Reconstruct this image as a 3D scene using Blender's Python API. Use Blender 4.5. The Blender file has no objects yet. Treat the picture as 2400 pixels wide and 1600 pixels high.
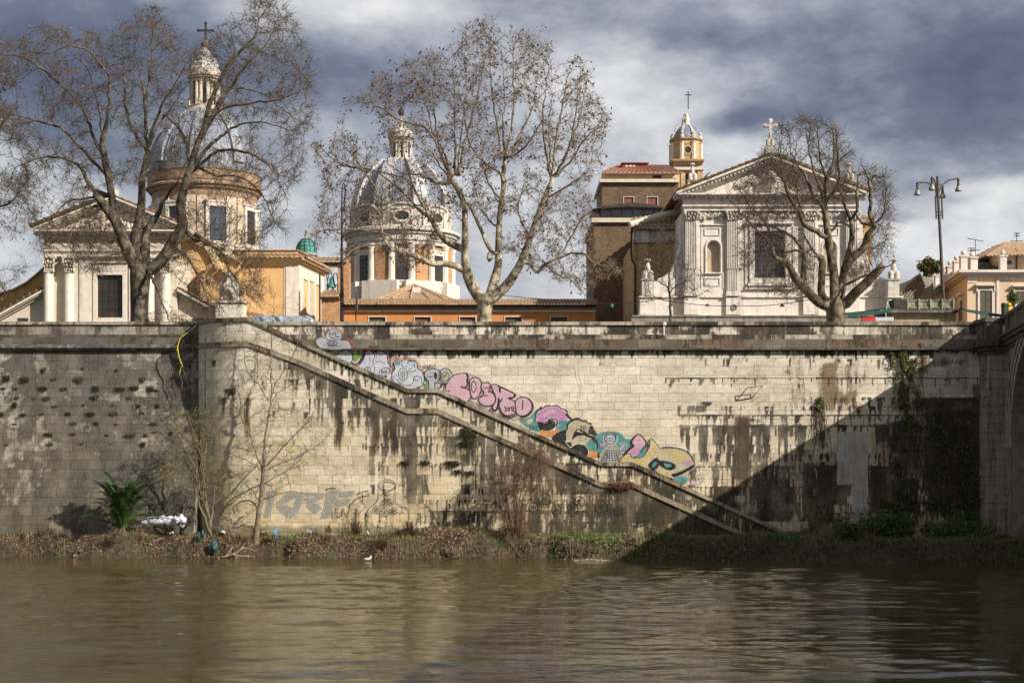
import bpy, bmesh, math, random
import numpy as np
from mathutils import Vector, Matrix, geometry
R = math.radians
S = bpy.context.scene
COL = S.collection

# ---------------------------------------------------------------- camera
F = 3300.0          # focal length in photograph pixels
HX, HY = 1200.0, 1040.0   # principal column and horizon row of the photograph
HC = 6.6            # eye height above the river
cam = bpy.data.cameras.new('camera')
cam.sensor_fit = 'HORIZONTAL'; cam.sensor_width = 36.0
cam.lens = 36.0 * F / 2400.0
cam.shift_y = (HY - 800.0) / 2400.0
cam.clip_start = 0.5; cam.clip_end = 6000
camo = bpy.data.objects.new('camera', cam); COL.objects.link(camo)
camo.location = (0, 0, HC); camo.rotation_euler = (R(90), 0, 0)
S.camera = camo

# ---------------------------------------------------------------- sun
TO_SUN = Vector((1.43, -1.0, 1.05)).normalized()
sl = bpy.data.lights.new('sun', 'SUN'); sl.energy = 5.0; sl.angle = R(0.5); sl.color = (1.0, 0.945, 0.86)
so = bpy.data.objects.new('sun', sl); COL.objects.link(so)
so.rotation_euler = TO_SUN.to_track_quat('Z', 'Y').to_euler(); so.location = (60, -60, 80)

# ---------------------------------------------------------------- view
S.view_settings.view_transform = 'Standard'; S.view_settings.look = 'None'
S.view_settings.exposure = 0.52; S.view_settings.gamma = 1.0
S.view_settings.use_curve_mapping = False
S.cycles.max_bounces = 6; S.cycles.diffuse_bounces = 3; S.cycles.glossy_bounces = 3

# ---------------------------------------------------------------- world: Nishita sky behind a broken cloud deck
w = bpy.data.worlds.new('World'); S.world = w; w.use_nodes = True
nt = w.node_tree; nt.nodes.clear()
def wn(t, **k):
    n = nt.nodes.new(t)
    for a, b in k.items(): setattr(n, a, b)
    return n
def wmath(op, a, b=None, clamp=False):
    n = wn('ShaderNodeMath', operation=op, use_clamp=clamp)
    for i, v in enumerate((a, b)):
        if v is None: continue
        if isinstance(v, (int, float)): n.inputs[i].default_value = v
        else: nt.links.new(v, n.inputs[i])
    return n.outputs[0]
sky = wn('ShaderNodeTexSky', sky_type='NISHITA', sun_disc=False)
sky.sun_elevation = math.asin(TO_SUN.z); sky.sun_rotation = math.atan2(TO_SUN.x, TO_SUN.y)
tc = wn('ShaderNodeTexCoord'); sep = wn('ShaderNodeSeparateXYZ'); nt.links.new(tc.outputs['Generated'], sep.inputs[0])
az = wmath('ARCTAN2', sep.outputs[0], sep.outputs[1]); el = wmath('ARCSINE', sep.outputs[2])
comb = wn('ShaderNodeCombineXYZ'); nt.links.new(az, comb.inputs[0]); nt.links.new(el, comb.inputs[1])
# warp the cloud coordinates
n1 = wn('ShaderNodeTexNoise'); n1.inputs['Scale'].default_value = 7; n1.inputs['Detail'].default_value = 5
mp = wn('ShaderNodeMapping'); mp.inputs['Scale'].default_value = (1, 1, 1.9)
nt.links.new(tc.outputs['Generated'], mp.inputs[0]); nt.links.new(mp.outputs[0], n1.inputs['Vector'])
sub = wn('ShaderNodeVectorMath', operation='SUBTRACT'); sub.inputs[1].default_value = (.5, .5, .5); nt.links.new(n1.outputs['Color'], sub.inputs[0])
sc = wn('ShaderNodeVectorMath', operation='SCALE'); sc.inputs['Scale'].default_value = 0.10; nt.links.new(sub.outputs[0], sc.inputs[0])
ad = wn('ShaderNodeVectorMath', operation='ADD'); nt.links.new(comb.outputs[0], ad.inputs[0]); nt.links.new(sc.outputs[0], ad.inputs[1])
n2 = wn('ShaderNodeTexNoise'); n2.inputs['Scale'].default_value = 9.0; n2.inputs['Detail'].default_value = 9; n2.inputs['Roughness'].default_value = .6
nt.links.new(mp.outputs[0], n2.inputs['Vector'])
val = wmath('MULTIPLY', wmath('SUBTRACT', n2.outputs[0], 0.5), 1.15)
# the deck is thinner and brighter over the far bank than overhead and behind
fwd = wmath('POWER', wmath('MAXIMUM', sep.outputs[1], 0.0), 3.0)
n3 = wn('ShaderNodeTexNoise'); n3.inputs['Scale'].default_value = 24; n3.inputs['Detail'].default_value = 7; n3.inputs['Distortion'].default_value = 0
nt.links.new(mp.outputs[0], n3.inputs['Vector'])
val = wmath('ADD', val, wmath('MULTIPLY', wmath('SUBTRACT', wmath('ABSOLUTE', wmath('SUBTRACT', n3.outputs[0], 0.5)), 0.07), 0.35))
val = wmath('ADD', val, wmath('ADD', wmath('MULTIPLY', fwd, 0.02), 0.62))
# cloud masses of this sky: azimuth, elevation, radii, brightness change
for (px, py, rx, ry, amp) in [(120, 90, 420, 130, -.30), (330, 250, 420, 110, -.36), (900, 25, 250, 70, .34), (1060, 90, 230, 60, .12),
        (840, 235, 300, 60, -.24), (1250, 60, 260, 70, -.08), (700, 560, 520, 150, .12), (740, 330, 120, 90, .12), (60, 420, 200, 110, .12), (1480, 300, 260, 130, .22),
        (1930, 60, 470, 95, -.34), (2330, 200, 300, 130, -.40), (1760, 235, 150, 42, -.50), (1700, 160, 230, 45, .13), (1990, 330, 170, 80, .22),
        (2340, 395, 130, 32, -.20), (2330, 460, 110, 60, .30), (2270, 480, 50, 26, -.24), (1400, 560, 90, 70, -.16), (2150, 570, 260, 80, .14), (2120, 520, 50, 20, -.2)]:
    a0 = math.atan((px - HX) / F); e0 = math.atan((HY - py) / F * math.cos(a0))
    v = wn('ShaderNodeVectorMath', operation='SUBTRACT'); v.inputs[1].default_value = (a0, e0, 0); nt.links.new(ad.outputs[0], v.inputs[0])
    v2 = wn('ShaderNodeVectorMath', operation='MULTIPLY'); v2.inputs[1].default_value = (F / rx, F / ry, 0); nt.links.new(v.outputs[0], v2.inputs[0])
    ln = wn('ShaderNodeVectorMath', operation='LENGTH'); nt.links.new(v2.outputs[0], ln.inputs[0])
    g = wmath('EXPONENT', wmath('MULTIPLY', wmath('POWER', ln.outputs['Value'], 2.0), -0.7))
    val = wmath('ADD', val, wmath('MULTIPLY', g, amp))
ramp = wn('ShaderNodeValToRGB'); nt.links.new(val, ramp.inputs[0])
e = ramp.color_ramp.elements
e[0].position = 0.0; e[0].color = (.060, .070, .115, 1)
e[1].position = 1.0; e[1].color = (.64, .625, .605, 1)
for p, c in ((.25, (.105, .118, .165, 1)), (.45, (.20, .212, .258, 1)), (.66, (.36, .367, .395, 1)), (.84, (.52, .515, .525, 1))):
    x = e.new(p); x.color = c
bgs = wn('ShaderNodeBackground'); bgs.inputs[1].default_value = 0.10; nt.links.new(sky.outputs[0], bgs.inputs[0])
bgc = wn('ShaderNodeBackground'); bgc.inputs[1].default_value = 1.0; nt.links.new(ramp.outputs[0], bgc.inputs[0])
mx = wn('ShaderNodeMixShader'); mx.inputs[0].default_value = 0.9
nt.links.new(bgs.outputs[0], mx.inputs[1]); nt.links.new(bgc.outputs[0], mx.inputs[2])
out = wn('ShaderNodeOutputWorld'); nt.links.new(mx.outputs[0], out.inputs[0])
# ================================================================ helpers
def X(px, Y): return (px - HX) * Y / F
def Z(py, Y): return HC + (HY - py) * Y / F
def P(px, py, Y): return (X(px, Y), Y, Z(py, Y))
def RS(seed): return np.random.RandomState(seed)

# ---- materials
MATS = {}
def ramp_node(t, fac, stops):
    r = t.nodes.new('ShaderNodeValToRGB'); t.links.new(fac, r.inputs[0])
    el = r.color_ramp.elements
    el[0].position = stops[0][0]; el[0].color = (*stops[0][1], 1)
    el[1].position = stops[-1][0]; el[1].color = (*stops[-1][1], 1)
    for p, c in stops[1:-1]:
        k = el.new(p); k.color = (*c, 1)
    return r.outputs[0]
def mixc(t, fac, a, b, mode='MIX'):
    m = t.nodes.new('ShaderNodeMix'); m.data_type = 'RGBA'; m.blend_type = mode
    for s, v in ((m.inputs[0], fac), (m.inputs[6], a), (m.inputs[7], b)):
        if isinstance(v, (int, float)): s.default_value = v
        elif isinstance(v, tuple): s.default_value = (*v, 1)
        else: t.links.new(v, s)
    return m.outputs[2]
def mth(t, op, a, b=None, clamp=False):
    n = t.nodes.new('ShaderNodeMath'); n.operation = op; n.use_clamp = clamp
    for i, v in enumerate((a, b)):
        if v is None: continue
        if isinstance(v, (int, float)): n.inputs[i].default_value = v
        else: t.links.new(v, n.inputs[i])
    return n.outputs[0]
def noise(t, vec, scale, detail=4, rough=.55, sxyz=None, loc=None):
    if sxyz or loc:
        m = t.nodes.new('ShaderNodeMapping')
        if sxyz: m.inputs['Scale'].default_value = sxyz
        if loc: m.inputs['Location'].default_value = loc
        t.links.new(vec, m.inputs[0]); vec = m.outputs[0]
    n = t.nodes.new('ShaderNodeTexNoise'); n.inputs['Scale'].default_value = scale
    n.inputs['Detail'].default_value = detail; n.inputs['Roughness'].default_value = rough
    t.links.new(vec, n.inputs['Vector']); return n.outputs[0]
def base(name):
    m = bpy.data.materials.new(name); m.use_nodes = True; t = m.node_tree
    b = t.nodes['Principled BSDF']; b.inputs['Specular IOR Level'].default_value = .3
    tc = t.nodes.new('ShaderNodeTexCoord')
    return m, t, b, tc.outputs['Object']
def bump(t, b, h, strength=.4, dist=.02):
    n = t.nodes.new('ShaderNodeBump'); n.inputs['Strength'].default_value = strength; n.inputs['Distance'].default_value = dist
    t.links.new(h, n.inputs['Height']); t.links.new(n.outputs[0], b.inputs['Normal'])
def M(name, c1, c2=None, scale=2.0, rough=.85, bmp=0.0, bscale=12, streak=None, sfac=(.5, .7), spot=None, metal=0, brick=None, sx=(2.2, 2.2, .22), spec=.3):
    """two-tone noisy surface with optional rain streaks, spots, or brick courses"""
    if name in MATS: return MATS[name]
    m, t, b, v = base(name)
    b.inputs['Specular IOR Level'].default_value = spec
    c2 = c2 or tuple(x * .75 for x in c1)
    n = noise(t, v, scale, 6)
    c = ramp_node(t, n, [(.35, c1), (.65, c2)])
    hgt = noise(t, v, bscale, 5)
    if brick:
        bw, bh, mc = brick
        sp = t.nodes.new('ShaderNodeSeparateXYZ'); t.links.new(v, sp.inputs[0])
        cb = t.nodes.new('ShaderNodeCombineXYZ')
        t.links.new(mth(t, 'ADD', sp.outputs[0], sp.outputs[1]), cb.inputs[0]); t.links.new(sp.outputs[2], cb.inputs[1])
        br = t.nodes.new('ShaderNodeTexBrick'); t.links.new(cb.outputs[0], br.inputs['Vector'])
        br.inputs['Scale'].default_value = 1; br.inputs['Brick Width'].default_value = bw; br.inputs['Row Height'].default_value = bh
        br.inputs['Mortar Size'].default_value = bh * .1; br.inputs['Color1'].default_value = (.62, .62, .62, 1); br.inputs['Color2'].default_value = (1.25, 1.2, 1.15, 1)
        br.inputs['Mortar'].default_value = (*mc, 1)
        c = mixc(t, 1.0, c, br.outputs['Color'], 'MULTIPLY')
    if streak:
        s = noise(t, v, 1.0, 7, .62, sx)
        s2 = noise(t, v, 4.5, 5)
        f = mth(t, 'ADD', mth(t, 'MULTIPLY', s, .75), mth(t, 'MULTIPLY', s2, .25))
        f = ramp_node(t, f, [(sfac[0], (0, 0, 0)), (sfac[1], (1, 1, 1))])
        c = mixc(t, f, c, streak)
    if spot:
        f = ramp_node(t, noise(t, v, spot[1], 6, .6, None, (3, 1, 7)), [(spot[2], (0, 0, 0)), (spot[2] + .08, (1, 1, 1))])
        c = mixc(t, f, c, spot[0])
    t.links.new(c, b.inputs['Base Color'])
    b.inputs['Roughness'].default_value = rough; b.inputs['Metallic'].default_value = metal
    if bmp: bump(t, b, hgt, bmp, .03)
    MATS[name] = m
    return m

# ---- mesh builder
class MB:
    def __init__(s): s.v = []; s.f = []
    def add(s, vs, fs):
        o = len(s.v); s.v.extend(vs); s.f.extend([tuple(i + o for i in f) for f in fs]); return s
    def box(s, x0, x1, y0, y1, z0, z1):
        return s.add([(x0, y0, z0), (x1, y0, z0), (x1, y1, z0), (x0, y1, z0), (x0, y0, z1), (x1, y0, z1), (x1, y1, z1), (x0, y1, z1)],
                     [(0, 3, 2, 1), (4, 5, 6, 7), (0, 1, 5, 4), (1, 2, 6, 5), (2, 3, 7, 6), (3, 0, 4, 7)])
    def pb(s, px0, py0, px1, py1, Y, d=.3):
        """box whose front face covers a rectangle at distance Y, d deep"""
        return s.box(X(px0, Y), X(px1, Y), Y, Y + d, Z(py1, Y), Z(py0, Y))
    def prism(s, poly, y0, y1, flip=False):
        """polygon in (x,z) extruded from y0 to y1"""
        n = len(poly)
        a = sum(poly[i][0] * poly[(i + 1) % n][1] - poly[(i + 1) % n][0] * poly[i][1] for i in range(n))
        if a < 0: poly = poly[::-1]
        vs = [(x, y0, z) for x, z in poly] + [(x, y1, z) for x, z in poly]
        fs = [tuple(range(n)), tuple(range(2 * n - 1, n - 1, -1))]
        for i in range(n):
            j = (i + 1) % n; fs.append((j, i, i + n, j + n))
        return s.add(vs, fs)
    def pprism(s, poly, Y, d): return s.prism([(X(a, Y), Z(b, Y)) for a, b in poly], Y, Y + d)
    def lathe(s, prof, cx, cy, n=32, a0=0.0, a1=2 * math.pi, wob=None):
        """profile of (r,z) turned about a vertical axis"""
        full = abs(a1 - a0 - 2 * math.pi) < 1e-6
        k = n if full else n + 1; vs = []
        for r, z in prof:
            for i in range(k):
                a = a0 + (a1 - a0) * i / n
                rr = r * (wob(a, z) if wob else 1)
                vs.append((cx + rr * math.sin(a), cy - rr * math.cos(a), z))
        fs = []
        for j in range(len(prof) - 1):
            for i in range(n):
                i2 = (i + 1) % k
                fs.append((j * k + i, j * k + i2, (j + 1) * k + i2, (j + 1) * k + i))
        return s.add(vs, fs)
    def tube(s, pts, rad, n=6, cap=True):
        pts = [Vector(p) for p in pts]
        if not isinstance(rad, (list, tuple)): rad = [rad] * len(pts)
        vs = []; fs = []
        for i, p in enumerate(pts):
            d = (pts[min(i + 1, len(pts) - 1)] - pts[max(i - 1, 0)]).normalized()
            ref = Vector((0, 1, 0)) if abs(d.y) < .8 else Vector((1, 0, 0))
            u = d.cross(ref).normalized(); w_ = d.cross(u)
            for k in range(n):
                a = 2 * math.pi * k / n
                q = p + (u * math.cos(a) + w_ * math.sin(a)) * rad[i]; vs.append(tuple(q))
        for i in range(len(pts) - 1):
            for k in range(n):
                k2 = (k + 1) % n
                fs.append((i * n + k, i * n + k2, (i + 1) * n + k2, (i + 1) * n + k))
        if cap:
            fs.append(tuple(range(n))[::-1]); fs.append(tuple((len(pts) - 1) * n + k for k in range(n)))
        return s.add(vs, fs)
    def blob(s, c, r, rs, nu=8, nv=6, jit=.15):
        """uneven rounded lump"""
        rx, ry, rz = r if isinstance(r, (tuple, list)) else (r, r, r)
        vs = [(c[0], c[1], c[2] - rz)]
        for j in range(1, nv):
            t = math.pi * j / nv
            for i in range(nu):
                a = 2 * math.pi * i / nu; q = 1 + rs.uniform(-jit, jit)
                vs.append((c[0] + rx * q * math.sin(t) * math.cos(a), c[1] + ry * q * math.sin(t) * math.sin(a), c[2] - rz * q * math.cos(t)))
        vs.append((c[0], c[1], c[2] + rz)); fs = []
        for i in range(nu):
            fs.append((0, 1 + (i + 1) % nu, 1 + i))
            for j in range(nv - 2):
                a = 1 + j * nu + i; b = 1 + j * nu + (i + 1) % nu
                fs.append((a, b, b + nu, a + nu))
            fs.append((1 + (nv - 2) * nu + i, 1 + (nv - 2) * nu + (i + 1) % nu, len(vs) - 1))
        return s.add(vs, fs)
    def build(s, name, mat, parent=None, smooth=False):
        o = mk(name, s.v, s.f, mat, parent, smooth); return o

def root_loc(p):
    while p.parent: p = p.parent
    return p.location
def mk(name, v, f, mat, parent=None, smooth=False, attrs=None):
    me = bpy.data.meshes.new(name)
    v = np.asarray(v, dtype=np.float64).reshape(-1, 3)
    if parent is not None: v = v - np.array(root_loc(parent))
    if isinstance(f, np.ndarray):
        me.vertices.add(len(v)); me.vertices.foreach_set('co', v.ravel())
        k = f.shape[1]; me.loops.add(f.size); me.loops.foreach_set('vertex_index', f.ravel())
        me.polygons.add(len(f)); me.polygons.foreach_set('loop_start', np.arange(0, f.size, k))
        me.update(calc_edges=True)
    else:
        me.from_pydata(v.tolist(), [], f)
    if smooth: me.polygons.foreach_set('use_smooth', [True] * len(me.polygons))
    if attrs is not None:
        a = me.color_attributes.new('Col', 'FLOAT_COLOR', 'POINT'); a.data.foreach_set('color', np.asarray(attrs, dtype=np.float32).ravel())
    me.update(); me.materials.append(mat)
    o = bpy.data.objects.new(name, me); COL.objects.link(o)
    if parent is not None: o.parent = parent
    return o
def tag(o, label=None, cat=None, group=None, kind=None):
    if label: o['label'] = label
    if cat: o['category'] = cat
    if group: o['group'] = group
    if kind: o['kind'] = kind
    return o
def thing(name, label, cat, loc=(0, 0, 0), group=None):
    o = bpy.data.objects.new(name, None); COL.objects.link(o); o.location = loc; o.empty_display_size = .3
    return tag(o, label, cat, group)
def dup(root, loc, rz=None, label=None, scale=None):
    r = root.copy(); COL.objects.link(r); r.location = loc
    if rz is not None: r.rotation_euler = (0, 0, rz)
    if scale: r.scale = (scale,) * 3 if isinstance(scale, (int, float)) else scale
    if label: r['label'] = label
    for ch in list(root.children):
        c = ch.copy(); COL.objects.link(c); c.parent = r
        for g in ch.children:
            d = g.copy(); COL.objects.link(d); d.parent = c
    return r

# ---- numpy value noise
_lat = RS(7).rand(256, 256)
def vnoise(x, y):
    xi = np.floor(x).astype(int); yi = np.floor(y).astype(int); fx = x - xi; fy = y - yi
    fx = fx * fx * (3 - 2 * fx); fy = fy * fy * (3 - 2 * fy)
    g = lambda a, b: _lat[a & 255, b & 255]
    return (g(xi, yi) * (1 - fx) + g(xi + 1, yi) * fx) * (1 - fy) + (g(xi, yi + 1) * (1 - fx) + g(xi + 1, yi + 1) * fx) * fy
def fbm(x, y, o=4):
    s = 0; a = .5; t = 0
    for i in range(o):
        s = s + a * vnoise(x * 2 ** i + 17.3 * i, y * 2 ** i + 5.1 * i); t += a; a *= .55
    return s / t
def sstep(a, b, x):
    t = np.clip((x - a) / (b - a), 0, 1); return t * t * (3 - 2 * t)

# ---- clay tile roofs: corrugated rows between an eave and a ridge
TILE_C = dict(c1=(.46, .31, .19), c2=(.25, .165, .10), scale=5, bmp=.5, spot=((.10, .10, .05), 3.0, .58))
def tile_roof(mb, e0, e1, r0, r1, pitch=.42, row=.6, amp=.13):
    e0, e1, r0, r1 = map(Vector, (e0, e1, r0, r1))
    L = max((e1 - e0).length, (r1 - r0).length); H = ((r0 - e0).length + (r1 - e1).length) / 2
    nc = max(2, int(L / pitch)); nr = max(1, int(H / row)); k = 4
    nrm = (e1 - e0).cross(r0 - e0)
    if nrm.length < 1e-6: nrm = (e1 - e0).cross(r1 - e0)
    nrm.normalize()
    if nrm.z < 0: nrm = -nrm
    cols = nc * k + 1; rows = []
    for j in range(nr):
        for q, lift in ((0, amp * .7), (1, 0)): rows.append(((j + q) / nr, lift))
    vs = []
    for t, lift in rows:
        for i in range(cols):
            s_ = i / (cols - 1)
            p = (e0.lerp(e1, s_)).lerp(r0.lerp(r1, s_), t) + nrm * (lift + amp * abs(math.cos(math.pi * i / k)))
            vs.append(tuple(p))
    fs = []
    for j in range(len(rows) - 1):
        for i in range(cols - 1):
            a = j * cols + i; fs.append((a, a + 1, a + 1 + cols, a + cols))
    # ragged eave thickness
    b0 = len(vs)
    for i in range(cols):
        x, y, z = vs[i]; vs.append((x, y, z - amp * 1.3))
    for i in range(cols - 1): fs.append((i + 1, i, b0 + i, b0 + i + 1))
    mb.add(vs, fs)
# ================================================================ river, bank, street level
YW, YS = 87.5, 84.6       # faces of the embankment wall and of the stair wall in front of it
ZT = 13.1                 # street level
def water_mat():
    m, t, b, v = base('river_water')
    c = ramp_node(t, noise(t, v, .12, 4, .6, (.5, 1.5, 1)), [(.35, (.048, .038, .015)), (.7, (.064, .052, .020))])
    t.links.new(c, b.inputs['Base Color']); b.inputs['Roughness'].default_value = .03
    b.inputs['IOR'].default_value = 1.33; b.inputs['Specular IOR Level'].default_value = .5
    h1 = noise(t, v, .75, 5, .6, (.32, 1.0, 1)); h2 = noise(t, v, 3.2, 4, .6, (.42, 1, 1), (9, 3, 1)); h3 = noise(t, v, .16, 3, .5, (.5, 1, 1), (4, 8, 2))
    amp = ramp_node(t, noise(t, v, .09, 3, .5, (.5, 1.4, 1), (7, 7, 7)), [(.35, (.45, .45, .45)), (.62, (1.25, 1.25, 1.25))])
    h = mth(t, 'ADD', mth(t, 'MULTIPLY', mth(t, 'ADD', mth(t, 'MULTIPLY', h1, .62), mth(t, 'MULTIPLY', h2, .16)), amp), mth(t, 'MULTIPLY', h3, .55))
    n = t.nodes.new('ShaderNodeBump'); n.inputs['Strength'].default_value = 1.0; n.inputs['Distance'].default_value = .10
    t.links.new(h, n.inputs['Height']); t.links.new(n.outputs[0], b.inputs['Normal'])
    return m
# wind ripples as real relief in the reach that can be seen, flat water beyond
wx = np.arange(-46, 46.01, .23); wy = np.concatenate([np.arange(24, 86.9, .17), [87]])
WX, WY = np.meshgrid(wx, wy, indexing='ij')
sw = fbm(WX * .05 + 4, WY * .10 + 9, 3); q1 = WX + 2.5 * (sw - .5) * 4
hz = .115 * (fbm(q1 * .30, WY * .85 + 3, 4) - .5) * (.5 + 1.3 * sstep(.35, .65, sw)) + .055 * (fbm(q1 * .9 + 30, WY * 2.3, 3) - .5) + .10 * (fbm(WX * .07, WY * .16 + 40, 2) - .5)
hz *= 1.7 * sstep(-46, -43, WX) * (1 - sstep(43, 46, WX)) * sstep(24, 27, WY) * (1 - .75 * sstep(70, 80, WY)) * (1 - sstep(85.5, 87, WY))
idx = np.arange(WX.size).reshape(WX.shape); Fw = np.stack([idx[:-1, :-1], idx[1:, :-1], idx[1:, 1:], idx[:-1, 1:]], -1).reshape(-1, 4)
nb = WX.size; vb = np.array([(-600, -150, 0), (600, -150, 0), (600, 24, 0), (-600, 24, 0), (-600, 87, 0), (-46, 87, 0), (-46, 24, 0), (46, 24, 0), (46, 87, 0), (600, 87, 0)], float)
Fb = np.array([(0, 1, 2, 3), (3, 6, 5, 4), (7, 2, 9, 8)]) + nb
tag(mk('river_water', np.concatenate([np.stack([WX, WY, hz], -1).reshape(-1, 3), vb]), np.concatenate([Fw, Fb]), water_mat(), smooth=True), kind='structure')

def edge_y(x):
    return np.interp(x, [-60, X(0, 82), X(1200, 80.7), X(1700, 79), X(2300, 76.5), 60], [83, 82.3, 80.9, 79.0, 76.6, 75.5])
def bank_h(x, y):
    e = edge_y(x) + 1.7 * (fbm(x * .42 + 3, y * 0 + 2, 5) - .5)
    d = y - e
    top = 1.02 + .5 * (fbm(x * .35, y * .5 + 9) - .5) * 2 + .55 * np.exp(-((x + 5) / 3.5) ** 2) * sstep(1.2, 3, d)
    return -0.6 + (top + .6) * sstep(-.5, 1.35, d) + .16 * (fbm(x * 2.3, y * 2.3) - .5) * sstep(.2, 1, d) + .10 * (fbm(x * 7, y * 7) - .5)
def soil_mat():
    m, t, b, v = base('bank_soil')
    c = ramp_node(t, noise(t, v, 3.5, 8, .7), [(.3, (.018, .013, .009)), (.5, (.06, .042, .025)), (.7, (.13, .095, .055))])
    c = mixc(t, ramp_node(t, noise(t, v, .8, 6, .6, None, (5, 2, 1)), [(.52, (0, 0, 0)), (.66, (1, 1, 1))]), c, (.05, .065, .02))
    t.links.new(c, b.inputs['Base Color']); b.inputs['Roughness'].default_value = .95
    bump(t, b, noise(t, v, 9, 6, .7), .9, .08); return m
xs = np.arange(-62, 62, .22); ys = np.concatenate([np.arange(73, 88, .2), [88.2]])
gx, gy = np.meshgrid(xs, ys, indexing='ij'); gz = bank_h(gx, gy)
idx = np.arange(gx.size).reshape(gx.shape)
bf = np.stack([idx[:-1, :-1], idx[1:, :-1], idx[1:, 1:], idx[:-1, 1:]], -1).reshape(-1, 4)
tag(mk('river_bank', np.stack([gx, gy, gz], -1), bf, soil_mat(), smooth=True), kind='structure')
asph = M('asphalt', (.055, .053, .05), (.035, .034, .033), 3, .9, .3, 30)
tag(mk('street', [(-3000, YW + .6, ZT), (3000, YW + .6, ZT), (3000, 4000, ZT), (-3000, 4000, ZT)], [(0, 1, 2, 3)], asph), kind='structure')
pv = MB(); pv.box(-200, 29, YW + .55, YW + 6.5, ZT + .004, ZT + .14)
tag(pv.build('pavement', M('paving', (.28, .26, .23), (.2, .18, .16), 1.5, .9, .3)), kind='structure')

# ================================================================ ashlar wall material driven by per-stone tone and mapped stains
def ashlar_mat(name, tones, black=(.018, .016, .013), brown=(.13, .075, .03), grime=.0, moss=(.045, .055, .02)):
    m, t, b, v = base(name)
    at = t.nodes.new('ShaderNodeAttribute'); at.attribute_name = 'Col'
    sp = t.nodes.new('ShaderNodeSeparateColor'); t.links.new(at.outputs['Color'], sp.inputs[0])
    c = ramp_node(t, sp.outputs[0], [(i / (len(tones) - 1), q) for i, q in enumerate(tones)])
    c = mixc(t, 1.0, c, ramp_node(t, noise(t, v, .45, 6, .6, (1, 1, 1.4), (1, 1, 5)), [(.32, (.80, .78, .75)), (.62, (1.05, 1.05, 1.05))]), 'MULTIPLY')
    n1 = noise(t, v, 2.2, 8, .68, (1, 1, 2.2)); c = mixc(t, .7, c, ramp_node(t, n1, [(.3, (.52, .48, .42)), (.62, (1.05, 1.03, 1.0))]), 'MULTIPLY')
    sz = t.nodes.new('ShaderNodeSeparateXYZ'); t.links.new(v, sz.inputs[0])
    yl = mth(t, 'MULTIPLY', ramp_node(t, mth(t, 'MULTIPLY', sz.outputs[2], .08), [(.08, (1, 1, 1)), (.85, (0, 0, 0))]), ramp_node(t, noise(t, v, .35, 4), [(.3, (.4, .4, .4)), (.6, (1, 1, 1))]))
    c = mixc(t, mth(t, 'MULTIPLY', yl, 1.0), c, mixc(t, 1.0, c, (1.0, .89, .68), 'MULTIPLY'))
    pit = ramp_node(t, noise(t, v, 11, 4, .6, (1, 1, 2.5)), [(.30, (.35, .3, .24)), (.40, (1, 1, 1))]); c = mixc(t, .75, c, pit, 'MULTIPLY')
    # stains broken up by fine vertical noise
    ns = noise(t, v, 1.0, 8, .72, (10, 10, .7)); nf = noise(t, v, 6, 6, .7, None, (2, 5, 3))
    br = mth(t, 'ADD', mth(t, 'MULTIPLY', ns, .6), mth(t, 'MULTIPLY', nf, .4))
    def msk(ch, k=1.5, soft=.16):
        # value passes where stain strength beats the noise
        q = mth(t, 'SUBTRACT', mth(t, 'MULTIPLY', ch, k), mth(t, 'ADD', mth(t, 'MULTIPLY', br, 2.4), -.75))
        return ramp_node(t, q, [(0, (0, 0, 0)), (soft * .7 + .20, (1, 1, 1))])
    vn = ramp_node(t, noise(t, v, 1.0, 7, .7, (16, 16, 1.6), (1, 8, 4)), [(.40, (0, 0, 0)), (.62, (1, 1, 1))])
    black = mixc(t, vn, black, tuple(q * 2.1 for q in (black[0] * 1.15, black[1], black[2] * .8)))
    c = mixc(t, mth(t, 'MULTIPLY', msk(sp.outputs[2], 1.3, .3), .85), c, brown)
    c = mixc(t, mth(t, 'MULTIPLY', msk(sp.outputs[1], 1.30, .3), ramp_node(t, noise(t, v, .9, 5, .6, (1, 1, .5), (6, 1, 9)), [(.35, (.66, .66, .66)), (.6, (.98, .98, .98))])), c, black)
    c = mixc(t, mth(t, 'MULTIPLY', msk(at.outputs['Alpha'], 1.3, .5), .6), c, moss)
    if grime: c = mixc(t, mth(t, 'MULTIPLY', ramp_node(t, noise(t, v, .7, 8, .7, (1.3, 1.3, .5), (4, 4, 4)), [(.38, (0, 0, 0)), (.62, (1, 1, 1))]), grime), c, black)
    t.links.new(c, b.inputs['Base Color']); b.inputs['Roughness'].default_value = .88
    bump(t, b, mth(t, 'ADD', nf, mth(t, 'MULTIPLY', noise(t, v, 22, 4), .5)), .55, .03)
    return m
mortar = M('mortar', (.36, .32, .25), (.17, .145, .11), 3, .95)

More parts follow.
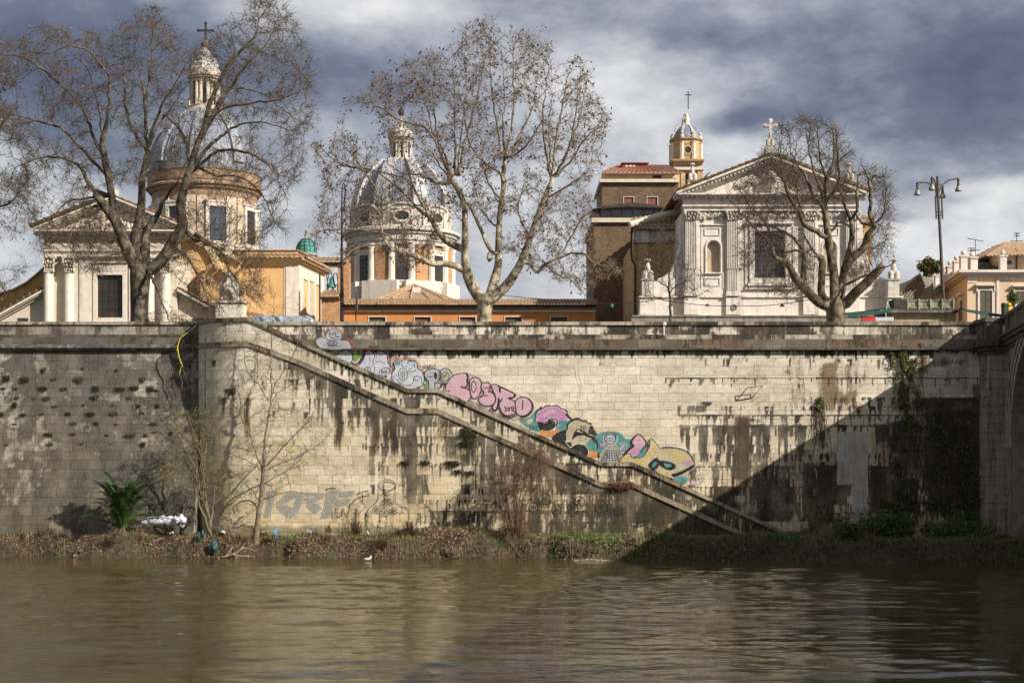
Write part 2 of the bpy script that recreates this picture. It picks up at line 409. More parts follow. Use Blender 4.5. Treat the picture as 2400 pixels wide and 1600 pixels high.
def block_wall(u0, u1, z0, z1, rowh, mapping, rs, lens=(.7, 1.6), cell=.13, stain=None, top=None, gap=.007, rough=.012, jz=.02, tone_rng=(0, 1)):
    """every stone of a coursed wall as its own face patch, with (tone, black, brown, moss) written per vertex"""
    V = []; Fc = []; A = []; o = 0
    z = z0
    while z < z1 - .05:
        h = min(rowh * (1 + rs.uniform(-jz, jz) * 2), z1 - z)
        if z1 - (z + h) < rowh * .3: h = z1 - z
        u = u0 - rs.uniform(0, lens[0])
        rowtone = rs.uniform(-.12, .12); rowf = rs.uniform(-.16, .16)
        while u < u1:
            L = rs.uniform(*lens); a = max(u, u0) + gap; b_ = min(u + L, u1) - gap; u += L
            if b_ - a < .05: continue
            if top is not None and top(np.array([(a + b_) / 2]))[0] < z - .6: continue
            nx = max(1, int((b_ - a) / cell + .5)); nz = max(1, int(h / cell + .5))
            U, ZZ = np.meshgrid(np.linspace(a, b_, nx + 1), np.linspace(z + gap, z + h - gap, nz + 1), indexing='ij')
            if top is not None:
                tp = top(U); ZZ = np.minimum(ZZ, tp)
                if (tp - (z + gap) <= 0.01).all(): continue
            out = rs.uniform(0, rough)
            pts = mapping(U.ravel(), ZZ.ravel(), out)
            tone = np.full(U.size, np.clip(rs.beta(2.2, 2.0) + rowtone, *tone_rng))
            st = stain(U.ravel(), ZZ.ravel(), rs.uniform(-1, 1)) if stain else np.zeros((U.size, 3))
            if stain: st = st * np.array([1 + .28 * rs.uniform(-1, 1) + rowf, 1, 1])
            V.append(pts); A.append(np.column_stack([tone, st]))
            I = (np.arange(U.size).reshape(U.shape) + o); o += U.size
            Fc.append(np.stack([I[:-1, :-1], I[1:, :-1], I[1:, 1:], I[:-1, 1:]], -1).reshape(-1, 4))
        z += h
    return np.concatenate(V), np.concatenate(Fc), np.concatenate(A)

def loft(mb, pts, out, inn, zt, zb):
    """pts: list of ((x,y),(nx,ny)); rectangular section from -out to +inn, zt/zb lists"""
    vs = []; n = len(pts)
    for i, ((x, y), (nx, ny)) in enumerate(pts):
        for o_, zz in ((out, zb[i]), (out, zt[i]), (-inn, zt[i]), (-inn, zb[i])): vs.append((x + nx * o_, y + ny * o_, zz))
    fs = []
    for i in range(n - 1):
        for k in range(4):
            k2 = (k + 1) % 4; fs.append((i * 4 + k2, i * 4 + k, (i + 1) * 4 + k, (i + 1) * 4 + k2))
    fs.append((0, 1, 2, 3)); fs.append(tuple((n - 1) * 4 + k for k in (3, 2, 1, 0)))
    mb.add(vs, fs)

def comb(px, d, y0, L, fr_, seed, thr=.40, hi=.74):
    l = L * 1.25 * sstep(thr + .03, hi, fbm(px * fr_ * 2.2 + seed * 3.7, px * 0 + seed * 1.3, 3)) ** 1.3 + .5
    return np.where(d > y0, np.clip(1.7 * (1 - (d - y0) / l), 0, 1), 0)
# ---- stain lists in photograph pixels: (px, top, bottom, half width, strength)
def streaks(px, py, lst, slope=None):
    s = np.zeros_like(px)
    for (cx, y0, y1, w_, a) in lst:
        e = sstep(y0 - 3, y0 + 3, py) * (1 - sstep(y0 + (y1 - y0) * .55, y1 + 4, py))
        wob = 1.6 * np.sin(py * .09 + cx)
        s = np.maximum(s, a * e * np.exp(-((px - cx + wob) / w_) ** 4))
    return s
STAIR_T = [(440, 744), (584, 744), (955, 911), (1026, 911), (1300, 1034), (1409, 1083), (1482, 1083), (1750, 1204), (1850, 1250), (1900, 1273)]
sx_ = np.array([X(a, YS) for a, b in STAIR_T]); sz_ = np.array([Z(b, YS) for a, b in STAIR_T])
def stair_top(u): return np.interp(u, sx_, sz_)
K = F / YS
black_fr = [(794, 893, 1080, 9, 1.0), (839, 870, 1035, 8, .85), (881, 950, 1060, 8, .9), (923, 955, 1085, 8, .9), (965, 930, 1245, 14, 1.4), (1001, 975, 1060, 9, .6),
    (945, 955, 1250, 7, .55), (1154, 985, 1130, 8, .9), (1207, 1080, 1170, 10, .8), (1060, 1010, 1100, 22, .55), (760, 880, 960, 8, .6), (740, 860, 960, 7, .6), (580, 930, 1015, 4, .9), (524, 930, 975, 4, 1),
    (618, 880, 915, 3, .6), (640, 960, 1010, 3, .6), (686, 940, 965, 6, .7), (716, 965, 985, 5, .7), (820, 960, 1000, 4, .9), (908, 985, 1030, 2, .9), (890, 1080, 1110, 3, .8), (855, 1000, 1020, 3, .8), (1210, 1165, 1250, 9, .8),
    (1238, 1030, 1110, 9, .7), (1260, 1080, 1120, 12, .5), (1337, 1090, 1250, 11, 1.0), (1300, 1075, 1110, 9, .6), (1305, 1190, 1250, 4, .7), (1320, 1200, 1245, 4, .7), (1352, 1200, 1240, 5, .7),
    (1384, 1150, 1250, 9, 1.0), (1410, 1143, 1180, 24, .85), (1430, 1150, 1250, 7, .8), (1475, 1165, 1250, 12, .9), (1500, 1190, 1250, 5, .9), (1520, 1195, 1245, 4, .9), (1545, 1205, 1250, 10, .8), (1600, 1220, 1255, 14, .8), (1578, 1180, 1250, 6, .8),
    (978, 1195, 1250, 3, .8), (986, 1200, 1250, 4, .8), (995, 1190, 1250, 3, .8), (1015, 1195, 1250, 5, .7), (1040, 1200, 1250, 4, .7), (1075, 1190, 1245, 6, .6), (1100, 1205, 1245, 4, .7), (1120, 1200, 1250, 5, .7),
    (497, 840, 860, 8, .9), (515, 925, 945, 8, .9), (700, 850, 890, 9, .7), (655, 830, 880, 6, .5), (612, 805, 830, 5, .4), (865, 975, 1030, 5, .6), (550, 930, 960, 4, .6), (595, 1000, 1060, 5, .4)]
brown_fr = [(794, 900, 1110, 14, .75), (881, 960, 1100, 13, .7), (923, 960, 1110, 14, .75), (580, 930, 1060, 9, .7), (524, 930, 1000, 8, .6), (1040, 985, 1050, 26, .6), (1085, 1060, 1100, 24, .5), (618, 880, 930, 8, .5), (560, 940, 1010, 8, .4),
    (820, 960, 1030, 8, .6), (908, 985, 1060, 7, .6), (1000, 1060, 1120, 12, .5), (1155, 1060, 1140, 16, .6), (1240, 1060, 1200, 18, .6), (1180, 1000, 1060, 12, .4), (890, 1080, 1140, 8, .5), (1400, 1150, 1250, 45, .6), (1530, 1180, 1255, 70, .65), (1290, 1120, 1250, 50, .55)]
def stain_front(u, z, r):
    px = HX + u * K; py = HY - (z - HC) * K
    tp = HY - (stair_top(u) - HC) * K
    d = py - tp                                     # pixels below the coping
    g = streaks(px, py, black_fr); b = streaks(px, py, brown_fr)
    nz = fbm(px * .035, py * .006, 4); nb = fbm(px * .012, py * .012 + 40, 4); fine = fbm(px * .11, py * .012 + 9, 3)
    on = sstep(600, 720, px)
    # drips from the coping across the parapet and from the string course
    drip = np.exp(-np.clip(d - 8, 0, 99) / 24) * sstep(.38, .60, fine) * 1.0 * on + np.exp(-np.clip(d, 0, 99) / 14) * .3
    drip = np.maximum(drip, np.where(d > 58, np.exp(-np.clip(d - 58, 0, 400) / 75), 0) * (.35 + .9 * sstep(.42, .62, nz)) * sstep(.36, .6, fine) * 1.15 * on)
    drip = np.maximum(drip, sstep(.56, .70, fbm(px * .07 + 5, py * .009 + 3, 3)) * .72 * sstep(620, 900, px) * sstep(60, 130, d))
    drip = np.maximum.reduce([drip * .8, comb(px, d, 60, 120, .085, 3) * on, comb(px, d, 60, 60, .2, 8, .36, .66) * on, comb(px, d, 10, 40, .16, 5, .36, .68) * on])
    for k, (y0, L, xa) in enumerate(((930, 40, 690), (985, 60, 740), (1040, 50, 780), (1084, 70, 900), (1143, 70, 1080), (1172, 60, 930), (1198, 60, 960), (1222, 40, 930))):
        drip = np.maximum(drip, comb(px, py, y0, L, .10 + .02 * (k % 3), 20 + k, .50 - .12 * sstep(1100, 1350, px), .78) * sstep(xa, xa + 60, px))
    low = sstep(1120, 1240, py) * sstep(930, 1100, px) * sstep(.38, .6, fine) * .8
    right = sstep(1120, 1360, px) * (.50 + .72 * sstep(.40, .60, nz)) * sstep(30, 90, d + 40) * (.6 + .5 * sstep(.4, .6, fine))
    speck = sstep(.60, .74, nb) * .38 * on + (r > .86) * .35
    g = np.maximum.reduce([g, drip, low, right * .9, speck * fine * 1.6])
    arc = (1 - sstep(500, 640, px)) * sstep(.5, .68, nz) * .55
    g = np.maximum(g, arc * .7 * (1 - sstep(840, 1000, py)))
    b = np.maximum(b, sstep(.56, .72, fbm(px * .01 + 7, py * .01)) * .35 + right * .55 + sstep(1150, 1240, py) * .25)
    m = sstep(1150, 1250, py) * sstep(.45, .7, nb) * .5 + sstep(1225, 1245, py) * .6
    return np.column_stack([g, b, m])
black_mn = [(1600, 997, 1050, 6, .7), (1612, 1000, 1070, 5, .8), (1648, 995, 1100, 11, .9), (1672, 998, 1060, 5, .7), (1640, 950, 968, 14, .9), (1660, 972, 992, 6, .6), (1690, 998, 1090, 9, .75), (1712, 998, 1050, 6, .7),
    (1640, 886, 908, 7, .6), (1668, 886, 900, 5, .5), (1740, 975, 1210, 20, .75), (1700, 1140, 1230, 40, 1.2), (1770, 972, 1000, 30, .5), (1786, 980, 1150, 8, .5), (1833, 975, 1060, 8, .6), (1872, 975, 1040, 8, .55),
    (2060, 1093, 1232, 21, 1.15), (2072, 995, 1045, 16, 1.1), (1895, 1085, 1240, 14, 1.2), (1840, 1150, 1240, 26, 1.1), (1935, 1090, 1240, 24, 1.15), (1790, 1160, 1240, 22, 1.0), (2010, 1011, 1040, 18, .5),
    (2240, 931, 1240, 85, .80), (2120, 985, 1240, 40, .85), (2295, 900, 1240, 16, 1.0), (2110, 1130, 1240, 50, .9), (2250, 1085, 1240, 90, .95), (2026, 870, 900, 4, .8), (2200, 935, 960, 60, 1.1), (1960, 870, 960, 8, .5), (2150, 900, 1000, 10, .7), (1925, 868, 890, 6, .5)]
brown_mn = [(1945, 850, 1000, 22, .85), (1740, 975, 1200, 26, .8), (1990, 850, 1010, 12, .6), (1925, 860, 980, 10, .6), (2060, 1090, 1235, 30, .8), (2230, 930, 1240, 100, .8), (1880, 1050, 1230, 60, .5), (2090, 990, 1230, 60, .6), (1680, 1080, 1100, 60, .5), (2250, 1090, 1240, 80, .9)]
KM = F / YW
def stain_main(u, z, r):
    px = HX + u * KM; py = HY - (z - HC) * KM
    g = streaks(px, py, black_mn); b = streaks(px, py, brown_mn)
    fine = fbm(px * .10, py * .012 + 3, 3); nz = fbm(px * .03, py * .008 + 30, 4); nb = fbm(px * .012, py * .02, 4)
    g = np.maximum(g, np.exp(-np.clip(py - 820, 0, 99) / 11) * sstep(.36, .56, fine) * 1.0)
    rr = sstep(1560, 1800, px)
    for k, (y0, L, xa, xb, th) in enumerate(((819, 24, 0, 9999, .34), (840, 30, 1640, 2330, .52), (886, 26, 1560, 2330, .50), (930, 40, 1900, 2330, .42), (950, 30, 1585, 2330, .46), (973, 34, 1590, 2330, .46), (997, 120, 1592, 1900, .34), (997, 60, 1900, 2330, .40), (1062, 60, 1570, 2330, .42), (1093, 120, 1570, 2330, .38), (1140, 90, 1570, 2330, .36), (1178, 70, 1600, 2330, .36))):
        g = np.maximum(g, comb(px, py, y0, L, .085 + .03 * (k % 3), 40 + k, th, .74) * ((px > xa) & (px < xb)))
    rr = sstep(1560, 1800, px)
    g = np.maximum(g, rr * sstep(1000, 1150, py) * sstep(.42, .6, nz) * .85)
    g = np.maximum(g, sstep(.72, .8, nb) * .5 + (r > .93) * .25)
    light = ((px > 1962) & (px < 2033) & (py > 1013) & (py < 1136)) | ((px > 1996) & (px < 2034) & (py > 1136) & (py < 1225))
    g = np.where(light, g * .12, g); b = np.where(light, b * .2, b)
    b = np.maximum(b, sstep(.6, .75, nb) * .3 + rr * sstep(.45, .7, nz) * .45)
    b = np.where(light, b * .3, b)
    m = sstep(1120, 1240, py) * rr * .45
    return np.column_stack([g, b, m])
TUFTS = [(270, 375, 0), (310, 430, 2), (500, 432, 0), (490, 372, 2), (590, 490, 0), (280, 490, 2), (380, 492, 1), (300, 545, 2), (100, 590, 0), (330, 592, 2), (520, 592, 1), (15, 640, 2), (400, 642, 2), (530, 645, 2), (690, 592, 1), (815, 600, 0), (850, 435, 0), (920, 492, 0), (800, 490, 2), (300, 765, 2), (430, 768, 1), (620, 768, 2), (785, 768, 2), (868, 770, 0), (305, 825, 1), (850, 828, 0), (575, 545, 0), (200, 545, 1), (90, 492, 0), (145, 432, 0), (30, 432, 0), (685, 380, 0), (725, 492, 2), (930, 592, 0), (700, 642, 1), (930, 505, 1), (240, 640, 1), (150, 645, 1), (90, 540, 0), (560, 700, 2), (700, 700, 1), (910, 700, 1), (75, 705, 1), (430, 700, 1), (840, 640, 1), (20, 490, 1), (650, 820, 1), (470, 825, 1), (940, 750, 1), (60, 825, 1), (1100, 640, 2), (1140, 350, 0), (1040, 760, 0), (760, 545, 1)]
def stain_shade_left(u, z, r):
    px = HX + u * KM; py = HY - (z - HC) * KM
    n1 = fbm(px * .012, py * .014, 5); n2 = fbm(px * .05, py * .03 + 8, 4); n3 = fbm(px * .06, py * .007 + 2, 4)
    g = .36 + .66 * sstep(.34, .62, n1) * (.45 + .55 * sstep(830, 880, py)) * (1 - .45 * sstep(1010, 1120, py)) + .30 * sstep(.5, .7, n2)
    g += .30 * (sstep(.42, .62, n3) - .3) + .9 * (fbm(px * .12, py * .09, 3) - .5) + .25 * sstep(360, 440, px) * (1 - sstep(930, 1000, py)) + .2  # the darker upper strip next to the bastion paints in its cast shadow
    wh = sstep(.55, .7, fbm(px * .02 + 30, py * .03, 4)) * (1 - sstep(1000, 1150, py))
    g = np.maximum(g * (1 - .6 * wh), .95 * sstep(.55, .66, fbm(px * .045 + 3, py * .07 + py * 0 + 50, 3)) * sstep(860, 900, py) * (1 - sstep(1060, 1120, py)))
    for q in TUFTS: g = np.maximum(g, 1.05 * np.exp(-((px - q[0] / 2.57 + 4 + .4 * (py - 726 - q[1] / 2.57)) / 11) ** 2 - ((py - 729 - q[1] / 2.57) / 9) ** 2))  # skirt down-left of each tuft: its cast shadow and stain painted together
    b = .10 + .3 * sstep(.45, .7, n2); m = .36 * sstep(.52, .7, n1)
    return np.column_stack([np.clip(g, 0, 1.1), b, m])

ST_LIGHT = [(.48, .42, .32), (.56, .50, .39), (.61, .55, .44), (.66, .605, .50)]
mat_front = ashlar_mat('travertine_front', ST_LIGHT)
mat_main = ashlar_mat('travertine_main', [(.55, .49, .40), (.61, .55, .455), (.65, .59, .49), (.69, .635, .54)])
mat_left = ashlar_mat('travertine_left', [(.21, .20, .175), (.29, .275, .24), (.38, .36, .32)], black=(.040, .037, .032), grime=.15)
mat_trim = ashlar_mat('travertine_trim', [(.30, .26, .20), (.42, .37, .29), (.50, .445, .35)], grime=.25)
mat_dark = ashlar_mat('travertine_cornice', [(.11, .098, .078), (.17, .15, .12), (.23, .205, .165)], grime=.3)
mat_core = M('wall_core', (.22, .19, .15), (.13, .11, .09), 2, .95, .3)

def trim_stain(k0, k1):
    def f(u, z, r):
        fine = fbm(u * 3.1, z * .8 + k0, 3); nz = fbm(u * .45 + k0, z * .6, 4)
        g = k1 * (.15 + sstep(.42, .62, fine) * .55 + sstep(.45, .65, nz) * .5)
        return np.column_stack([np.clip(g, 0, 1), .3 + .3 * sstep(.4, .7, nz), .35 * sstep(.6, .75, nz)])
    return f

# ---------------------------------------------------------------- embankment wall behind the stairs
rs = RS(3)
wall_r = thing('embankment_wall', 'pale travertine river wall with a long dark cornice, graffiti along the stair and black stains to the right', 'wall', (0, YW, 0))
x0, x1 = X(470, YW), X(2322, YW)
flat = lambda Y: (lambda u, z, o: np.column_stack([u, np.full_like(u, Y - o), z]))
v, f, a = block_wall(x0, x1, .2, Z(819, YW), .535, flat(YW), rs, (.8, 1.7), .10, stain_main)
mk('ashlar_face', v, f, mat_main, wall_r, attrs=a)
mb = MB(); mb.box(x0, x1, YW + .012, YW + .6, -.5, Z(753.5, YW) - .05); mb.build('wall_core', mortar, wall_r)
def band(name, y0, y1, proud, mat, parent, xa, xb, k, Y0=YW, depth=.5, ln=(1.1, 1.8), st=.8, cell=.14, tr=(0, 1)):
    """one course of dressed stones standing proud of the wall, with top and soffit"""
    Yf = Y0 - proud; za, zb = Z(y1, Yf), Z(y0, Yf)
    v, f, a = block_wall(xa, xb, za, zb, zb - za, flat(Yf), RS(k), ln, cell, trim_stain(k, st), tone_rng=tr)
    o = mk(name, v, f, mat, parent, attrs=a)
    m_ = MB(); m_.box(xa, xb, Yf + .012, Y0 + depth, za, zb); c = m_.build('core', mat_core, o)
    return o
xr = X(2318, YW)
band('coping', 753.5, 762, .14, mat_trim, wall_r, X(560, YW), xr, 11, st=.75, ln=(1.6, 2.6))
band('parapet_course', 762.2, 784, .03, mat_main, wall_r, X(560, YW), xr, 12, st=.95, ln=(1.2, 2.2))
band('plinth_course', 784.2, 795, .10, mat_trim, wall_r, X(560, YW), xr, 13, st=.8)
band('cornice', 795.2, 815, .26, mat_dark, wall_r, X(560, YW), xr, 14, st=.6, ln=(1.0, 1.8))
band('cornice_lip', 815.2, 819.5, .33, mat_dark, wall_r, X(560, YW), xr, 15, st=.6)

mb = MB(); mb.pb(1963, 1012, 2033, 1136, YW - .045, .05); mb.pb(1998, 1136.5, 2030, 1235, YW - .035, .04); mb.build('repair_slab', M('repair_render', (.42, .40, .36), (.31, .29, .25), 1.2, .9, .3, 12, streak=(.05, .045, .04), sfac=(.54, .68), sx=(5, 5, .4)), wall_r)
# ---------------------------------------------------------------- battered wall to the left of the bastion
wall_l = thing('embankment_wall', 'dark mossy river wall leaning back from its foot, left of the rounded bastion', 'wall', (X(200, YW), YW, 0))
ZB = Z(822, YW)
def batter(u, z, o): return np.column_stack([u, YW - .02 - 2.5 * np.clip((ZB - z) / (ZB - .8), 0, 1.2) ** 1.15 - o, z])
v, f, a = block_wall(X(-700, YW), X(475, YW), .0, ZB, .56, batter, RS(5), (.8, 1.8), .13, stain_shade_left, rough=.03)
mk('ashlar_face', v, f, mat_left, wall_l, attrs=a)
mb = MB(); xa, xb = X(-700, YW), X(475, YW)
pr = [(YW + .6, -.5), (YW + .6, ZB)] + [(float(batter(np.array([0.]), np.array([z]), 0)[0, 1]) + .05, z) for z in np.linspace(ZB, -.5, 8)]
vs = [(xa, y, z) for y, z in pr] + [(xb, y, z) for y, z in pr]; n = len(pr)
mb.add(vs, [tuple(range(n)), tuple(range(2 * n - 1, n - 1, -1))] + [((i + 1) % n, i, i + n, (i + 1) % n + n) for i in range(n)]); mb.build('wall_core', mortar, wall_l)
mat_leftd = ashlar_mat('travertine_left_dark', [(.07, .066, .058), (.11, .10, .09), (.16, .15, .13)], grime=.3)
xl = X(474, YW)
band('coping', 753.5, 761, .14, mat_trim, wall_l, X(-700, YW), xl, 21, st=.9, ln=(1.6, 2.6))
band('parapet_course', 761.2, 784, .03, mat_left, wall_l, X(-700, YW), xl, 22, st=.6, ln=(1.2, 2.2))
band('plinth_course', 784.2, 790, .12, mat_leftd, wall_l, X(-700, YW), xl, 23, st=.8)
band('cornice', 790.2, 808, .20, mat_leftd, wall_l, X(-700, YW), xl, 24, st=.5)
mb = MB()
pts = [((x_, YW), (0, -1)) for x_ in (X(-700, YW), xl)]
for (o_, a_, b_) in ((.34, 808.2, 811), (.42, 811.2, 816), (.34, 816.2, 819), (.24, 819.2, 822)):
    loft(mb, pts, o_, .3, [Z(a_, YW)] * 2, [Z(b_, YW)] * 2)
mb.build('torus_moulding', M('dark_moulding', (.13, .12, .10), (.05, .047, .04), 2, .9, .5, 14, streak=(.25, .23, .2), sfac=(.5, .65)), wall_l)

# ---------------------------------------------------------------- rounded bastion and stair wall
stair = thing('river_stairway', 'stone river stair behind a sloping parapet, with a rounded bastion at its top', 'stairway', (X(590, YS), YS, 0))
XC = X(590, YS); RX, RY = 3.85, 3.2
def arcmap(u, z, o):
    a = np.clip((XC - u) / 3.55, 0, math.pi / 2)
    sa, ca = np.sin(a), np.cos(a)
    x = np.where(u < XC, XC - (RX + o) * sa, u); y = np.where(u < XC, YS + RY - (RY + o) * ca, YS - o)
    return np.column_stack([x, y, z])
U0 = XC - 3.55 * math.pi / 2; U1 = X(1850, YS)
v, f, a = block_wall(U0, U1, .2, 14.4, .575, arcmap, RS(9), (.8, 1.6), .095, stain_front, top=lambda u: stair_top(u) - 9.0 / K)
mk('ashlar_face', v, f, mat_front, stair, attrs=a)
us = np.concatenate([np.linspace(U0, XC, 22), np.unique(np.clip(np.concatenate([sx_, np.linspace(XC + .3, U1, 60)]), XC + .3, U1))])
pp = arcmap(us, us * 0, 0)[:, :2]
def nrm_at(u):
    if u >= XC: return (0, -1)
    a_ = (XC - u) / 3.55; q = Vector((-math.sin(a_) * RY, -math.cos(a_) * RX)).normalized(); return (q.x, q.y)
path = [((p[0], p[1]), nrm_at(u)) for p, u in zip(pp, us)]
tz = stair_top(us)
mb = MB(); loft(mb, path, -.014, .5, list(tz - .1), [-.5] * len(us)); mb.build('wall_core', mortar, stair)
def sband(name, d0, d1, proud, mat, k, st=.8, inn=.12):
    """dressed course following the slope, d0..d1 pixels under the top"""
    off0 = d0(us) / K; off1 = d1(us) / K
    m_ = MB(); loft(m_, path, proud - .012, inn, list(tz - off0), list(tz - off1)); core = m_
    V = []; Fc = []; A = []; o = 0; r_ = RS(k); u = U0
    while u < U1:
        L = r_.uniform(1.1, 2.0); a0, b0 = u + .008, min(u + L, U1) - .008; u += L
        if b0 - a0 < .1: continue
        nx = int((b0 - a0) / .15) + 1; UU = np.linspace(a0, b0, nx + 1)
        t0 = stair_top(UU); hh = np.array([0, .5, 1.0])
        UG, HG = np.meshgrid(UU, hh, indexing='ij')
        ZG = (t0 - d1(UU) / K)[:, None] * (1 - HG) + (t0 - d0(UU) / K)[:, None] * HG
        V.append(arcmap(UG.ravel(), ZG.ravel(), proud + r_.uniform(0, .008)))
        st_ = trim_stain(k, st)(UG.ravel(), ZG.ravel(), 0); A.append(np.column_stack([np.full(UG.size, r_.uniform(.1, .9)), st_]))
        I = np.arange(UG.size).reshape(UG.shape) + o; o += UG.size
        Fc.append(np.stack([I[:-1, :-1], I[1:, :-1], I[1:, 1:], I[:-1, 1:]], -1).reshape(-1, 4))
    ob = mk(name, np.concatenate(V), np.concatenate(Fc), mat, stair, attrs=np.concatenate(A))
    core.build('core', mat_core, ob)
boff = lambda u: np.interp(HX + u * K, [590, 700], [56, 46])
mat_cop = ashlar_mat('stair_coping', [(.30, .265, .20), (.39, .345, .265), (.46, .41, .32)], grime=.35)
sband('coping', lambda u: 0 * u, lambda u: 0 * u + 9, .12, mat_cop, 31, .65, .62)
sband('string_course', boff, lambda u: boff(u) + 12, .10, mat_cop, 32, .6, 0)
st = MB(); nst = 84; xa_, xb_ = X(600, YS), X(1830, YS)
for i in range(nst):
    xx = xa_ + (xb_ - xa_) * i / nst; zz = float(stair_top(np.array([xx]))[0]) - 1.15
    st.box(xx, xx + (xb_ - xa_) / nst, YS + .52, YW - .02, .1, max(zz, .8))
st.build('steps', M('step_stone', (.3, .27, .22), (.2, .18, .14), 3, .9, .3), stair)
ld = MB(); ld.box(XC - 3.1, xa_ - .002, YS + 1.2, YW + .5, .1, ZT + .02); ld.box(XC - .2, xa_ - .004, YS + .52, YS + 1.196, .1, ZT + .018); ld.build('landing', MATS['step_stone'], stair)

# ---------------------------------------------------------------- bridge on the right, running towards the near shore
br = thing('stone_bridge', 'travertine river bridge at the right edge, its arch and stepped parapet in shade', 'bridge', (30.1, 85.5, 0))
BD = Vector((-.206, -1.0, 0)).normalized(); BO = Vector((30.1, 85.5, 0)); BN = Vector((-BD.y, BD.x, 0)) * -1   # outward (to the left)
if BN.x > 0: BN = -BN
def B(u, z, o=0): q = BO + BD * u + BN * o; return (q.x, q.y, z)
SPR, SEMI, RISE, ZS = 1.5, 11.0, 6.6, 6.4; NB, PW = 3, 4.0; UE = SPR + NB * (2 * SEMI + PW)
def intr(u):
    t = ((u - SPR) % (2 * SEMI + PW) - SEMI) / SEMI
    if t > 1: return -.5
    return ZS + RISE * math.sqrt(max(0, 1 - t * t))
ztop = lambda u: 14.35 + .012 * u
mat_br = ashlar_mat('bridge_stone', [(.28, .25, .21), (.36, .33, .275), (.44, .40, .34)], grime=.3)
def br_stain(u, z, r):
    fine = fbm(u * 2.5, z * .4 + 7, 3); return np.column_stack([sstep(.5, .7, fine) * .7, sstep(.5, .7, fbm(u, z)) * .4, u * 0])
# spandrel face as stones above the intrados, pier below
def bmap(u, z, o):
    q = np.array(BO)[None, :] + np.outer(u, np.array(BD)) + o * np.array(BN)[None, :]; q[:, 2] = z; return q
V = []; Fc = []; A = []; o = 0
v, f, a = block_wall(0, SPR, .0, 12.9, .55, bmap, RS(41), (.8, 1.4), .2, br_stain); V.append(v); Fc.append(f); A.append(a); o += len(v)
rs = RS(42); z = ZS
while z < 12.9:
    h = min(.55, 12.9 - z); u = SPR
    while u < SPR + 2 * SEMI:
        L = rs.uniform(.8, 1.5); ua, ub = u + .01, min(u + L, SPR + 2 * SEMI) - .01; u += L
        nx = max(1, int((ub - ua) / .25)); U, T = np.meshgrid(np.linspace(ua, ub, nx + 1), np.array([0, .5, 1.0]), indexing='ij')
        lo = np.array([max(z + .01, intr(q)) for q in U.ravel()]).reshape(U.shape); lo = np.minimum(lo, z + h - .01)
        if (lo >= z + h - .02).all(): continue
        ZZ = lo + (z + h - .01 - lo) * T
        V.append(bmap(U.ravel(), ZZ.ravel(), rs.uniform(0, .012))); A.append(np.column_stack([np.full(U.size, rs.rand()), br_stain(U.ravel(), ZZ.ravel(), 0)]))
        I = np.arange(U.size).reshape(U.shape) + o; o += U.size
        Fc.append(np.stack([I[:-1, :-1], I[1:, :-1], I[1:, 1:], I[:-1, 1:]], -1).reshape(-1, 4))
    z += h
mk('spandrel', np.concatenate(V), np.concatenate(Fc), mat_br, br, attrs=np.concatenate(A))
# solid core with barrel vault
mb = MB(); N = 40; W = 20.0
lo = [(0, -.5)]
for q in range(NB):
    s0 = SPR + q * (2 * SEMI + PW); lo += [(s0, -.5), (s0, ZS)] + [(s0 + 2 * SEMI * i / N, intr(s0 + 2 * SEMI * i / N)) for i in range(1, N)] + [(s0 + 2 * SEMI, ZS), (s0 + 2 * SEMI, -.5)]
lo += [(UE, -.5), (UE, 13.2), (0, 13.2)]
n = len(lo); vs = [B(u, z, -.015) for u, z in lo] + [B(u, z, -W) for u, z in lo]
bm = bmesh.new(); bv = [bm.verts.new(q) for q in vs]
for i in range(n):
    j = (i + 1) % n; bm.faces.new((bv[i], bv[j], bv[j + n], bv[i + n]))
tri = geometry.tessellate_polygon([[Vector((u, z, 0)) for u, z in lo]])
for t3 in tri:
    try: bm.faces.new([bv[k] for k in t3]); bm.faces.new([bv[k + n] for k in t3][::-1])
    except ValueError: pass
bmesh.ops.recalc_face_normals(bm, faces=bm.faces)
me = [tuple(q.co) for q in bm.verts], [tuple(q.index for q in fc.verts) for fc in bm.faces]; bm.verts.index_update()
me = [tuple(q.co) for q in bm.verts], [tuple(q.index for q in fc.verts) for fc in bm.faces]; bm.free()
mk('bridge_body', me[0], me[1], mat_core, br)
# arch rings
mb = MB()
for (d0, d1, pr_) in ((.02, .42, .10), (.44, .80, .16), (.82, .98, .24)):
    ring = []
    for i in range(N + 1):
        t = math.pi * (1 - i / N); c_, s_ = math.cos(t), math.sin(t)
        ring.append((SPR + SEMI + (SEMI + d0) * c_, ZS + (RISE + d0) * s_, SPR + SEMI + (SEMI + d1) * c_, ZS + (RISE + d1) * s_))
    for i in range(N):
        a_, b_ = ring[i], ring[i + 1]
        q = [(a_[0], a_[1]), (b_[0], b_[1]), (b_[2], b_[3]), (a_[2], a_[3])]
        mb.add([B(u, z, pr_) for u, z in q] + [B(u, z, -.01) for u, z in q], [(0, 1, 2, 3), (0, 4, 5, 1), (1, 5, 6, 2), (2, 6, 7, 3), (3, 7, 4, 0)])
mat_brt = M('bridge_trim', (.42, .38, .32), (.28, .25, .2), 2, .9, .3, 12, streak=(.06, .055, .05), sfac=(.52, .66))
mb.build('arch_ring', mat_brt, br)
def bstrip(mb, u0, u1, z0, z1, o1, o0=-.3, sl=.012):
    vs = [B(u, z + sl * u, o_) for o_ in (o1, o0) for u, z in ((u0, z0), (u1, z0), (u1, z1), (u0, z1))]
    mb.add(vs, [(0, 1, 2, 3), (7, 6, 5, 4), (0, 4, 5, 1), (1, 5, 6, 2), (2, 6, 7, 3), (3, 7, 4, 0)])
mb = MB()
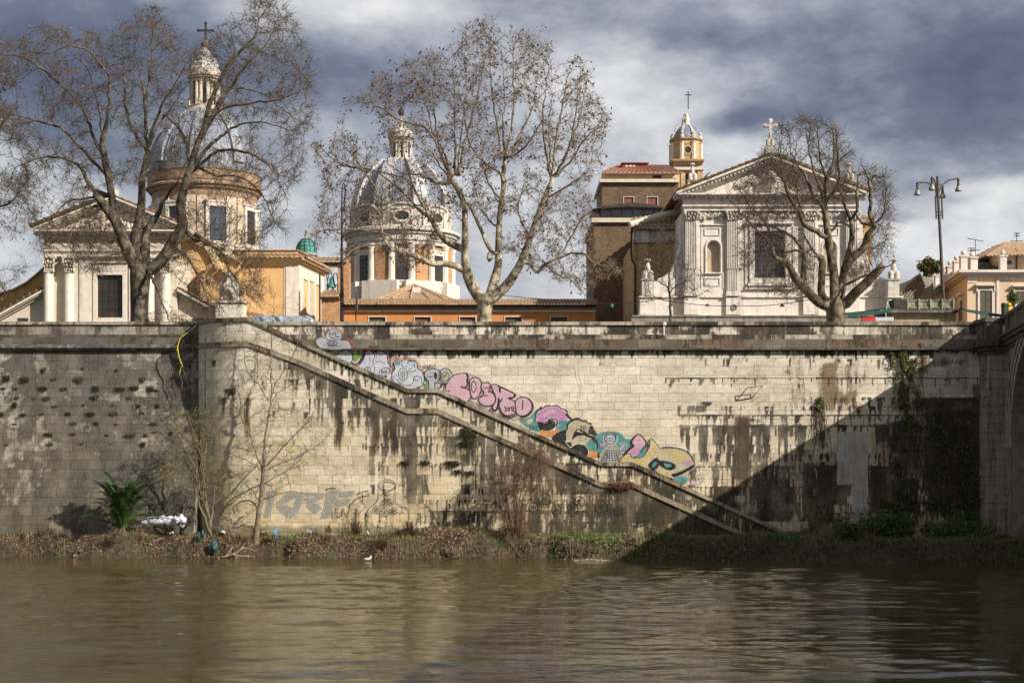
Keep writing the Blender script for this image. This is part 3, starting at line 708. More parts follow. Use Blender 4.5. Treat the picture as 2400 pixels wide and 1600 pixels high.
for z0, z1, o_ in ((12.35, 12.55, .10), (12.56, 12.8, .25), (12.81, 13.02, .42), (13.03, 13.2, .55)): bstrip(mb, .1, UE, z0, z1, o_, sl=.006)
mb.build('bridge_cornice', M('bridge_dark', (.16, .145, .12), (.07, .062, .052), 2, .9, .5, 12, streak=(.025, .024, .022), sfac=(.48, .62)), br)
mb = MB(); bstrip(mb, .1, UE, 13.21, 14.15, .20, -.25); bstrip(mb, .05, UE, 14.16, 14.38, .30, -.33)
for k in range(22):
    bstrip(mb, 1.0 + 3.4 * k, 2.0 + 3.4 * k, 13.215, 14.30, .27, -.30)
mb.build('bridge_parapet', MATS['bridge_dark'], br)
mb = MB(); bstrip(mb, 0, UE, 13.21, 13.25, -.3, -W, .012); mb.build('bridge_deck', asph, br)
# abutment pier facing the river with channelled blocks
mb = MB(); YP = 85.75; xa, xb = X(2318, YP), 30.2
z = .3
while z < Z(830, YP):
    mb.box(xa, xb, YP, YW + .3, z + .015, z + .525); z += .54
mb.box(xa + .06, xb - .02, YP + .05, YW + .29, .2, Z(829, YP))
mb.build('abutment_pier', M('pier_stone', (.36, .325, .27), (.25, .22, .18), 1.5, .9, .4, 12, streak=(.05, .045, .04), sfac=(.47, .62)), br)
mb = MB()
for a_, b_, e_ in ((822, 830, .12), (812, 821.6, .30), (803, 811.6, .52), (796, 802.6, .40)): mb.box(xa - e_, xb - .03, YP - e_, YW + .3, Z(b_, YP), Z(a_, YP))
mb.box(xa - .12, xb - .03, YP - .1, YW + .3, Z(795.6, YP), Z(755, YP)); mb.box(xa + .02 - .32, xb - .03, YP - .24, YW + .3, Z(754.6, YP), Z(745, YP))
mb.box(xa - .18, xa + .55, YP - .16, YW + .28, Z(795.3, YP), Z(755.4, YP))
mb.build('abutment_cornice', MATS['bridge_dark'], br)
# ================================================================ building kit
cream = M('cream_stucco', (.60, .52, .41), (.52, .44, .34), 1.2, .9, .15, 8, streak=(.36, .30, .23), sfac=(.55, .75))
offwhite = M('offwhite_stucco', (.66, .59, .49), (.58, .51, .42), 1.5, .9, .15, 10, streak=(.34, .29, .23), sfac=(.54, .72))
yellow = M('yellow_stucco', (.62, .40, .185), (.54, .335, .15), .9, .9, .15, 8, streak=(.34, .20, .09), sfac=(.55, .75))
yellow_lt = M('pale_yellow_stucco', (.66, .52, .30), (.60, .46, .26), .9, .9, .15, 8, streak=(.42, .31, .18), sfac=(.56, .76))
orange = M('orange_stucco', (.56, .235, .075), (.49, .20, .065), .8, .9, .15, 8, streak=(.33, .15, .06), sfac=(.55, .75))
orange_dk = M('brown_stucco', (.36, .22, .115), (.29, .175, .09), .8, .9)
white_st = M('facade_travertine', (.66, .60, .52), (.56, .50, .43), 1.3, .88, .25, 9, streak=(.27, .235, .20), sfac=(.53, .70), spot=((.36, .32, .27), 4, .62))
white_tr = M('facade_trim', (.68, .62, .54), (.55, .49, .42), 2.2, .88, .3, 12, streak=(.20, .17, .145), sfac=(.50, .68))
carved = M('carved_stone', (.64, .57, .49), (.42, .37, .31), 3, .9, .6, 16, streak=(.15, .13, .11), sfac=(.50, .66))
carved_lt = M('carved_stone_warm', (.62, .54, .43), (.44, .37, .29), 3, .9, .6, 16, streak=(.2, .165, .13), sfac=(.52, .68))
brick_dk = M('dark_brick', (.185, .122, .074), (.125, .082, .05), .8, .92, .3, 10, brick=(.28, .08, (.75, .75, .7)), streak=(.10, .065, .042), sfac=(.52, .72))
brick_tan = M('tan_brick', (.50, .35, .19), (.41, .28, .145), 1.0, .92, .3, 10, brick=(.28, .08, (1.1, 1.1, 1.05)), streak=(.26, .18, .10), sfac=(.53, .72))
brick_or = M('orange_brick', (.47, .26, .135), (.38, .205, .105), 1.2, .92, .3, 10, brick=(.28, .08, (1.2, 1.2, 1.15)), streak=(.24, .15, .09), sfac=(.54, .72))
brick_dr = M('drum_brick', (.37, .25, .165), (.26, .17, .11), 1.2, .92, .3, 10, brick=(.3, .09, (1.2, 1.2, 1.15)), streak=(.20, .14, .10), sfac=(.5, .7))
lead = M('lead_sheet', (.20, .225, .28), (.125, .145, .185), 1.6, .50, .2, 6, streak=(.12, .13, .155), sfac=(.5, .68), sx=(3, 3, .3), spec=.5)
lead_dk = M('lead_ribs', (.32, .33, .35), (.18, .19, .21), 2.0, .6, .2, 6)
copper = M('green_copper', (.075, .26, .205), (.045, .18, .145), 2, .6, .2, 8, streak=(.03, .10, .085), sfac=(.5, .7))
dark_glass = M('dark_glass', (.022, .022, .026), (.055, .045, .04), 2.5, .25, 0, spec=.5)
blue_glass = M('blue_glass', (.07, .10, .14), (.035, .05, .07), 1.2, .18, 0, spec=.6)
iron = M('dark_iron', (.035, .033, .032), (.02, .02, .02), 8, .6)
shutter = M('brown_shutter', (.11, .095, .065), (.08, .07, .048), 3, .8)
red_shutter = M('red_shutter', (.22, .085, .06), (.15, .06, .045), 3, .8)
tile = M('clay_tiles', **TILE_C)
tile_red = M('red_clay_tiles', (.33, .17, .11), (.20, .10, .07), 5, .85, .5)

def holed(mb, px0, py0, px1, Y, d, holes, zb=ZT, rd=.35, reveal=True):
    """slab from px0..px1, top py0, down to zb, with rectangular openings"""
    x0, x1, z1 = X(px0, Y), X(px1, Y), Z(py0, Y)
    H = [(X(a, Y), X(c_, Y), Z(e_, Y), Z(b, Y)) for a, b, c_, e_ in holes]
    xs = sorted({x0, x1} | {h[i] for h in H for i in (0, 1)}); zs = sorted({zb, z1} | {max(zb, h[i]) for h in H for i in (2, 3)})
    D = {}; vs = []; fs = []
    def vt(*p):
        p = tuple(round(q, 5) for q in p)
        if p not in D: D[p] = len(vs); vs.append(p)
        return D[p]
    for i in range(len(xs) - 1):
        for j in range(len(zs) - 1):
            cx, cz = (xs[i] + xs[i + 1]) / 2, (zs[j] + zs[j + 1]) / 2
            if any(h[0] < cx < h[1] and h[2] < cz < h[3] for h in H): continue
            fs.append((vt(xs[i], Y, zs[j]), vt(xs[i + 1], Y, zs[j]), vt(xs[i + 1], Y, zs[j + 1]), vt(xs[i], Y, zs[j + 1])))
    for a, b, c_, e_ in H:
        c_ = max(c_, zb)
        q = [(a, c_), (b, c_), (b, e_), (a, e_)]
        for k in range(4):
            (xa, za), (xb, zb_) = q[k], q[(k + 1) % 4]
            fs.append((vt(xb, Y, zb_), vt(xa, Y, za), vt(xa, Y + rd, za), vt(xb, Y + rd, zb_)))
        if reveal: fs.append((vt(a, Y + rd, c_), vt(b, Y + rd, c_), vt(b, Y + rd, e_), vt(a, Y + rd, e_)))
    q = [vt(x0, Y, zb), vt(x1, Y, zb), vt(x1, Y, z1), vt(x0, Y, z1)]; r = [vt(x0, Y + d, zb), vt(x1, Y + d, zb), vt(x1, Y + d, z1), vt(x0, Y + d, z1)]
    fs += [(q[1], r[1], r[2], q[2]), (q[2], r[2], r[3], q[3]), (q[3], r[3], r[0], q[0]), (r[1], r[0], r[3], r[2])]
    mb.add(vs, fs)
def window(parent, px0, py0, px1, py1, Y, nx, ny, fw=0, fmat=None, gmat=None, rd=.34, bar=.03, bmat=None, sill=True, proud=.1):
    fr = MB(); root = None
    if fw:
        k = fw
        fr.pb(px0 - k, py0 - k, px0 - .1, py1 + k, Y - proud, proud + .001); fr.pb(px1 + .1, py0 - k, px1 + k, py1 + k, Y - proud, proud + .001)
        fr.pb(px0 - .1, py0 - k, px1 + .1, py0 - .1, Y - proud, proud + .001); fr.pb(px0 - .1, py1 + .1, px1 + .1, py1 + k, Y - proud, proud + .001)
        if sill: fr.pb(px0 - k * 1.3, py1 + k + .2, px1 + k * 1.3, py1 + k * 1.5 + .2, Y - proud - .12, proud + .12)
        root = fr.build('window', fmat, parent); g = MB(); g.pb(px0 - .3, py0 - .3, px1 + .3, py1 + .3, Y + rd - .06, .05); p = g.build('pane', gmat or dark_glass, root)
    else:
        g = MB(); g.pb(px0 - .3, py0 - .3, px1 + .3, py1 + .3, Y + rd - .06, .05); root = g.build('window', gmat or dark_glass, parent)
    if nx > 1 or ny > 1:
        b = MB()
        for i in range(1, nx):
            x = X(px0 + (px1 - px0) * i / nx, Y + rd); b.box(x - bar / 2, x + bar / 2, Y + rd - .10, Y + rd - .055, Z(py1, Y + rd), Z(py0, Y + rd))
        for j in range(1, ny):
            z = Z(py0 + (py1 - py0) * j / ny, Y + rd); b.box(X(px0, Y + rd), X(px1, Y + rd), Y + rd - .095, Y + rd - .05, z - bar / 2, z + bar / 2)
        b.build('glazing_bars', bmat or iron, root)
    return root
def rake(mb, a, b, th, Y, d, off=0):
    """sloping band from pixel a to pixel b, th pixels thick below its top edge"""
    mb.pprism([(a[0], a[1] + off), (b[0], b[1] + off), (b[0], b[1] + off + th), (a[0], a[1] + off + th)], Y, d)
def teeth(mb, a, b, n, w_, h, Y, d, off=0):
    for i in range(n):
        t = (i + .5) / n; px = a[0] + (b[0] - a[0]) * t; py = a[1] + (b[1] - a[1]) * t + off
        mb.pb(px - w_ / 2, py, px + w_ / 2, py + h, Y, d)
def capital(mb, px0, px1, py0, py1, Y, rs, depth=.35):
    """leafy capital: two rows of curling leaves under an abacus, with corner scrolls"""
    w_ = px1 - px0; h = py1 - py0; x0, x1 = X(px0, Y), X(px1, Y); z0, z1 = Z(py1, Y), Z(py0, Y); W_ = x1 - x0; Hh = z1 - z0
    mb.box(x0 + W_ * .1, x1 - W_ * .1, Y - depth * .35, Y + .1, z0, z1 - Hh * .12)
    mb.box(x0 - W_ * .12, x1 + W_ * .12, Y - depth * 1.2, Y + .1, z1 - Hh * .12, z1)
    for r_, (zz, n) in enumerate(((.16, 5), (.42, 4), (.62, 5))):
        for i in range(n):
            xx = x0 + W_ * ((i + .5) / n); q = 1 + r_ * .12
            mb.blob((x0 + W_ / 2 + (xx - x0 - W_ / 2) * q, Y - depth * (.5 + .25 * r_), z0 + Hh * (zz + .03 * rs.randn())), (W_ / n * .42, depth * .35, Hh * .14), rs, 6, 5, .3)
    for sx in (-.02, 1.02): mb.blob((x0 + W_ * sx, Y - depth * 1.0, z1 - Hh * .24), (W_ * .13, depth * .35, Hh * .13), rs, 7, 5, .2)
def carving(mb, px0, py0, px1, py1, Y, n, rs, d=.16, size=.13):
    for i in range(n):
        mb.blob((X(rs.uniform(px0, px1), Y), Y - rs.uniform(0, d), Z(rs.uniform(py0, py1), Y)), (size * rs.uniform(.5, 1.4), d * rs.uniform(.6, 1.2), size * rs.uniform(.5, 1.3)), rs, 6, 5, .35)
def radial(mb, cx, cy, r0, r1, a, hw, z0, z1, hw1=None, zt=None):
    d = Vector((math.sin(a), -math.cos(a), 0)); t = Vector((math.cos(a), math.sin(a), 0)); c_ = Vector((cx, cy, 0)); hw1 = hw if hw1 is None else hw1
    vs = []
    for z in (z0, z1):
        for r, s_ in ((r1, -hw1), (r1, hw1), (r0, hw), (r0, -hw)):
            p = c_ + d * r + t * s_; vs.append((p.x, p.y, z))
    mb.add(vs, [(0, 3, 2, 1), (4, 5, 6, 7), (0, 1, 5, 4), (1, 2, 6, 5), (2, 3, 7, 6), (3, 0, 4, 7)])
def ribs(mb, prof, cx, cy, angs, w_, h):
    for a in angs:
        d = Vector((math.sin(a), -math.cos(a), 0)); t = Vector((math.cos(a), math.sin(a), 0)); c_ = Vector((cx, cy, 0)); vs = []
        for i, (r, z) in enumerate(prof):
            ww = w_ * (.45 + .55 * r / prof[0][0])
            for rr, s_ in ((r + h, -ww), (r + h, ww), (r - .05, ww), (r - .05, -ww)):
                p = c_ + d * rr + t * s_; vs.append((p.x, p.y, z + (h * .3 if rr > r else 0)))
        fs = []
        for i in range(len(prof) - 1):
            for k in range(4):
                k2 = (k + 1) % 4; fs.append((i * 4 + k, i * 4 + k2, (i + 1) * 4 + k2, (i + 1) * 4 + k))
        fs.append((3, 2, 1, 0)); mb.add(vs, fs)
def finial_tube(mb, lst, cx, cy, Y, n=12): mb.lathe([(r * Y / F, Z(py, Y)) for r, py in lst], cx, cy, n)
def cross(mb, px, y0, y1, arm, ya, Y, w_=.06, fancy=False):
    x = X(px, Y); mb.box(x - w_, x + w_, Y - w_, Y + w_, Z(y1, Y), Z(y0, Y)); a = arm * Y / F; z = Z(ya, Y)
    mb.box(x - a, x + a, Y - w_ * .98, Y + w_ * .98, z - w_, z + w_)
    if fancy:
        for (xx, zz) in ((x - a, z), (x + a, z), (x, Z(y0, Y))): mb.blob((xx, Y, zz), (w_ * 1.9, w_ * 1.3, w_ * 1.9), RS(1), 8, 6, .05)

# ================================================================ columned church on the left
Y = 118.0; rs = RS(61)
ch = thing('columned_church', 'cream church front with fluted Corinthian columns and a pediment behind the tallest tree', 'church', (X(259, Y), Y, ZT))
mb = MB(); holed(mb, 104, 601, 414, Y, 9, [(227, 644, 287, 744)]); mb.build('wall', cream, ch)
window(ch, 227, 644, 287, 744, Y, 4, 5, 9, offwhite, M('brown_glass', (.045, .03, .024), (.022, .018, .016), 1.2, .3, spec=.5), bar=.05)
mb = MB(); mb.pb(214, 612, 300, 616, Y - .22, .22); mb.pb(218, 616.3, 296, 634, Y - .06, .06); mb.pb(186, 606, 214, 770, Y - .10, .10); mb.pb(302, 606, 330, 770, Y - .10, .10); mb.build('wall_panels', offwhite, ch)
fl = lambda a, z: 1 - .055 * abs(math.cos(a * 10))
for px in (117, 164, 352, 389):
    mb = MB(); cx, cy, r = X(px, Y), Y - .28, 12.2 * Y / F
    mb.lathe([(r * 1.02, ZT + .8), (r, 17.5), (r * .97, 20), (r * .90, Z(641, Y))], cx, cy, 60, wob=fl); mb.lathe([(r * 1.0, Z(641, Y)), (r * 1.05, Z(640.4, Y)), (r * 1.05, Z(638.5, Y)), (r * .9, Z(638, Y))], cx, cy, 24)
    o = mb.build('column', offwhite, ch, True)
    mb = MB(); capital(mb, px - 12.5, px + 12.5, 602, 638, Y - .28 - r * .3, rs, .42); mb.build('capital', carved_lt, o)
mb = MB(); mb.pb(103, 593.5, 416, 600.8, Y - .42, 1.2); mb.pb(102.5, 588.5, 416.5, 593.3, Y - .47, 1.2); mb.pb(101, 584.8, 418, 588.3, Y - .60, 1.3); mb.build('architrave', offwhite, ch)
mb = MB(); mb.pb(103, 560, 416, 584.6, Y - .40, 1.2); mb.build('frieze', M('grey_frieze', (.50, .44, .36), (.38, .33, .27), 3, .9, .4, 14, streak=(.28, .24, .19), sfac=(.5, .7)), ch)
mb = MB()
for i in range(9):
    for k in range(12):
        t = k / 11; px = 112 + i * 34.5 + t * 26; mb.blob((X(px, Y), Y - .43, Z(568 + 9 * math.sin(math.pi * t), Y)), (.10, .06, .13), rs, 6, 5, .2)
mb.build('garlands', carved_lt, ch)
mb = MB(); mb.pb(98, 556.4, 421, 559.8, Y - .55, 1.4); teeth(mb, (100, 551), (419, 551), 62, 3.0, 5, Y - .70, .5); mb.pb(99, 549.4, 420, 556.2, Y - .50, 1.2); mb.build('dentils', offwhite, ch)
mb = MB(); mb.pb(80, 538.2, 438, 541.6, Y - 1.30, 2.2); mb.pb(83, 541.8, 435, 546.0, Y - 1.15, 2.0); teeth(mb, (88, 546), (430, 546), 22, 7, 3.2, Y - 1.05, 1.0); mb.pb(92, 546.2, 427, 549.2, Y - .62, 1.4); mb.build('cornice', offwhite, ch)
ap = (262, 459)
mb = MB()
for tip in ((77.5, 533), (441, 533)):
    rake(mb, tip, ap, 4.2, Y - 1.35, 2.3); rake(mb, tip, ap, 4.6, Y - 1.18, 2.0, 4.4); rake(mb, tip, ap, 3.2, Y - .70, 1.4, 13)
    teeth(mb, (tip[0] + (8 if tip[0] < 200 else -8), 531), ap, 15, 6.5, 4.5, Y - 1.0, .8, 8.5)
    teeth(mb, (tip[0] + (14 if tip[0] < 200 else -14), 531), ap, 44, 2.4, 3.4, Y - .6, .4, 16)
mb.build('raking_cornice', offwhite, ch)
mb = MB(); mb.pprism([(92, 538), (262, 466), (427, 538)], Y - .30, 9.2); carving(mb, 175, 512, 350, 534, Y - .32, 60, rs, .14, .2); carving(mb, 225, 486, 300, 512, Y - .32, 40, rs, .14, .2); mb.build('tympanum', carved_lt, ch)
mb = MB(); mb.pb(256, 441, 270, 461, Y - .6, 1.0); finial_tube(mb, [(5, 441), (4, 436), (5, 430), (2.5, 424), (3, 419), (.2, 414)], X(263, Y), Y - .1, Y); mb.build('apex_pedestal', carved_lt, ch)
# nave roof behind
mb = MB(); e = 1.2
tile_roof(mb, (X(76, Y), Y - .9, Z(534, Y)), (X(76, Y), Y + 16, Z(534, Y)), (X(262, Y), Y - .9, Z(460.5, Y)), (X(262, Y), Y + 16, Z(460.5, Y))); tile_roof(mb, (X(442, Y), Y - .9, Z(534, Y)), (X(442, Y), Y + 16, Z(534, Y)), (X(262, Y), Y - .9, Z(460.5, Y)), (X(262, Y), Y + 16, Z(460.5, Y))); mb.build('roof', tile, ch)
# side aisles with half pediments
for sgn in (-1, 1):
    f_ = lambda px: 259 + sgn * (259 - px)
    mb = MB(); mb.pprism([(f_(103), 683), (f_(0), 740), (f_(-150), 820), (f_(-150), 866), (f_(103), 866)][::1], Y + .5, 7); mb.build('aisle_wall', cream, ch)
    mb = MB(); a_, b_ = (f_(103), 676), (f_(-150), 816)
    rake(mb, a_, b_, 5, Y - .35, 1.6); rake(mb, a_, b_, 4, Y - .15, 1.2, 5.2); rake(mb, a_, b_, 3, Y + .2, .6, 13)
    teeth(mb, a_, b_, 66, 2.2, 3.8, Y + .22, .4, 9.5); mb.build('aisle_cornice', offwhite, ch)
    mb = MB(); xa, xb = X(f_(103), Y), X(f_(-150), Y)
    tile_roof(mb, (xb, Y - .3, Z(815, Y)), (xb, Y + 7.5, Z(815, Y)), (xa, Y - .3, Z(675, Y)), (xa, Y + 7.5, Z(675, Y))); mb.build('aisle_roof', tile, ch)
    mb = MB(); mb.pb(min(f_(42), f_(66)), 745, max(f_(42), f_(66)), 751.5, Y + .44, .1); mb.build('aisle_opening', dark_glass, ch)
# yellow buttress walls sweeping down from the nave
mb = MB(); YB = 124.0
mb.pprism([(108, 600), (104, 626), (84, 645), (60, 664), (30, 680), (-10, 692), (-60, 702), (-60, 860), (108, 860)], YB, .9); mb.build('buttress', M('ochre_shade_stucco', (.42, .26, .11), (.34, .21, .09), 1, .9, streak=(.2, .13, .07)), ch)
mb = MB(); pts = [(108, 598), (104, 622), (84, 641), (60, 660), (30, 676), (-10, 688), (-60, 698)]
for i in range(len(pts) - 1): mb.pprism([pts[i], pts[i + 1], (pts[i + 1][0], pts[i + 1][1] + 4), (pts[i][0], pts[i][1] + 4)], YB - .2, 1.3)
mb.build('buttress_coping', tile, ch)
mb = MB()
mb.pprism([(408, 548), (428, 556), (470, 570), (505, 584), (530, 598), (560, 616), (560, 860), (408, 860)], YB, 12)
mb.build('nave_wall', yellow, ch)
mb = MB(); Yq = YB - .25
for a_, b_ in (((412, 548), (470, 566)), ((470, 566), (527, 580)), ((527, 580), (562, 613))): rake(mb, a_, b_, 4, Yq, 1.2)
for a_, b_ in (((478, 578), (492, 600)), ((492, 600), (503, 628)), ((503, 628), (520, 640))): mb.pprism([a_, b_, (b_[0] + 16, b_[1] - 2), (a_[0] + 16, a_[1] - 2)], YB - .45, .46)
mb.build('nave_cornice', yellow_lt, ch)
mb = MB(); tile_roof(mb, P(400, 548, YB - .4), P(566, 617, YB - .4), (X(400, YB + 5), YB + 5, Z(530, YB)), (X(540, YB + 5), YB + 5, Z(590, YB))); mb.build('nave_roof', tile, ch)
mb = MB(); mb.pprism([(470, 640), (492, 626), (515, 634), (540, 656), (556, 676), (592, 716), (640, 750), (640, 800), (470, 800)], YB - 3, 2.4); mb.build('chapel_wall', yellow, ch)
mb = MB(); ps = [(486, 630), (500, 625), (514, 632), (540, 654), (556, 674), (570, 690)]
for i in range(len(ps) - 1): tile_roof(mb, P(ps[i][0], ps[i][1], YB - 3.6), P(ps[i + 1][0], ps[i + 1][1], YB - 3.6), P(ps[i][0], ps[i][1] - 4, YB - .4), P(ps[i + 1][0], ps[i + 1][1] - 4, YB - .4))
tile_roof(mb, P(562, 742, YB - 4.4), P(640, 752, YB - 4.4), P(566, 722, YB - 2.2), P(606, 735, YB - 2.2)); mb.build('chapel_roof', tile, ch)

# ---- angel on its pedestal at the aisle corner
YA = 117.2; st = thing('angel_statue', 'weathered stone angel seated on a white pedestal at the end of the church aisle', 'statue', (X(537, YA), YA, Z(740, YA)))
mb = MB(); mb.pb(505, 709, 569, 745, YA, 1.6); mb.pb(502, 704.5, 572, 708.8, YA - .15, 1.9); mb.pb(503.5, 745.3, 570.5, 770, YA - .05, 1.7); mb.build('pedestal', offwhite, st)
mb = MB(); yc = YA + .7
mb.tube([P(538, 704, yc), P(534, 690, yc), P(533, 678, yc), P(535, 665, yc), P(536, 655, yc), P(537, 650, yc)], [.55, .62, .45, .36, .22, .11], 12)
mb.tube([P(530, 686, yc - .3), P(541, 680, yc - .7), P(545, 688, yc - .8), P(546, 703, yc - .7)], [.25, .24, .18, .14], 8)
mb.tube([P(531, 662, yc), P(524, 670, yc - .3), P(527, 681, yc - .5), P(535, 684, yc - .6)], [.15, .13, .10, .07], 8); mb.tube([P(541, 661, yc), P(548, 669, yc - .2), P(553, 679, yc - .3), P(556, 690, yc - .3)], [.15, .13, .10, .07], 8)
mb.blob(P(537, 643, yc), (.22, .24, .28), rs, 10, 8, .05); mb.blob(P(537, 641, yc + .06), (.25, .26, .25), rs, 9, 7, .15)
for k in range(16): mb.blob(P(rs.uniform(518, 560), rs.uniform(694, 705), yc + rs.uniform(-.5, .3)), (.3, .25, .16), rs, 7, 5, .3)
mb.build('figure', carved, st, True)
for sx in (-1, 1):
    mb = MB(); q = [(537 + sx * 2, 658), (537 + sx * 12, 648), (537 + sx * 20, 657), (537 + sx * 23, 676), (537 + sx * 22, 695), (537 + sx * 14, 688), (537 + sx * 6, 672)]
    mb.pprism(q, yc + .25, .14)
    for k in range(5): mb.tube([P(537 + sx * (4 + 2 * k), 660 + k, yc + .22), P(537 + sx * (8 + 3 * k), 676 + 3 * k, yc + .2)], [.07, .05], 5)
    mb.build('wing', carved, st)

# ================================================================ yellow transept chapel
YC = 125.0; tp = thing('yellow_chapel', 'yellow stucco chapel block with white pilasters and an arched niche on its sunlit side', 'building', (X(699, YC), YC, ZT))
mb = MB(); xR = X(699, YC); Y2 = 133.6; xR2 = xR + .12 * (Y2 - YC)
def quadbox(mb, xl, o, z0, z1, yb=Y2, oy=None):
    """block whose right side recedes slightly to the right; o = how far it oversails"""
    oy = o if oy is None else oy; vs = []
    for z in (z0, z1): vs += [(xl, YC - oy, z), (xR + o, YC - oy, z), (xR + o + .12 * (yb - YC + oy + oy), yb + oy, z), (xl, yb + oy, z)]
    mb.add(vs, [(0, 3, 2, 1), (4, 5, 6, 7), (0, 1, 5, 4), (1, 2, 6, 5), (2, 3, 7, 6), (3, 0, 4, 7)])
xl = X(556, YC)
quadbox(mb, xl, 0, ZT, Z(622, YC)); mb.build('wall', yellow, tp)
mb = MB(); quadbox(mb, xl, .12, Z(621.8, YC), Z(616, YC)); quadbox(mb, xl, .35, Z(615.8, YC), Z(611, YC)); quadbox(mb, xl, .62, Z(610.8, YC), Z(606, YC)); mb.build('cornice', yellow_lt, tp)
mb = MB(); quadbox(mb, xl - .5, -.15, Z(605.8, YC), Z(587, YC)); mb.build('attic', yellow, tp)
mb = MB(); quadbox(mb, xl - .6, .0, Z(586.8, YC), Z(585, YC)); mb.build('attic_coping', tile, tp)
mb = MB(); tile_roof(mb, (xl, YC - .75, Z(606, YC)), (xR + .75, YC - .75, Z(606, YC)), (xl, YC + .15, Z(596, YC)), (xR - .15, YC + .15, Z(596, YC)), row=.4)
tile_roof(mb, (xR + .75, YC - .75, Z(606, YC)), (xR + .75 + 1.2, Y2 + .6, Z(606, YC)), (xR - .15, YC + .15, Z(596, YC)), (xR - .15 + 1.1, Y2, Z(596, YC)), row=.4); mb.build('roof', tile, tp)
mb = MB(); mb.pb(670, 622.3, 699.8, 770, YC - .12, .11); mb.pb(666, 622.3, 669.8, 770, YC - .05, .04); mb.build('pilaster', offwhite, tp)
# sunlit side: pilasters, panels and niche laid along the receding face
SD = Vector((.12, 1, 0)).normalized(); SN = Vector((SD.y, -SD.x, 0)); SO = Vector((xR, YC, 0))
def sbx(mb, u0, u1, z0, z1, o1, o0=0.0):
    vs = []
    for o_ in (o0, o1):
        for u, z in ((u0, z0), (u1, z0), (u1, z1), (u0, z1)):
            p = SO + SD * u + SN * o_; vs.append((p.x, p.y, z))
    mb.add(vs, [(3, 2, 1, 0), (4, 5, 6, 7), (0, 1, 5, 4), (1, 2, 6, 5), (2, 3, 7, 6), (3, 0, 4, 7)])
zt_ = Z(622.5, YC)
mb = MB()
for u0, u1 in ((-.1, 1.3), (3.0, 3.5), (5.2, 5.7), (7.3, 8.7)): sbx(mb, u0, u1, ZT, zt_, .12)
sbx(mb, 1.32, 2.98, zt_ - 1.0, zt_, .10); sbx(mb, 3.52, 5.18, zt_ - .9, zt_, .101); sbx(mb, 5.72, 7.28, zt_ - 1.0, zt_, .10)
mb.build('side_pilasters', offwhite, tp)
mb = MB(); n_ = 14
pts = [(3.62, ZT + .3), (5.1, ZT + .3), (5.1, zt_ - 1.9)] + [(4.36 + .74 * math.cos(math.pi * i / n_), zt_ - 1.9 + .74 * math.sin(math.pi * i / n_)) for i in range(1, n_)] + [(3.62, zt_ - 1.9)]
vs = [tuple(SO + SD * u + SN * .02 + Vector((0, 0, z))) for u, z in pts]; vs2 = [tuple(SO + SD * u + SN * -.05 + Vector((0, 0, z))) for u, z in pts]; k = len(vs)
mb.add(vs + vs2, [tuple(range(k))] + [(i, (i + 1) % k, (i + 1) % k + k, i + k) for i in range(k)]); mb.build('niche', M('niche_stucco', (.50, .40, .26), (.42, .33, .21), 2, .9), tp)

# ================================================================ big brick drum and lead dome at the left
def wall_ring(mb, r0, y0, r1, y1, cx, cy, Yd, n=64): mb.lathe([(r0 * Yd / F, Z(y0, Yd)), (r1 * Yd / F, Z(y1, Yd))], cx, cy, n)
YD = 165.0; q = YD / F; cx, cy = X(480, YD), YD
dm = thing('domed_church', 'lead dome on a round brick drum with a tall stone lantern and iron cross', 'church', (cx, cy, ZT))
dprof = [(126, 412), (126, 398), (122, 372), (115, 350), (104, 327), (90, 306), (73, 288), (56, 274), (40, 264)]
DP = [(r * q, Z(y, YD)) for r, y in dprof]
mb = MB(); mb.lathe(DP, cx, cy, 64); d_ = mb.build('dome', lead, dm, True)
mb = MB(); an = [R(26 + 45 * k + s_) for k in range(8) for s_ in (19.5, 25.5)]; ribs(mb, DP[1:], cx, cy, an, .34, .28); mb.build('ribs', lead_dk, dm)
mb = MB(); ribs(mb, DP[1:], cx, cy, [R(26 + 45 * k + s_) for k in range(8) for s_ in (-12, -4, 4, 12)], .05, .06); mb.build('seams', lead_dk, d_)
mb = MB(); mb.lathe([(r * q, Z(y, YD)) for r, y in ((119, 456), (130.5, 441), (130.5, 419), (133, 417), (133, 414), (124, 413.5))], cx, cy, 64); mb.build('attic', brick_dr, dm)
mb = MB(); mb.lathe([(r * q, Z(y, YD)) for r, y in ((119, 478), (121, 470), (121, 462), (127, 459), (128, 455), (134, 452), (134, 448), (130, 444))], cx, cy, 64)
for k in range(120): radial(mb, cx, cy, 118 * q, 124 * q, 2 * math.pi * k / 120, .11, Z(462, YD), Z(458.5, YD))
mb.build('cornice', brick_dr, dm)
mb = MB(); mb.lathe([(119 * q, Z(600, YD)), (119 * q, Z(470, YD))], cx, cy, 64); mb.build('drum', brick_dr, dm)
mb = MB()
for k in range(8):
    for s_ in (-18.5, -13.5, 13.5, 18.5): radial(mb, cx, cy, 118 * q, 121.5 * q, R(26 + 45 * k + s_), .34, Z(588, YD), Z(478, YD))
mb.build('pilasters', M('pale_brick', (.60, .48, .35), (.5, .39, .28), 2, .9, streak=(.3, .22, .15)), dm)
mb = MB(); mb.lathe([(r * q, Z(y, YD)) for r, y in ((124, 660), (124, 592), (126, 590), (126, 586), (121, 584))], cx, cy, 64); mb.build('base', offwhite, dm)
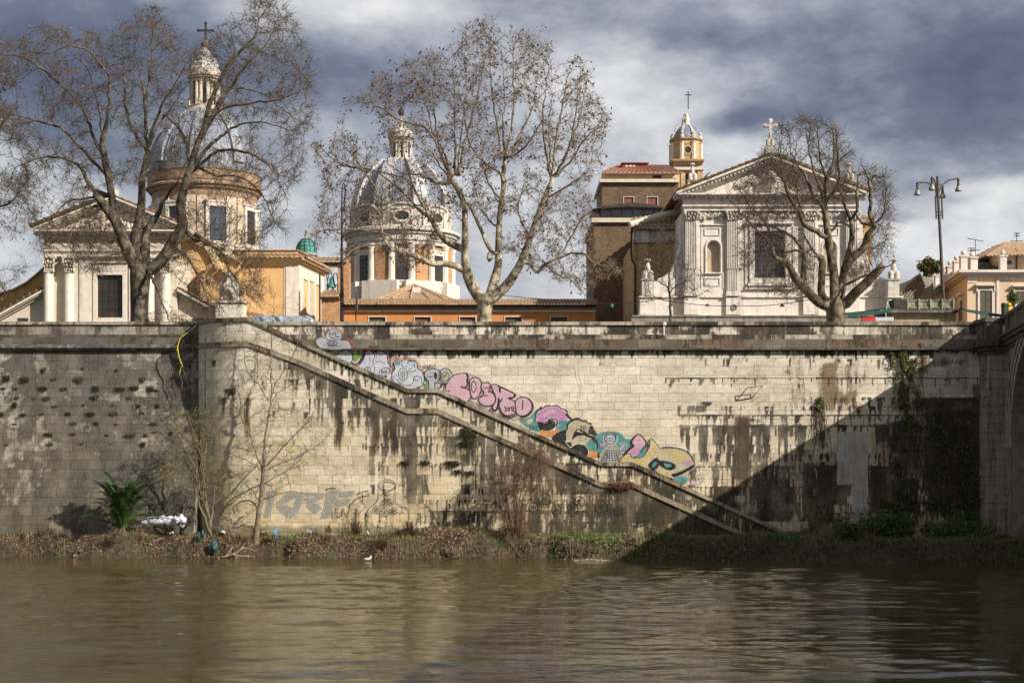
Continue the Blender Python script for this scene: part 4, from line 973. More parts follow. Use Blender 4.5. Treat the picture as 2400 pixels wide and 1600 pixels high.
def drum_window(parent, a, r, y0, y1, hw, Yd, cx, cy, fm, gm, fw=.42, arch=False):
    f_ = MB(); z0, z1 = Z(y1, Yd), Z(y0, Yd); r0 = r * Yd / F
    for s_ in (-1, 1):
        t = Vector((math.cos(a), math.sin(a), 0)) * s_ * (hw + fw / 2); radial(f_, cx + t.x, cy + t.y, r0 - .35, r0 + .24, a, fw / 2, z0 - .1, z1 + .1)
    radial(f_, cx, cy, r0 - .35, r0 + .26, a, hw + fw, z1 + .1, z1 + .55); radial(f_, cx, cy, r0 - .3, r0 + .34, a, hw + fw + .15, z1 + .56, z1 + .76)
    radial(f_, cx, cy, r0 - .35, r0 + .30, a, hw + fw, z0 - .4, z0 - .1)
    o = f_.build('window', fm, parent); g = MB(); radial(g, cx, cy, r0 - .4, r0 + .10, a, hw, z0 - .1, z1 + .1); p = g.build('pane', gm, o)
    g = MB()
    for i in range(1, 6): zz = z0 + (z1 - z0) * i / 6; radial(g, cx, cy, r0 - .2, r0 + .13, a, hw, zz - .035, zz + .035)
    for s_ in (-.33, .33):
        t = Vector((math.cos(a), math.sin(a), 0)) * s_ * hw; radial(g, cx + t.x, cy + t.y, r0 - .2, r0 + .129, a, .035, z0, z1)
    g.build('glazing_bars', iron, o)
for k in range(8): drum_window(dm, R(26 + 45 * k), 118.6, 504, 578, .95, YD, cx, cy, offwhite, blue_glass if k == 0 else dark_glass)
def lantern(parent, cx, cy, Yd, ymap, rmap, phase, m_st, n=8, cone=True):
    """colonnaded lantern; ymap: cornice top, cornice bottom, body top, body bottom, base bottom"""
    q = Yd / F; yt, yc_, y1, y0, yb = ymap; rb, rc, rbase = rmap
    L = MB(); L.lathe([(r * q, Z(y, Yd)) for r, y in ((rbase, yb), (rbase, yb - 4), (rbase * .9, yb - 6), (rb * 1.12, y0 + 4), (rb * 1.12, y0))], cx, cy, 32)
    L.lathe([(r * q, Z(y, Yd)) for r, y in ((rb * .98, y1), (rb * 1.0, yc_ + 6), (rb * 1.1, yc_ + 4), (rb * 1.12, yc_ + 1), (rc, yc_ - 1), (rc, yt + 1), (rc * .86, yt))], cx, cy, 32)
    L.lathe([(rb * .80 * q, Z(y0, Yd)), (rb * .80 * q, Z(y1, Yd))], cx, cy, 24)
    lo = L.build('lantern', m_st, parent)
    c_ = MB()
    for k in range(n):
        for s_ in (-9, 9):
            a = phase + 2 * math.pi * (k + .5) / n + R(s_); rr = rb * .99 * q
            c_.lathe([(.20, Z(y0, Yd)), (.19, Z((y0 + y1) / 2, Yd)), (.17, Z(y1 + 4, Yd)), (.27, Z(y1 + 3, Yd)), (.27, Z(y1, Yd))], cx + rr * math.sin(a), cy - rr * math.cos(a), 8)
        a = phase + 2 * math.pi * (k + .5) / n; radial(c_, cx, cy, rb * .7 * q, rb * .95 * q, a, .30, Z(y0, Yd), Z(y1, Yd))
        radial(c_, cx, cy, rb * .9 * q, rb * 1.22 * q, a, .22, Z(y0 + 3, Yd), Z(y0 - 9, Yd))
    c_.build('lantern_columns', m_st, lo)
    g = MB()
    for k in range(n): a = phase + 2 * math.pi * k / n; radial(g, cx, cy, rb * .6 * q, rb * .835 * q, a, rb * .19 * q, Z(y0 - 4, Yd), Z(y1 + 7, Yd))
    g.build('lantern_windows', dark_glass, lo)
    return lo
lantern(dm, cx, cy, YD, (172, 184, 194, 250, 266), (33, 40, 44), R(10), carved_lt)
mb = MB(); mb.lathe([(r * q, Z(y, YD)) for r, y in ((34, 174), (35, 166), (31, 160), (32, 154), (26, 148), (28, 143), (22, 138), (15, 134), (12, 128), (14, 124), (8, 118), (5, 114), (4, 112))], cx, cy, 24, wob=lambda a, z: 1 + .05 * math.cos(8 * a)); mb.build('lantern_cap', M('pale_lead', (.58, .56, .53), (.40, .38, .36), 3, .7, .3, 12, streak=(.25, .24, .23)), dm)
mb = MB(); mb.lathe([(r * q, Z(y, YD)) for r, y in ((.5, 114), (5, 112), (8.5, 107), (9, 103), (7, 98), (3, 96), (.2, 95.5))], cx, cy, 20); mb.build('ball', M('mossy_bronze', (.16, .15, .08), (.09, .085, .05), 3, .7), dm)
mb = MB(); cross(mb, 482, 55, 97, 17, 72, YD, .10, True); mb.build('cross', iron, dm)

# ================================================================ ribbed stone dome in the middle
YM = 200.0; q = YM / F; cx, cy = X(940, YM), YM
dm = thing('domed_church', 'grey ribbed dome with oval attic windows on a tall drum of paired white columns', 'church', (cx, cy, ZT))
dprof = [(112, 500), (110, 480), (104, 458), (94, 436), (81, 416), (66, 398), (52, 386), (42, 380)]
DP = [(r * q, Z(y, YM)) for r, y in dprof]; ph = 5.0
mb = MB(); mb.lathe(DP, cx, cy, 64); d_ = mb.build('dome', lead, dm, True)
mb = MB(); ribs(mb, DP, cx, cy, [R(ph + 45 * k + 22.5 + s_) for k in range(8) for s_ in (-5, 5)], .55, .45); ribs(mb, DP, cx, cy, [R(ph + 45 * k + 22.5) for k in range(8)], .5, .2); mb.build('ribs', M('pale_ribs', (.50, .49, .48), (.34, .33, .33), 2, .7, .3, 8, streak=(.22, .21, .2)), dm)
mb = MB(); ribs(mb, DP, cx, cy, [R(ph + 45 * k + s_) for k in range(8) for s_ in (-10, 0, 10)], .06, .07); mb.build('seams', lead_dk, d_)
mb = MB(); mb.lathe([(r * q, Z(y, YM)) for r, y in ((113, 546), (115, 540), (115, 512), (119, 508), (119, 503), (113, 500))], cx, cy, 64)
for k in range(8):
    for s_ in (-7, 7): radial(mb, cx, cy, 110 * q, 119 * q, R(ph + 45 * k + 22.5 + s_), .6, Z(544, YM), Z(504, YM))
at_ = mb.build('attic', carved, dm)
for k in range(8):
    mb = MB(); g = MB(); a = R(ph + 45 * k); r_ = 115.4 * q; dv = Vector((math.sin(a), -math.cos(a), 0)); tv = Vector((math.cos(a), math.sin(a), 0)); c0 = Vector((cx, cy, Z(524, YM))) + dv * r_
    ring = [c0 + tv * (1.15 * math.cos(t)) + Vector((0, 0, .75 * math.sin(t))) + dv * .1 for t in [2 * math.pi * i / 20 for i in range(21)]]
    mb.tube([tuple(p) for p in ring], .17, 6, False)
    mb.tube([tuple(c0 + tv * (1.9 * math.cos(t)) + Vector((0, 0, 1.1 + .6 * math.sin(t))) + dv * .15) for t in [math.pi * i / 10 for i in range(11)]], .18, 6)
    vs = [tuple(c0 + tv * (1.08 * math.cos(t)) + Vector((0, 0, .68 * math.sin(t))) + dv * .06) for t in [2 * math.pi * i / 20 for i in range(20)]]; g.add(vs, [tuple(range(20))])
    mb.build('oval_frame', carved, at_); g.build('oval_window', dark_glass, at_)
mb = MB(); mb.lathe([(r * q, Z(y, YM)) for r, y in ((124, 588), (124, 580), (127, 579), (127, 566), (132, 564), (132, 560), (139, 557), (139, 551), (134, 549), (116, 544))], cx, cy, 64); mb.build('cornice', M('drum_cornice', (.60, .54, .47), (.47, .42, .36), 2, .9, .3, 10, streak=(.24, .2, .17), sfac=(.5, .7)), dm)
mb = MB(); mb.lathe([(117 * q, Z(672, YM)), (117 * q, Z(582, YM))], cx, cy, 64); mb.build('drum', brick_dr, dm)
for k in range(8):
    a = R(ph + 45 * k); drum_window(dm, a, 116.8, 612, 668, .88, YM, cx, cy, offwhite, dark_glass, .3)
    c_ = MB()
    for s_ in (-11, 11):
        aa = a + R(s_); rr = 120.5 * q; x_, y_ = cx + rr * math.sin(aa), cy - rr * math.cos(aa)
        c_.lathe([(.62, Z(671, YM)), (.62, Z(669, YM)), (.50, Z(668, YM)), (.48, Z(630, YM)), (.43, Z(598, YM)), (.5, Z(597, YM)), (.62, Z(588, YM)), (.66, Z(586, YM))], x_, y_, 12)
    c_.build('column_pair', offwhite, dm)
for k in range(8):
    mb = MB(); a = R(ph + 45 * k + 22.5); radial(mb, cx, cy, 115 * q, 122 * q, a, .85, Z(672, YM), Z(586, YM))
    for s_ in (-4.6, 4.6): radial(mb, cx, cy, 115 * q, 121 * q, a + R(s_), .35, Z(672, YM), Z(586, YM))
    mb.build('brick_pier', brick_or, dm)
mb = MB(); mb.lathe([(r * q, Z(y, YM)) for r, y in ((125, 690), (125, 684), (128, 683), (128, 678), (125, 677), (125, 674), (127, 673), (127, 671), (116, 670.5))], cx, cy, 64); 
for k in range(8): radial(mb, cx, cy, 110 * q, 131 * q, R(ph + 45 * k + 22.5), 2.6, Z(720, YM), Z(671, YM))
mb.build('base_ring', offwhite, dm)
mb = MB(); mb.lathe([(123 * q, ZT), (123 * q, Z(684, YM))], cx, cy, 64); mb.build('base', yellow_lt, dm)
lantern(dm, cx, cy, YM, (318, 326, 334, 374, 386), (24, 31, 46), R(8), carved)
mb = MB(); mb.lathe([(r * q, Z(y, YM)) for r, y in ((26, 319), (27, 314), (24, 309), (20, 305), (14, 302), (9, 296), (7, 290), (9, 287), (5, 283), (3, 278), (2.6, 272))], cx, cy, 24, wob=lambda a, z: 1 + .06 * math.cos(8 * a)); mb.build('lantern_cap', carved, dm)
mb = MB(); mb.lathe([(r * q, Z(y, YM)) for r, y in ((.5, 273), (5, 271), (7.4, 266), (7.4, 261), (5, 256), (1, 254.5), (.1, 254))], cx, cy, 20); mb.tube([(cx, cy, Z(255, YM)), (cx, cy, Z(250, YM))], .12, 6); mb.build('ball', iron, dm)
# tiled apse roof in front of it
YP2 = 172.0; q = YP2 / F; ax, ay = X(966, YP2), YP2 + 3
ap_ = thing('tiled_apse', 'wide low conical tiled apse roof in front of the ribbed dome', 'building', (ax, ay, ZT))
mb = MB(); n_ = 16; r_ = 112 * q; za, zb_ = Z(662, YP2), Z(706, YP2)
for k in range(n_):
    a0, a1 = math.pi * 2 * k / n_, math.pi * 2 * (k + 1) / n_
    if math.cos((a0 + a1) / 2) < -.3: continue
    e0 = (ax + r_ * math.sin(a0), ay - r_ * math.cos(a0), zb_); e1 = (ax + r_ * math.sin(a1), ay - r_ * math.cos(a1), zb_); tp_ = (ax, ay, za)
    tile_roof(mb, e0, e1, tp_, tp_, pitch=.36, row=.9, amp=.07)
mb.build('roof', tile, ap_)
mb = MB()
for k in range(n_): a0 = 2 * math.pi * k / n_; mb.tube([(ax, ay, za + .1), (ax + r_ * math.sin(a0), ay - r_ * math.cos(a0), zb_ + .1)], .14, 6)
mb.build('ridge_tiles', tile, ap_)
mb = MB(); mb.lathe([(r_ * .93, ZT), (r_ * .93, zb_ - .5), (r_ * .97, zb_ - .45), (r_ * .97, zb_ - .05)], ax, ay, 48); mb.build('wall', offwhite, ap_)
mb = MB(); mb.box(X(976, YP2) - .5, X(976, YP2) + .5, ay - 3.2, ay - 2.2, Z(696, YP2), Z(673, YP2)); mb.build('chimney', offwhite, ap_)

# ---- green copper cupola
YG = 160.0; q = YG / F; cx, cy = X(718, YG), YG
gd = thing('green_cupola', 'small green copper cupola with a stone finial behind the yellow chapel', 'cupola', (cx, cy, ZT))
DP = [(r * q, Z(y, YG)) for r, y in ((24.5, 594), (24.2, 586), (22.5, 578), (19, 570), (13.5, 563), (6, 559))]
mb = MB(); mb.lathe(DP, cx, cy, 40); g_ = mb.build('dome', copper, gd, True)
mb = MB(); ribs(mb, DP, cx, cy, [2 * math.pi * k / 12 for k in range(12)], .035, .05)
for i in (2, 3, 4): r_, z_ = DP[i]; mb.tube([(cx + (r_ + .02) * math.sin(t), cy - (r_ + .02) * math.cos(t), z_) for t in np.linspace(0, 2 * math.pi, 33)], .035, 5, False)
mb.build('seams', M('dark_seams', (.02, .05, .045), None, 3, .7), g_)
mb = MB(); mb.lathe([(r * q, Z(y, YG)) for r, y in ((24, 640), (24, 602), (27.5, 600), (27.5, 597), (25.5, 596), (25.5, 593.5))], cx, cy, 40); mb.build('drum', M('grey_stone', (.30, .29, .25), (.2, .19, .17), 3, .9), gd)
mb = MB(); mb.lathe([(r * q, Z(y, YG)) for r, y in ((6, 560), (4, 556), (2, 553), (1.7, 549), (3.2, 545), (3.6, 542), (3.2, 541.8))], cx, cy, 16); mb.build('finial', MATS['grey_stone'], gd)

# ---- bell loggia
YL = 140.0; bl = thing('bell_loggia', 'open brick bell loggia with a tiled roof and green bronze bells', 'belfry', (X(780, YL), YL, ZT))
mb = MB(); mb.pb(792, 614, 799, 800, YL, 1.6); mb.pb(800.5, 614, 818, 800, YL + .1, 1.6); mb.pb(744, 614, 750, 800, YL, 1.6); mb.pb(744, 614.2, 800, 620, YL + .2, 1.2); mb.build('piers', brick_or, bl)
mb = MB(); tile_roof(mb, P(738, 613, YL - .5), P(822, 613, YL - .5), P(738, 605, YL + 1), P(822, 605, YL + 1), row=.4); tile_roof(mb, P(738, 613, YL + 2.5), P(822, 613, YL + 2.5), P(738, 605, YL + 1), P(822, 605, YL + 1), row=.4); mb.build('roof', tile, bl)
mb = MB(); mb.pb(750, 624, 792, 626, YL + .5, .12); mb.pb(750, 640, 792, 641, YL + .5, .1)
for k in range(7):
    x = 753 + 6 * k; mb.tube([P(x, 641, YL + .6), P(x + 3 * (-1) ** k, 660, YL + .6), P(x, 700, YL + .6)], .05, 5)
mb.tube([P(764, 668, YL + .5), P(796, 668, YL + .5)], .06, 5); mb.build('bell_frame', iron, bl)
mb = MB(); c0 = P(778, 650, YL + .6)
mb.lathe([(r * YL / F, Z(y, YL)) for r, y in ((10.5, 672), (9.6, 670), (7, 664), (5.8, 656), (5, 650), (2, 647), (.2, 646))], c0[0], c0[1], 20); mb.lathe([(r * YL / F, Z(y, YL)) for r, y in ((5, 690), (4.2, 687), (3, 682), (.5, 679))], X(766, YL), c0[1], 16); mb.build('bells', copper, bl)
YL = 124.0; an = thing('brick_annex', 'small orange brick annex with a low tiled roof beside the lamp post', 'building', (X(776, YL), YL, ZT))
mb = MB(); mb.pb(753, 700, 798, 858, YL, 5); mb.build('wall', brick_or, an)
mb = MB(); mb.pb(750, 695, 801, 699.8, YL - .25, 5.4); mb.build('cornice', orange_dk, an)
mb = MB(); tile_roof(mb, P(749, 695, YL - .4), P(802, 695, YL - .4), P(762, 682, YL + 2.2), P(792, 682, YL + 2.2), row=.4); mb.build('roof', tile, an)
mb = MB(); mb.pb(747.5, 640, 750.5, 858, YL - .5, .3); mb.build('downpipe', iron, an)

# ================================================================ long orange building
YO = 126.0; ob = thing('orange_building', 'long low orange stucco building with brown shutters under a clay tiled eave', 'building', (X(1100, YO), YO, ZT))
wins = [(865, 743, 903, 800), (972, 743, 1009, 800), (1078, 743, 1114, 800), (1184, 743, 1223, 800), (1291, 743, 1330, 800)]
mb = MB(); holed(mb, 803, 731, 1396, YO, 8, wins); mb.build('wall', orange, ob)
mb = MB(); mb.pb(803, 717, 1396, 726.3, YO - .03, 8.0); mb.build('upper_wall', orange_dk, ob)
mb = MB(); mb.pb(802, 726.5, 1397, 730.8, YO - .14, 1.0); mb.build('string_course', offwhite, ob)
for w_ in wins:
    window(ob, *w_, YO, 1, 1, 2.2, cream, red_shutter if w_[0] in (972, 1078) else shutter, sill=False, proud=.06, rd=.2)
mb = MB(); mb.pb(801, 713.4, 1398, 716.8, YO - .55, 1.2); mb.build('eave_board', M('dark_timber', (.07, .05, .035), (.04, .03, .02), 4, .9), ob)
mb = MB(); tile_roof(mb, P(800, 713.2, YO - .8), P(1400, 713.2, YO - .8), P(800, 701.5, YO + 3), P(1400, 701.5, YO + 3), pitch=.3, row=.55, amp=.08); mb.build('roof', tile, ob)

# ================================================================ dark brick palace with glazed top
YB = 136.0; bb = thing('brick_palace', 'tall dark brown brick building with a glazed roof terrace and a yellow attic storey', 'building', (X(1450, YB), YB, ZT))
mb = MB(); mb.pb(1392, 521, 1600, 880, YB, 14); mb.build('wall', brick_dk, bb)
mb = MB(); mb.pb(1387, 510.5, 1590, 520.8, YB - .35, 14.5); mb.build('terrace_ledge', cream, bb)
mb = MB(); holed(mb, 1411, 427, 1590, YB + 4, 9, [(1462, 462, 1485, 482), (1517, 462, 1541, 482)], zb=Z(511, YB + 4)); mb.build('upper_wall', brick_dk, bb)
for a_, b_ in ((1462, 1485), (1517, 1541)): window(bb, a_, 462, b_, 482, YB + 4, 1, 1, 1.3, offwhite, red_shutter, rd=.15, sill=False, proud=.05)
mb = MB(); mb.pb(1406, 419.5, 1592, 426.8, YB + 3.6, 10); mb.build('attic_ledge', cream, bb)
mb = MB(); holed(mb, 1412, 406, 1592, YB + 4.5, 8, [(1530, 411, 1550, 418)], zb=Z(419.7, YB + 4.5)); mb.build('attic', yellow_lt, bb)
window(bb, 1530, 411, 1550, 418, YB + 4.5, 1, 1, .8, cream, dark_glass, rd=.15, sill=False, proud=.04)
mb = MB(); tile_roof(mb, P(1411, 406, YB + 3.8), P(1598, 406, YB + 3.8), P(1448, 389, YB + 8), P(1560, 389, YB + 8)); mb.pb(1410, 406.2, 1598, 407.2, YB + 3.7, .5); mb.build('roof', tile_red, bb)
mb = MB(); mb.pb(1457, 382.5, 1520, 396, YB + 6, 2); mb.pb(1456, 380.5, 1521, 382.3, YB + 5.8, 2.4); c_ = mb.build('chimney', M('red_brick', (.27, .07, .05), (.19, .05, .04), 3, .9), bb)
mb = MB()
for k in range(3): mb.pb(1466 + 8.5 * k, 386, 1472 + 8.5 * k, 391, YB + 5.97, .05)
mb.build('vents', offwhite, c_)
mb = MB(); mb.pb(1407, 488, 1557, 510.3, YB + 1.2, 2.5); pc = mb.build('glazed_room', M('terrace_glass', (.06, .075, .09), (.03, .035, .045), 1, .15, spec=.8), bb)
mb = MB()
for k in range(7): mb.pb(1406 + 25 * k, 487, 1408.6 + 25 * k, 510.4, YB + 1.1, .2)
mb.pb(1404, 486, 1560, 488.3, YB + 1.08, .25); mb.build('mullions', M('red_frames', (.12, .05, .04), (.08, .04, .03), 3, .7), pc)
mb = MB(); mb.pprism([(1388, 489), (1430, 480), (1478, 474), (1520, 478), (1580, 489), (1580, 493), (1560, 487), (1478, 484), (1404, 487), (1388, 493)], YB + .3, 5); mb.pb(1389, 489.5, 1405, 510, YB + .8, 3); mb.pb(1559, 488, 1584, 510, YB + .8, 3); mb.build('terrace_roof', M('dark_roof', (.06, .05, .045), (.035, .03, .028), 3, .8), bb)

# ================================================================ brick bell tower
YT = 150.0; q = YT / F; tx, ty = X(1613, YT), YT + 2
tw = thing('bell_tower', 'tan brick bell tower with an octagonal top, round opening and small lead dome', 'tower', (tx, ty, ZT))
mb = MB(); holed(mb, 1581, 394, 1646, YT, 4.0, [(1606, 405, 1621, 436)], rd=1.2); mb.build('shaft', brick_tan, tw)
mb = MB(); mb.pprism([(1606, 412.5), (1606, 405), (1613.5, 405)] + [(1613.5 - 7.5 * math.sin(t), 412.5 - 7.5 * math.cos(t)) for t in np.linspace(0, math.pi / 2, 8)], YT + .004, .5); mb.pprism([(1621, 412.5), (1621, 405), (1613.5, 405)] + [(1613.5 + 7.5 * math.sin(t), 412.5 - 7.5 * math.cos(t)) for t in np.linspace(0, math.pi / 2, 8)], YT + .004, .5)
for a_, b_ in ((1580, 1592), (1635, 1647)): mb.pb(a_, 398, b_, 600, YT - .15, .15)
mb.pb(1596, 402, 1603, 600, YT - .08, .08); mb.pb(1624, 402, 1631, 600, YT - .08, .08); mb.build('pilasters', brick_tan, tw)
mb = MB(); mb.pb(1606.5, 405.5, 1620.5, 436, YT + 1.1, .05); mb.build('belfry_opening', dark_glass, tw)
mb = MB(); mb.pb(1577, 395, 1650, 398, YT - .3, 4.6); mb.pb(1580, 389, 1647, 394.8, YT - .1, 4.2); mb.pb(1580, 383.5, 1647, 386, YT - .18, 4.4); mb.build('shaft_cornice', cream, tw)
mb = MB(); mb.pb(1575.5, 372.5, 1651, 377, YT - .6, 5.2); mb.pb(1578, 377.2, 1648, 383, YT - .35, 4.7); teeth(mb, (1578, 378), (1648, 378), 26, 1.6, 3, YT - .5, .3); mb.build('balcony_cornice', orange_dk, tw)
r_ = 36.5 * q; mb = MB(); oc = [(r_ * 1.0, Z(372.3, YT)), (r_, Z(325, YT))]
mb.lathe(oc, tx, ty, 8, R(22.5), R(22.5) + 2 * math.pi); oc_ = mb.build('octagon', brick_tan, tw)
mb = MB(); rr = r_ * math.cos(R(22.5))
for k in range(8):
    a = R(22.5 + 45 * k); mb.lathe([(.32, Z(371, YT)), (.25, Z(368, YT)), (.25, Z(332, YT)), (.34, Z(329, YT))], tx + r_ * .985 * math.sin(a), ty - r_ * .985 * math.cos(a), 8)
mb.build('corner_shafts', cream, oc_)
mb = MB(); fc = ty - rr
mb.pb(1601, 335, 1626, 337, fc - .08, .08); mb.pb(1601, 362, 1626, 364, fc - .08, .08); mb.pb(1601, 337, 1603, 362, fc - .08, .08); mb.pb(1624, 337, 1626, 362, fc - .08, .08)
t_ = np.linspace(0, 2 * math.pi, 25); mb.tube([(tx + .42 * math.cos(a), fc - .05, Z(349.5, YT) + .42 * math.sin(a)) for a in t_], .09, 6, False); f_ = mb.build('round_window', brick_tan, oc_)
mb = MB(); mb.add([(tx + .38 * math.cos(a), fc - .03, Z(349.5, YT) + .38 * math.sin(a)) for a in t_[:-1]], [tuple(range(24))]); mb.build('opening', dark_glass, f_)
mb = MB(); mb.lathe([(r * q, Z(y, YT)) for r, y in ((36, 326), (41, 323), (41, 320.5), (36, 319))], tx, ty, 8, R(22.5), R(22.5) + 2 * math.pi); mb.build('octagon_cornice', orange_dk, oc_)
DP = [(r * q, Z(y, YT)) for r, y in ((34, 321), (33.5, 314), (30, 304), (24, 295), (16, 288), (10, 284.5))]
mb = MB(); mb.lathe(DP, tx, ty, 40); dd = mb.build('dome', lead, tw, True); mb = MB(); ribs(mb, DP, tx, ty, [R(22.5 + 45 * k) for k in range(8)], .14, .12); mb.build('ribs', MATS['pale_ribs'], dd)
for k in range(8):
    mb = MB(); a = R(22.5 + 45 * k); mb.lathe([(.22, Z(322, YT)), (.28, Z(316, YT)), (.14, Z(312, YT)), (.2, Z(308, YT)), (.02, Z(303, YT))], tx + r_ * .95 * math.sin(a), ty - r_ * .95 * math.cos(a), 8)
    mb.build('finial', carved, dd)
mb = MB(); mb.lathe([(r * q, Z(y, YT)) for r, y in ((12, 286), (11.5, 282), (9.5, 280), (10, 270), (8, 268), (6.5, 266), (6, 262), (5.5, 258), (3, 255.5), (.5, 254.5))], tx, ty, 20, wob=lambda a, z: 1 + .07 * math.cos(6 * a)); mb.build('lantern', carved, tw)
mb = MB(); cross(mb, 1613, 215, 256, 7.5, 223, YT, .045); o = mb.build('cross', iron, tw)

# ================================================================ white travertine church
Y = 118.0; rs = RS(77); CX = 1808.5
wc = thing('white_church', 'white travertine church front with fluted pilasters, large dark window and a cross on its pediment', 'church', (X(CX, Y), Y, ZT))
mir = lambda px: 2 * CX - px
holes = [(1769, 541, 1841, 651), (1657, 564, 1688, 638), (mir(1688), 564, mir(1657), 638)]
mb = MB(); holed(mb, 1601, 494, 2016, Y, 12, holes, rd=.45); mb.build('wall', white_st, wc)
window(wc, 1769, 541, 1841, 651, Y, 5, 5, 12, white_tr, dark_glass, rd=.45, bar=.05, bmat=M('grey_bars', (.12, .115, .11), (.08, .08, .08), 3, .7), proud=.16)
mb = MB()
for a_, b_, c_, d_ in ((1750, 518, 1860, 524, ), (1753, 524.3, 1857, 528, )): mb.pb(a_, b_, c_, d_, Y - (.4 if b_ < 520 else .25), .3)
for px in (1747, 1858.5): mb.pb(px, 530, px + 5, 674, Y - .09, .09)
mb.pb(1747, 674.3, 1863.5, 677, Y - .25, .25); mb.build('window_surround', white_tr, wc)
for m_ in (False, True):
    f_ = (lambda a, b: (mir(b), mir(a))) if m_ else (lambda a, b: (a, b))
    def bx(mb, a, y0, b, y1, pr, d=None): a, b = f_(a, b); mb.pb(a, y0, b, y1, Y - pr, pr if d is None else d)
    mb = MB()                                     # niche: arched head, surround
    for sgn in (-1, 1):
        c_ = 1672.5 if not m_ else mir(1672.5)
        mb.pprism([(c_ + sgn * 15.5, 580), (c_ + sgn * 15.5, 563.9), (c_, 563.9)] + [(c_ + sgn * 15.5 * math.sin(t), 580 - 15.9 * math.cos(t)) for t in np.linspace(.05, math.pi / 2, 9)], Y + .004, .4)
    xs_ = [(c_ + 18 * math.cos(t), 580 - 18.5 * math.sin(t)) for t in np.linspace(0, math.pi, 17)]
    mb.tube([P(x_, y_, Y - .03) for x_, y_ in [(c_ + 18, 640)] + xs_ + [(c_ - 18, 640)]], .09, 6)
    bx(mb, 1652, 638.3, 1693, 641, .22); n_ = mb.build('niche', white_tr, wc)
    g = MB(); a_, b_ = f_(1657, 1688); g.pb(a_ - .2, 563.9, b_ + .2, 638, Y + .40, .04); g.build('niche_back', M('niche_ochre', (.46, .36, .25), (.34, .28, .20), 1.5, .9, .2, streak=(.24, .2, .15)), n_)
    mb = MB()
    for (y0, y1) in ((534, 552), (651, 670)):
        bx(mb, 1651, y0, 1688, y0 + 1.6, .07); bx(mb, 1651, y1 - 1.6, 1688, y1, .07); bx(mb, 1651, y0 + 1.7, 1652.7, y1 - 1.7, .07); bx(mb, 1686.3, y0 + 1.7, 1688, y1 - 1.7, .07)
    bx(mb, 1643, 525, 1696, 527.5, .16); bx(mb, 1643, 527.7, 1645.5, 676, .05); bx(mb, 1693.5, 527.7, 1696, 676, .05)
    mb.build('panels', white_tr, wc)
    for (a_, b_) in ((1606, 1634), (1704, 1732)):
        mb = MB(); bx(mb, a_, 517, b_, 682, .22)
        x0, x1 = f_(a_, b_); n_ = 6
        for k in range(n_ + 1):
            xx = x0 + 2 + (x1 - x0 - 4) * k / n_; mb.pb(xx - .95, 519, xx + .95, 630, Y - .34, .12)
            if k < n_: xm = xx + (x1 - x0 - 4) / n_ / 2; mb.pb(xm - .9, 631, xm + .9, 680, Y - .27, .05)
        p_ = mb.build('pilaster', white_st, wc)
        mb = MB(); a2, b2 = f_(a_ - 1, b_ + 1); capital(mb, a2, b2, 494, 517, Y - .26, rs, .34); mb.build('capital', carved, p_)
        mb = MB(); bx(mb, a_ - 3, 690, b_ + 3, 693, .42); bx(mb, a_ - 2, 686.5, b_ + 2, 689.7, .34); bx(mb, a_ - 1, 682.3, b_ + 1, 686.2, .28); bx(mb, a_ - 2, 697, b_ + 2, 737, .26); mb.build('pilaster_base', white_tr, p_)
        mb = MB(); bx(mb, a_ - 5, 517, a_ - .3, 682, .10); bx(mb, b_ + .3, 517, b_ + 5, 682, .10); bx(mb, a_ - 5, 697, a_ - 2.2, 737, .12); bx(mb, b_ + 2.2, 697, b_ + 5, 737, .12); mb.build('backing', white_st, p_)
    mb = MB(); a_, b_ = f_(1638, 1700)
    for k in range(5):
        for j in range(11):
            t = j / 10; px = a_ + 2 + (b_ - a_ - 4) * (k + t) / 5; mb.blob((X(px, Y), Y - .12, Z(500 + 7 * math.sin(math.pi * t), Y)), (.14, .13, .16), rs, 6, 5, .35)
    carving(mb, a_ + 2, 497, b_ - 2, 513, Y - .05, 34, rs, .12, .16); mb.build('garlands', carved, wc)
mb = MB(); carving(mb, 1740, 497, 1878, 510, Y - .05, 60, rs, .1, .15); mb.build('window_garland', carved, wc)
mb = MB(); mb.pb(1598, 693.3, 2019, 696.8, Y - .16, 3); mb.pb(1601, 739, 2016, 742, Y - .3, 3); mb.build('plinth_moulding', white_tr, wc)
mb = MB(); mb.pb(1480, 742.3, 2140, 765, Y - 2.4, 6); mb.pb(1482, 738.5, 2138, 742, Y - 2.5, 6.2); mb.build('steps', M('weathered_steps', (.30, .27, .22), (.19, .17, .14), 2, .9, .3, streak=(.08, .07, .055)), wc)
mb = MB(); mb.pb(1603, 488.4, 2014, 493.8, Y - .36, 1.4); mb.pb(1602, 483.6, 2015, 488.2, Y - .42, 1.4); mb.pb(1600, 479.8, 2017, 483.4, Y - .56, 1.6); mb.build('architrave', white_tr, wc)
mb = MB(); mb.pb(1603, 463, 2014, 479.6, Y - .34, 1.4); mb.build('frieze', white_st, wc)
mb = MB(); mb.pb(1589, 452.2, 2029, 455.6, Y - 1.15, 2.4); mb.pb(1592, 455.8, 2026, 458.2, Y - 1.0, 2.2); teeth(mb, (1596, 458), (2022, 458), 39, 5.2, 3.6, Y - .9, .8); mb.pb(1600, 458.4, 2018, 462.8, Y - .5, 1.6); mb.build('cornice', white_tr, wc)
ap = (1808, 363)
mb = MB()
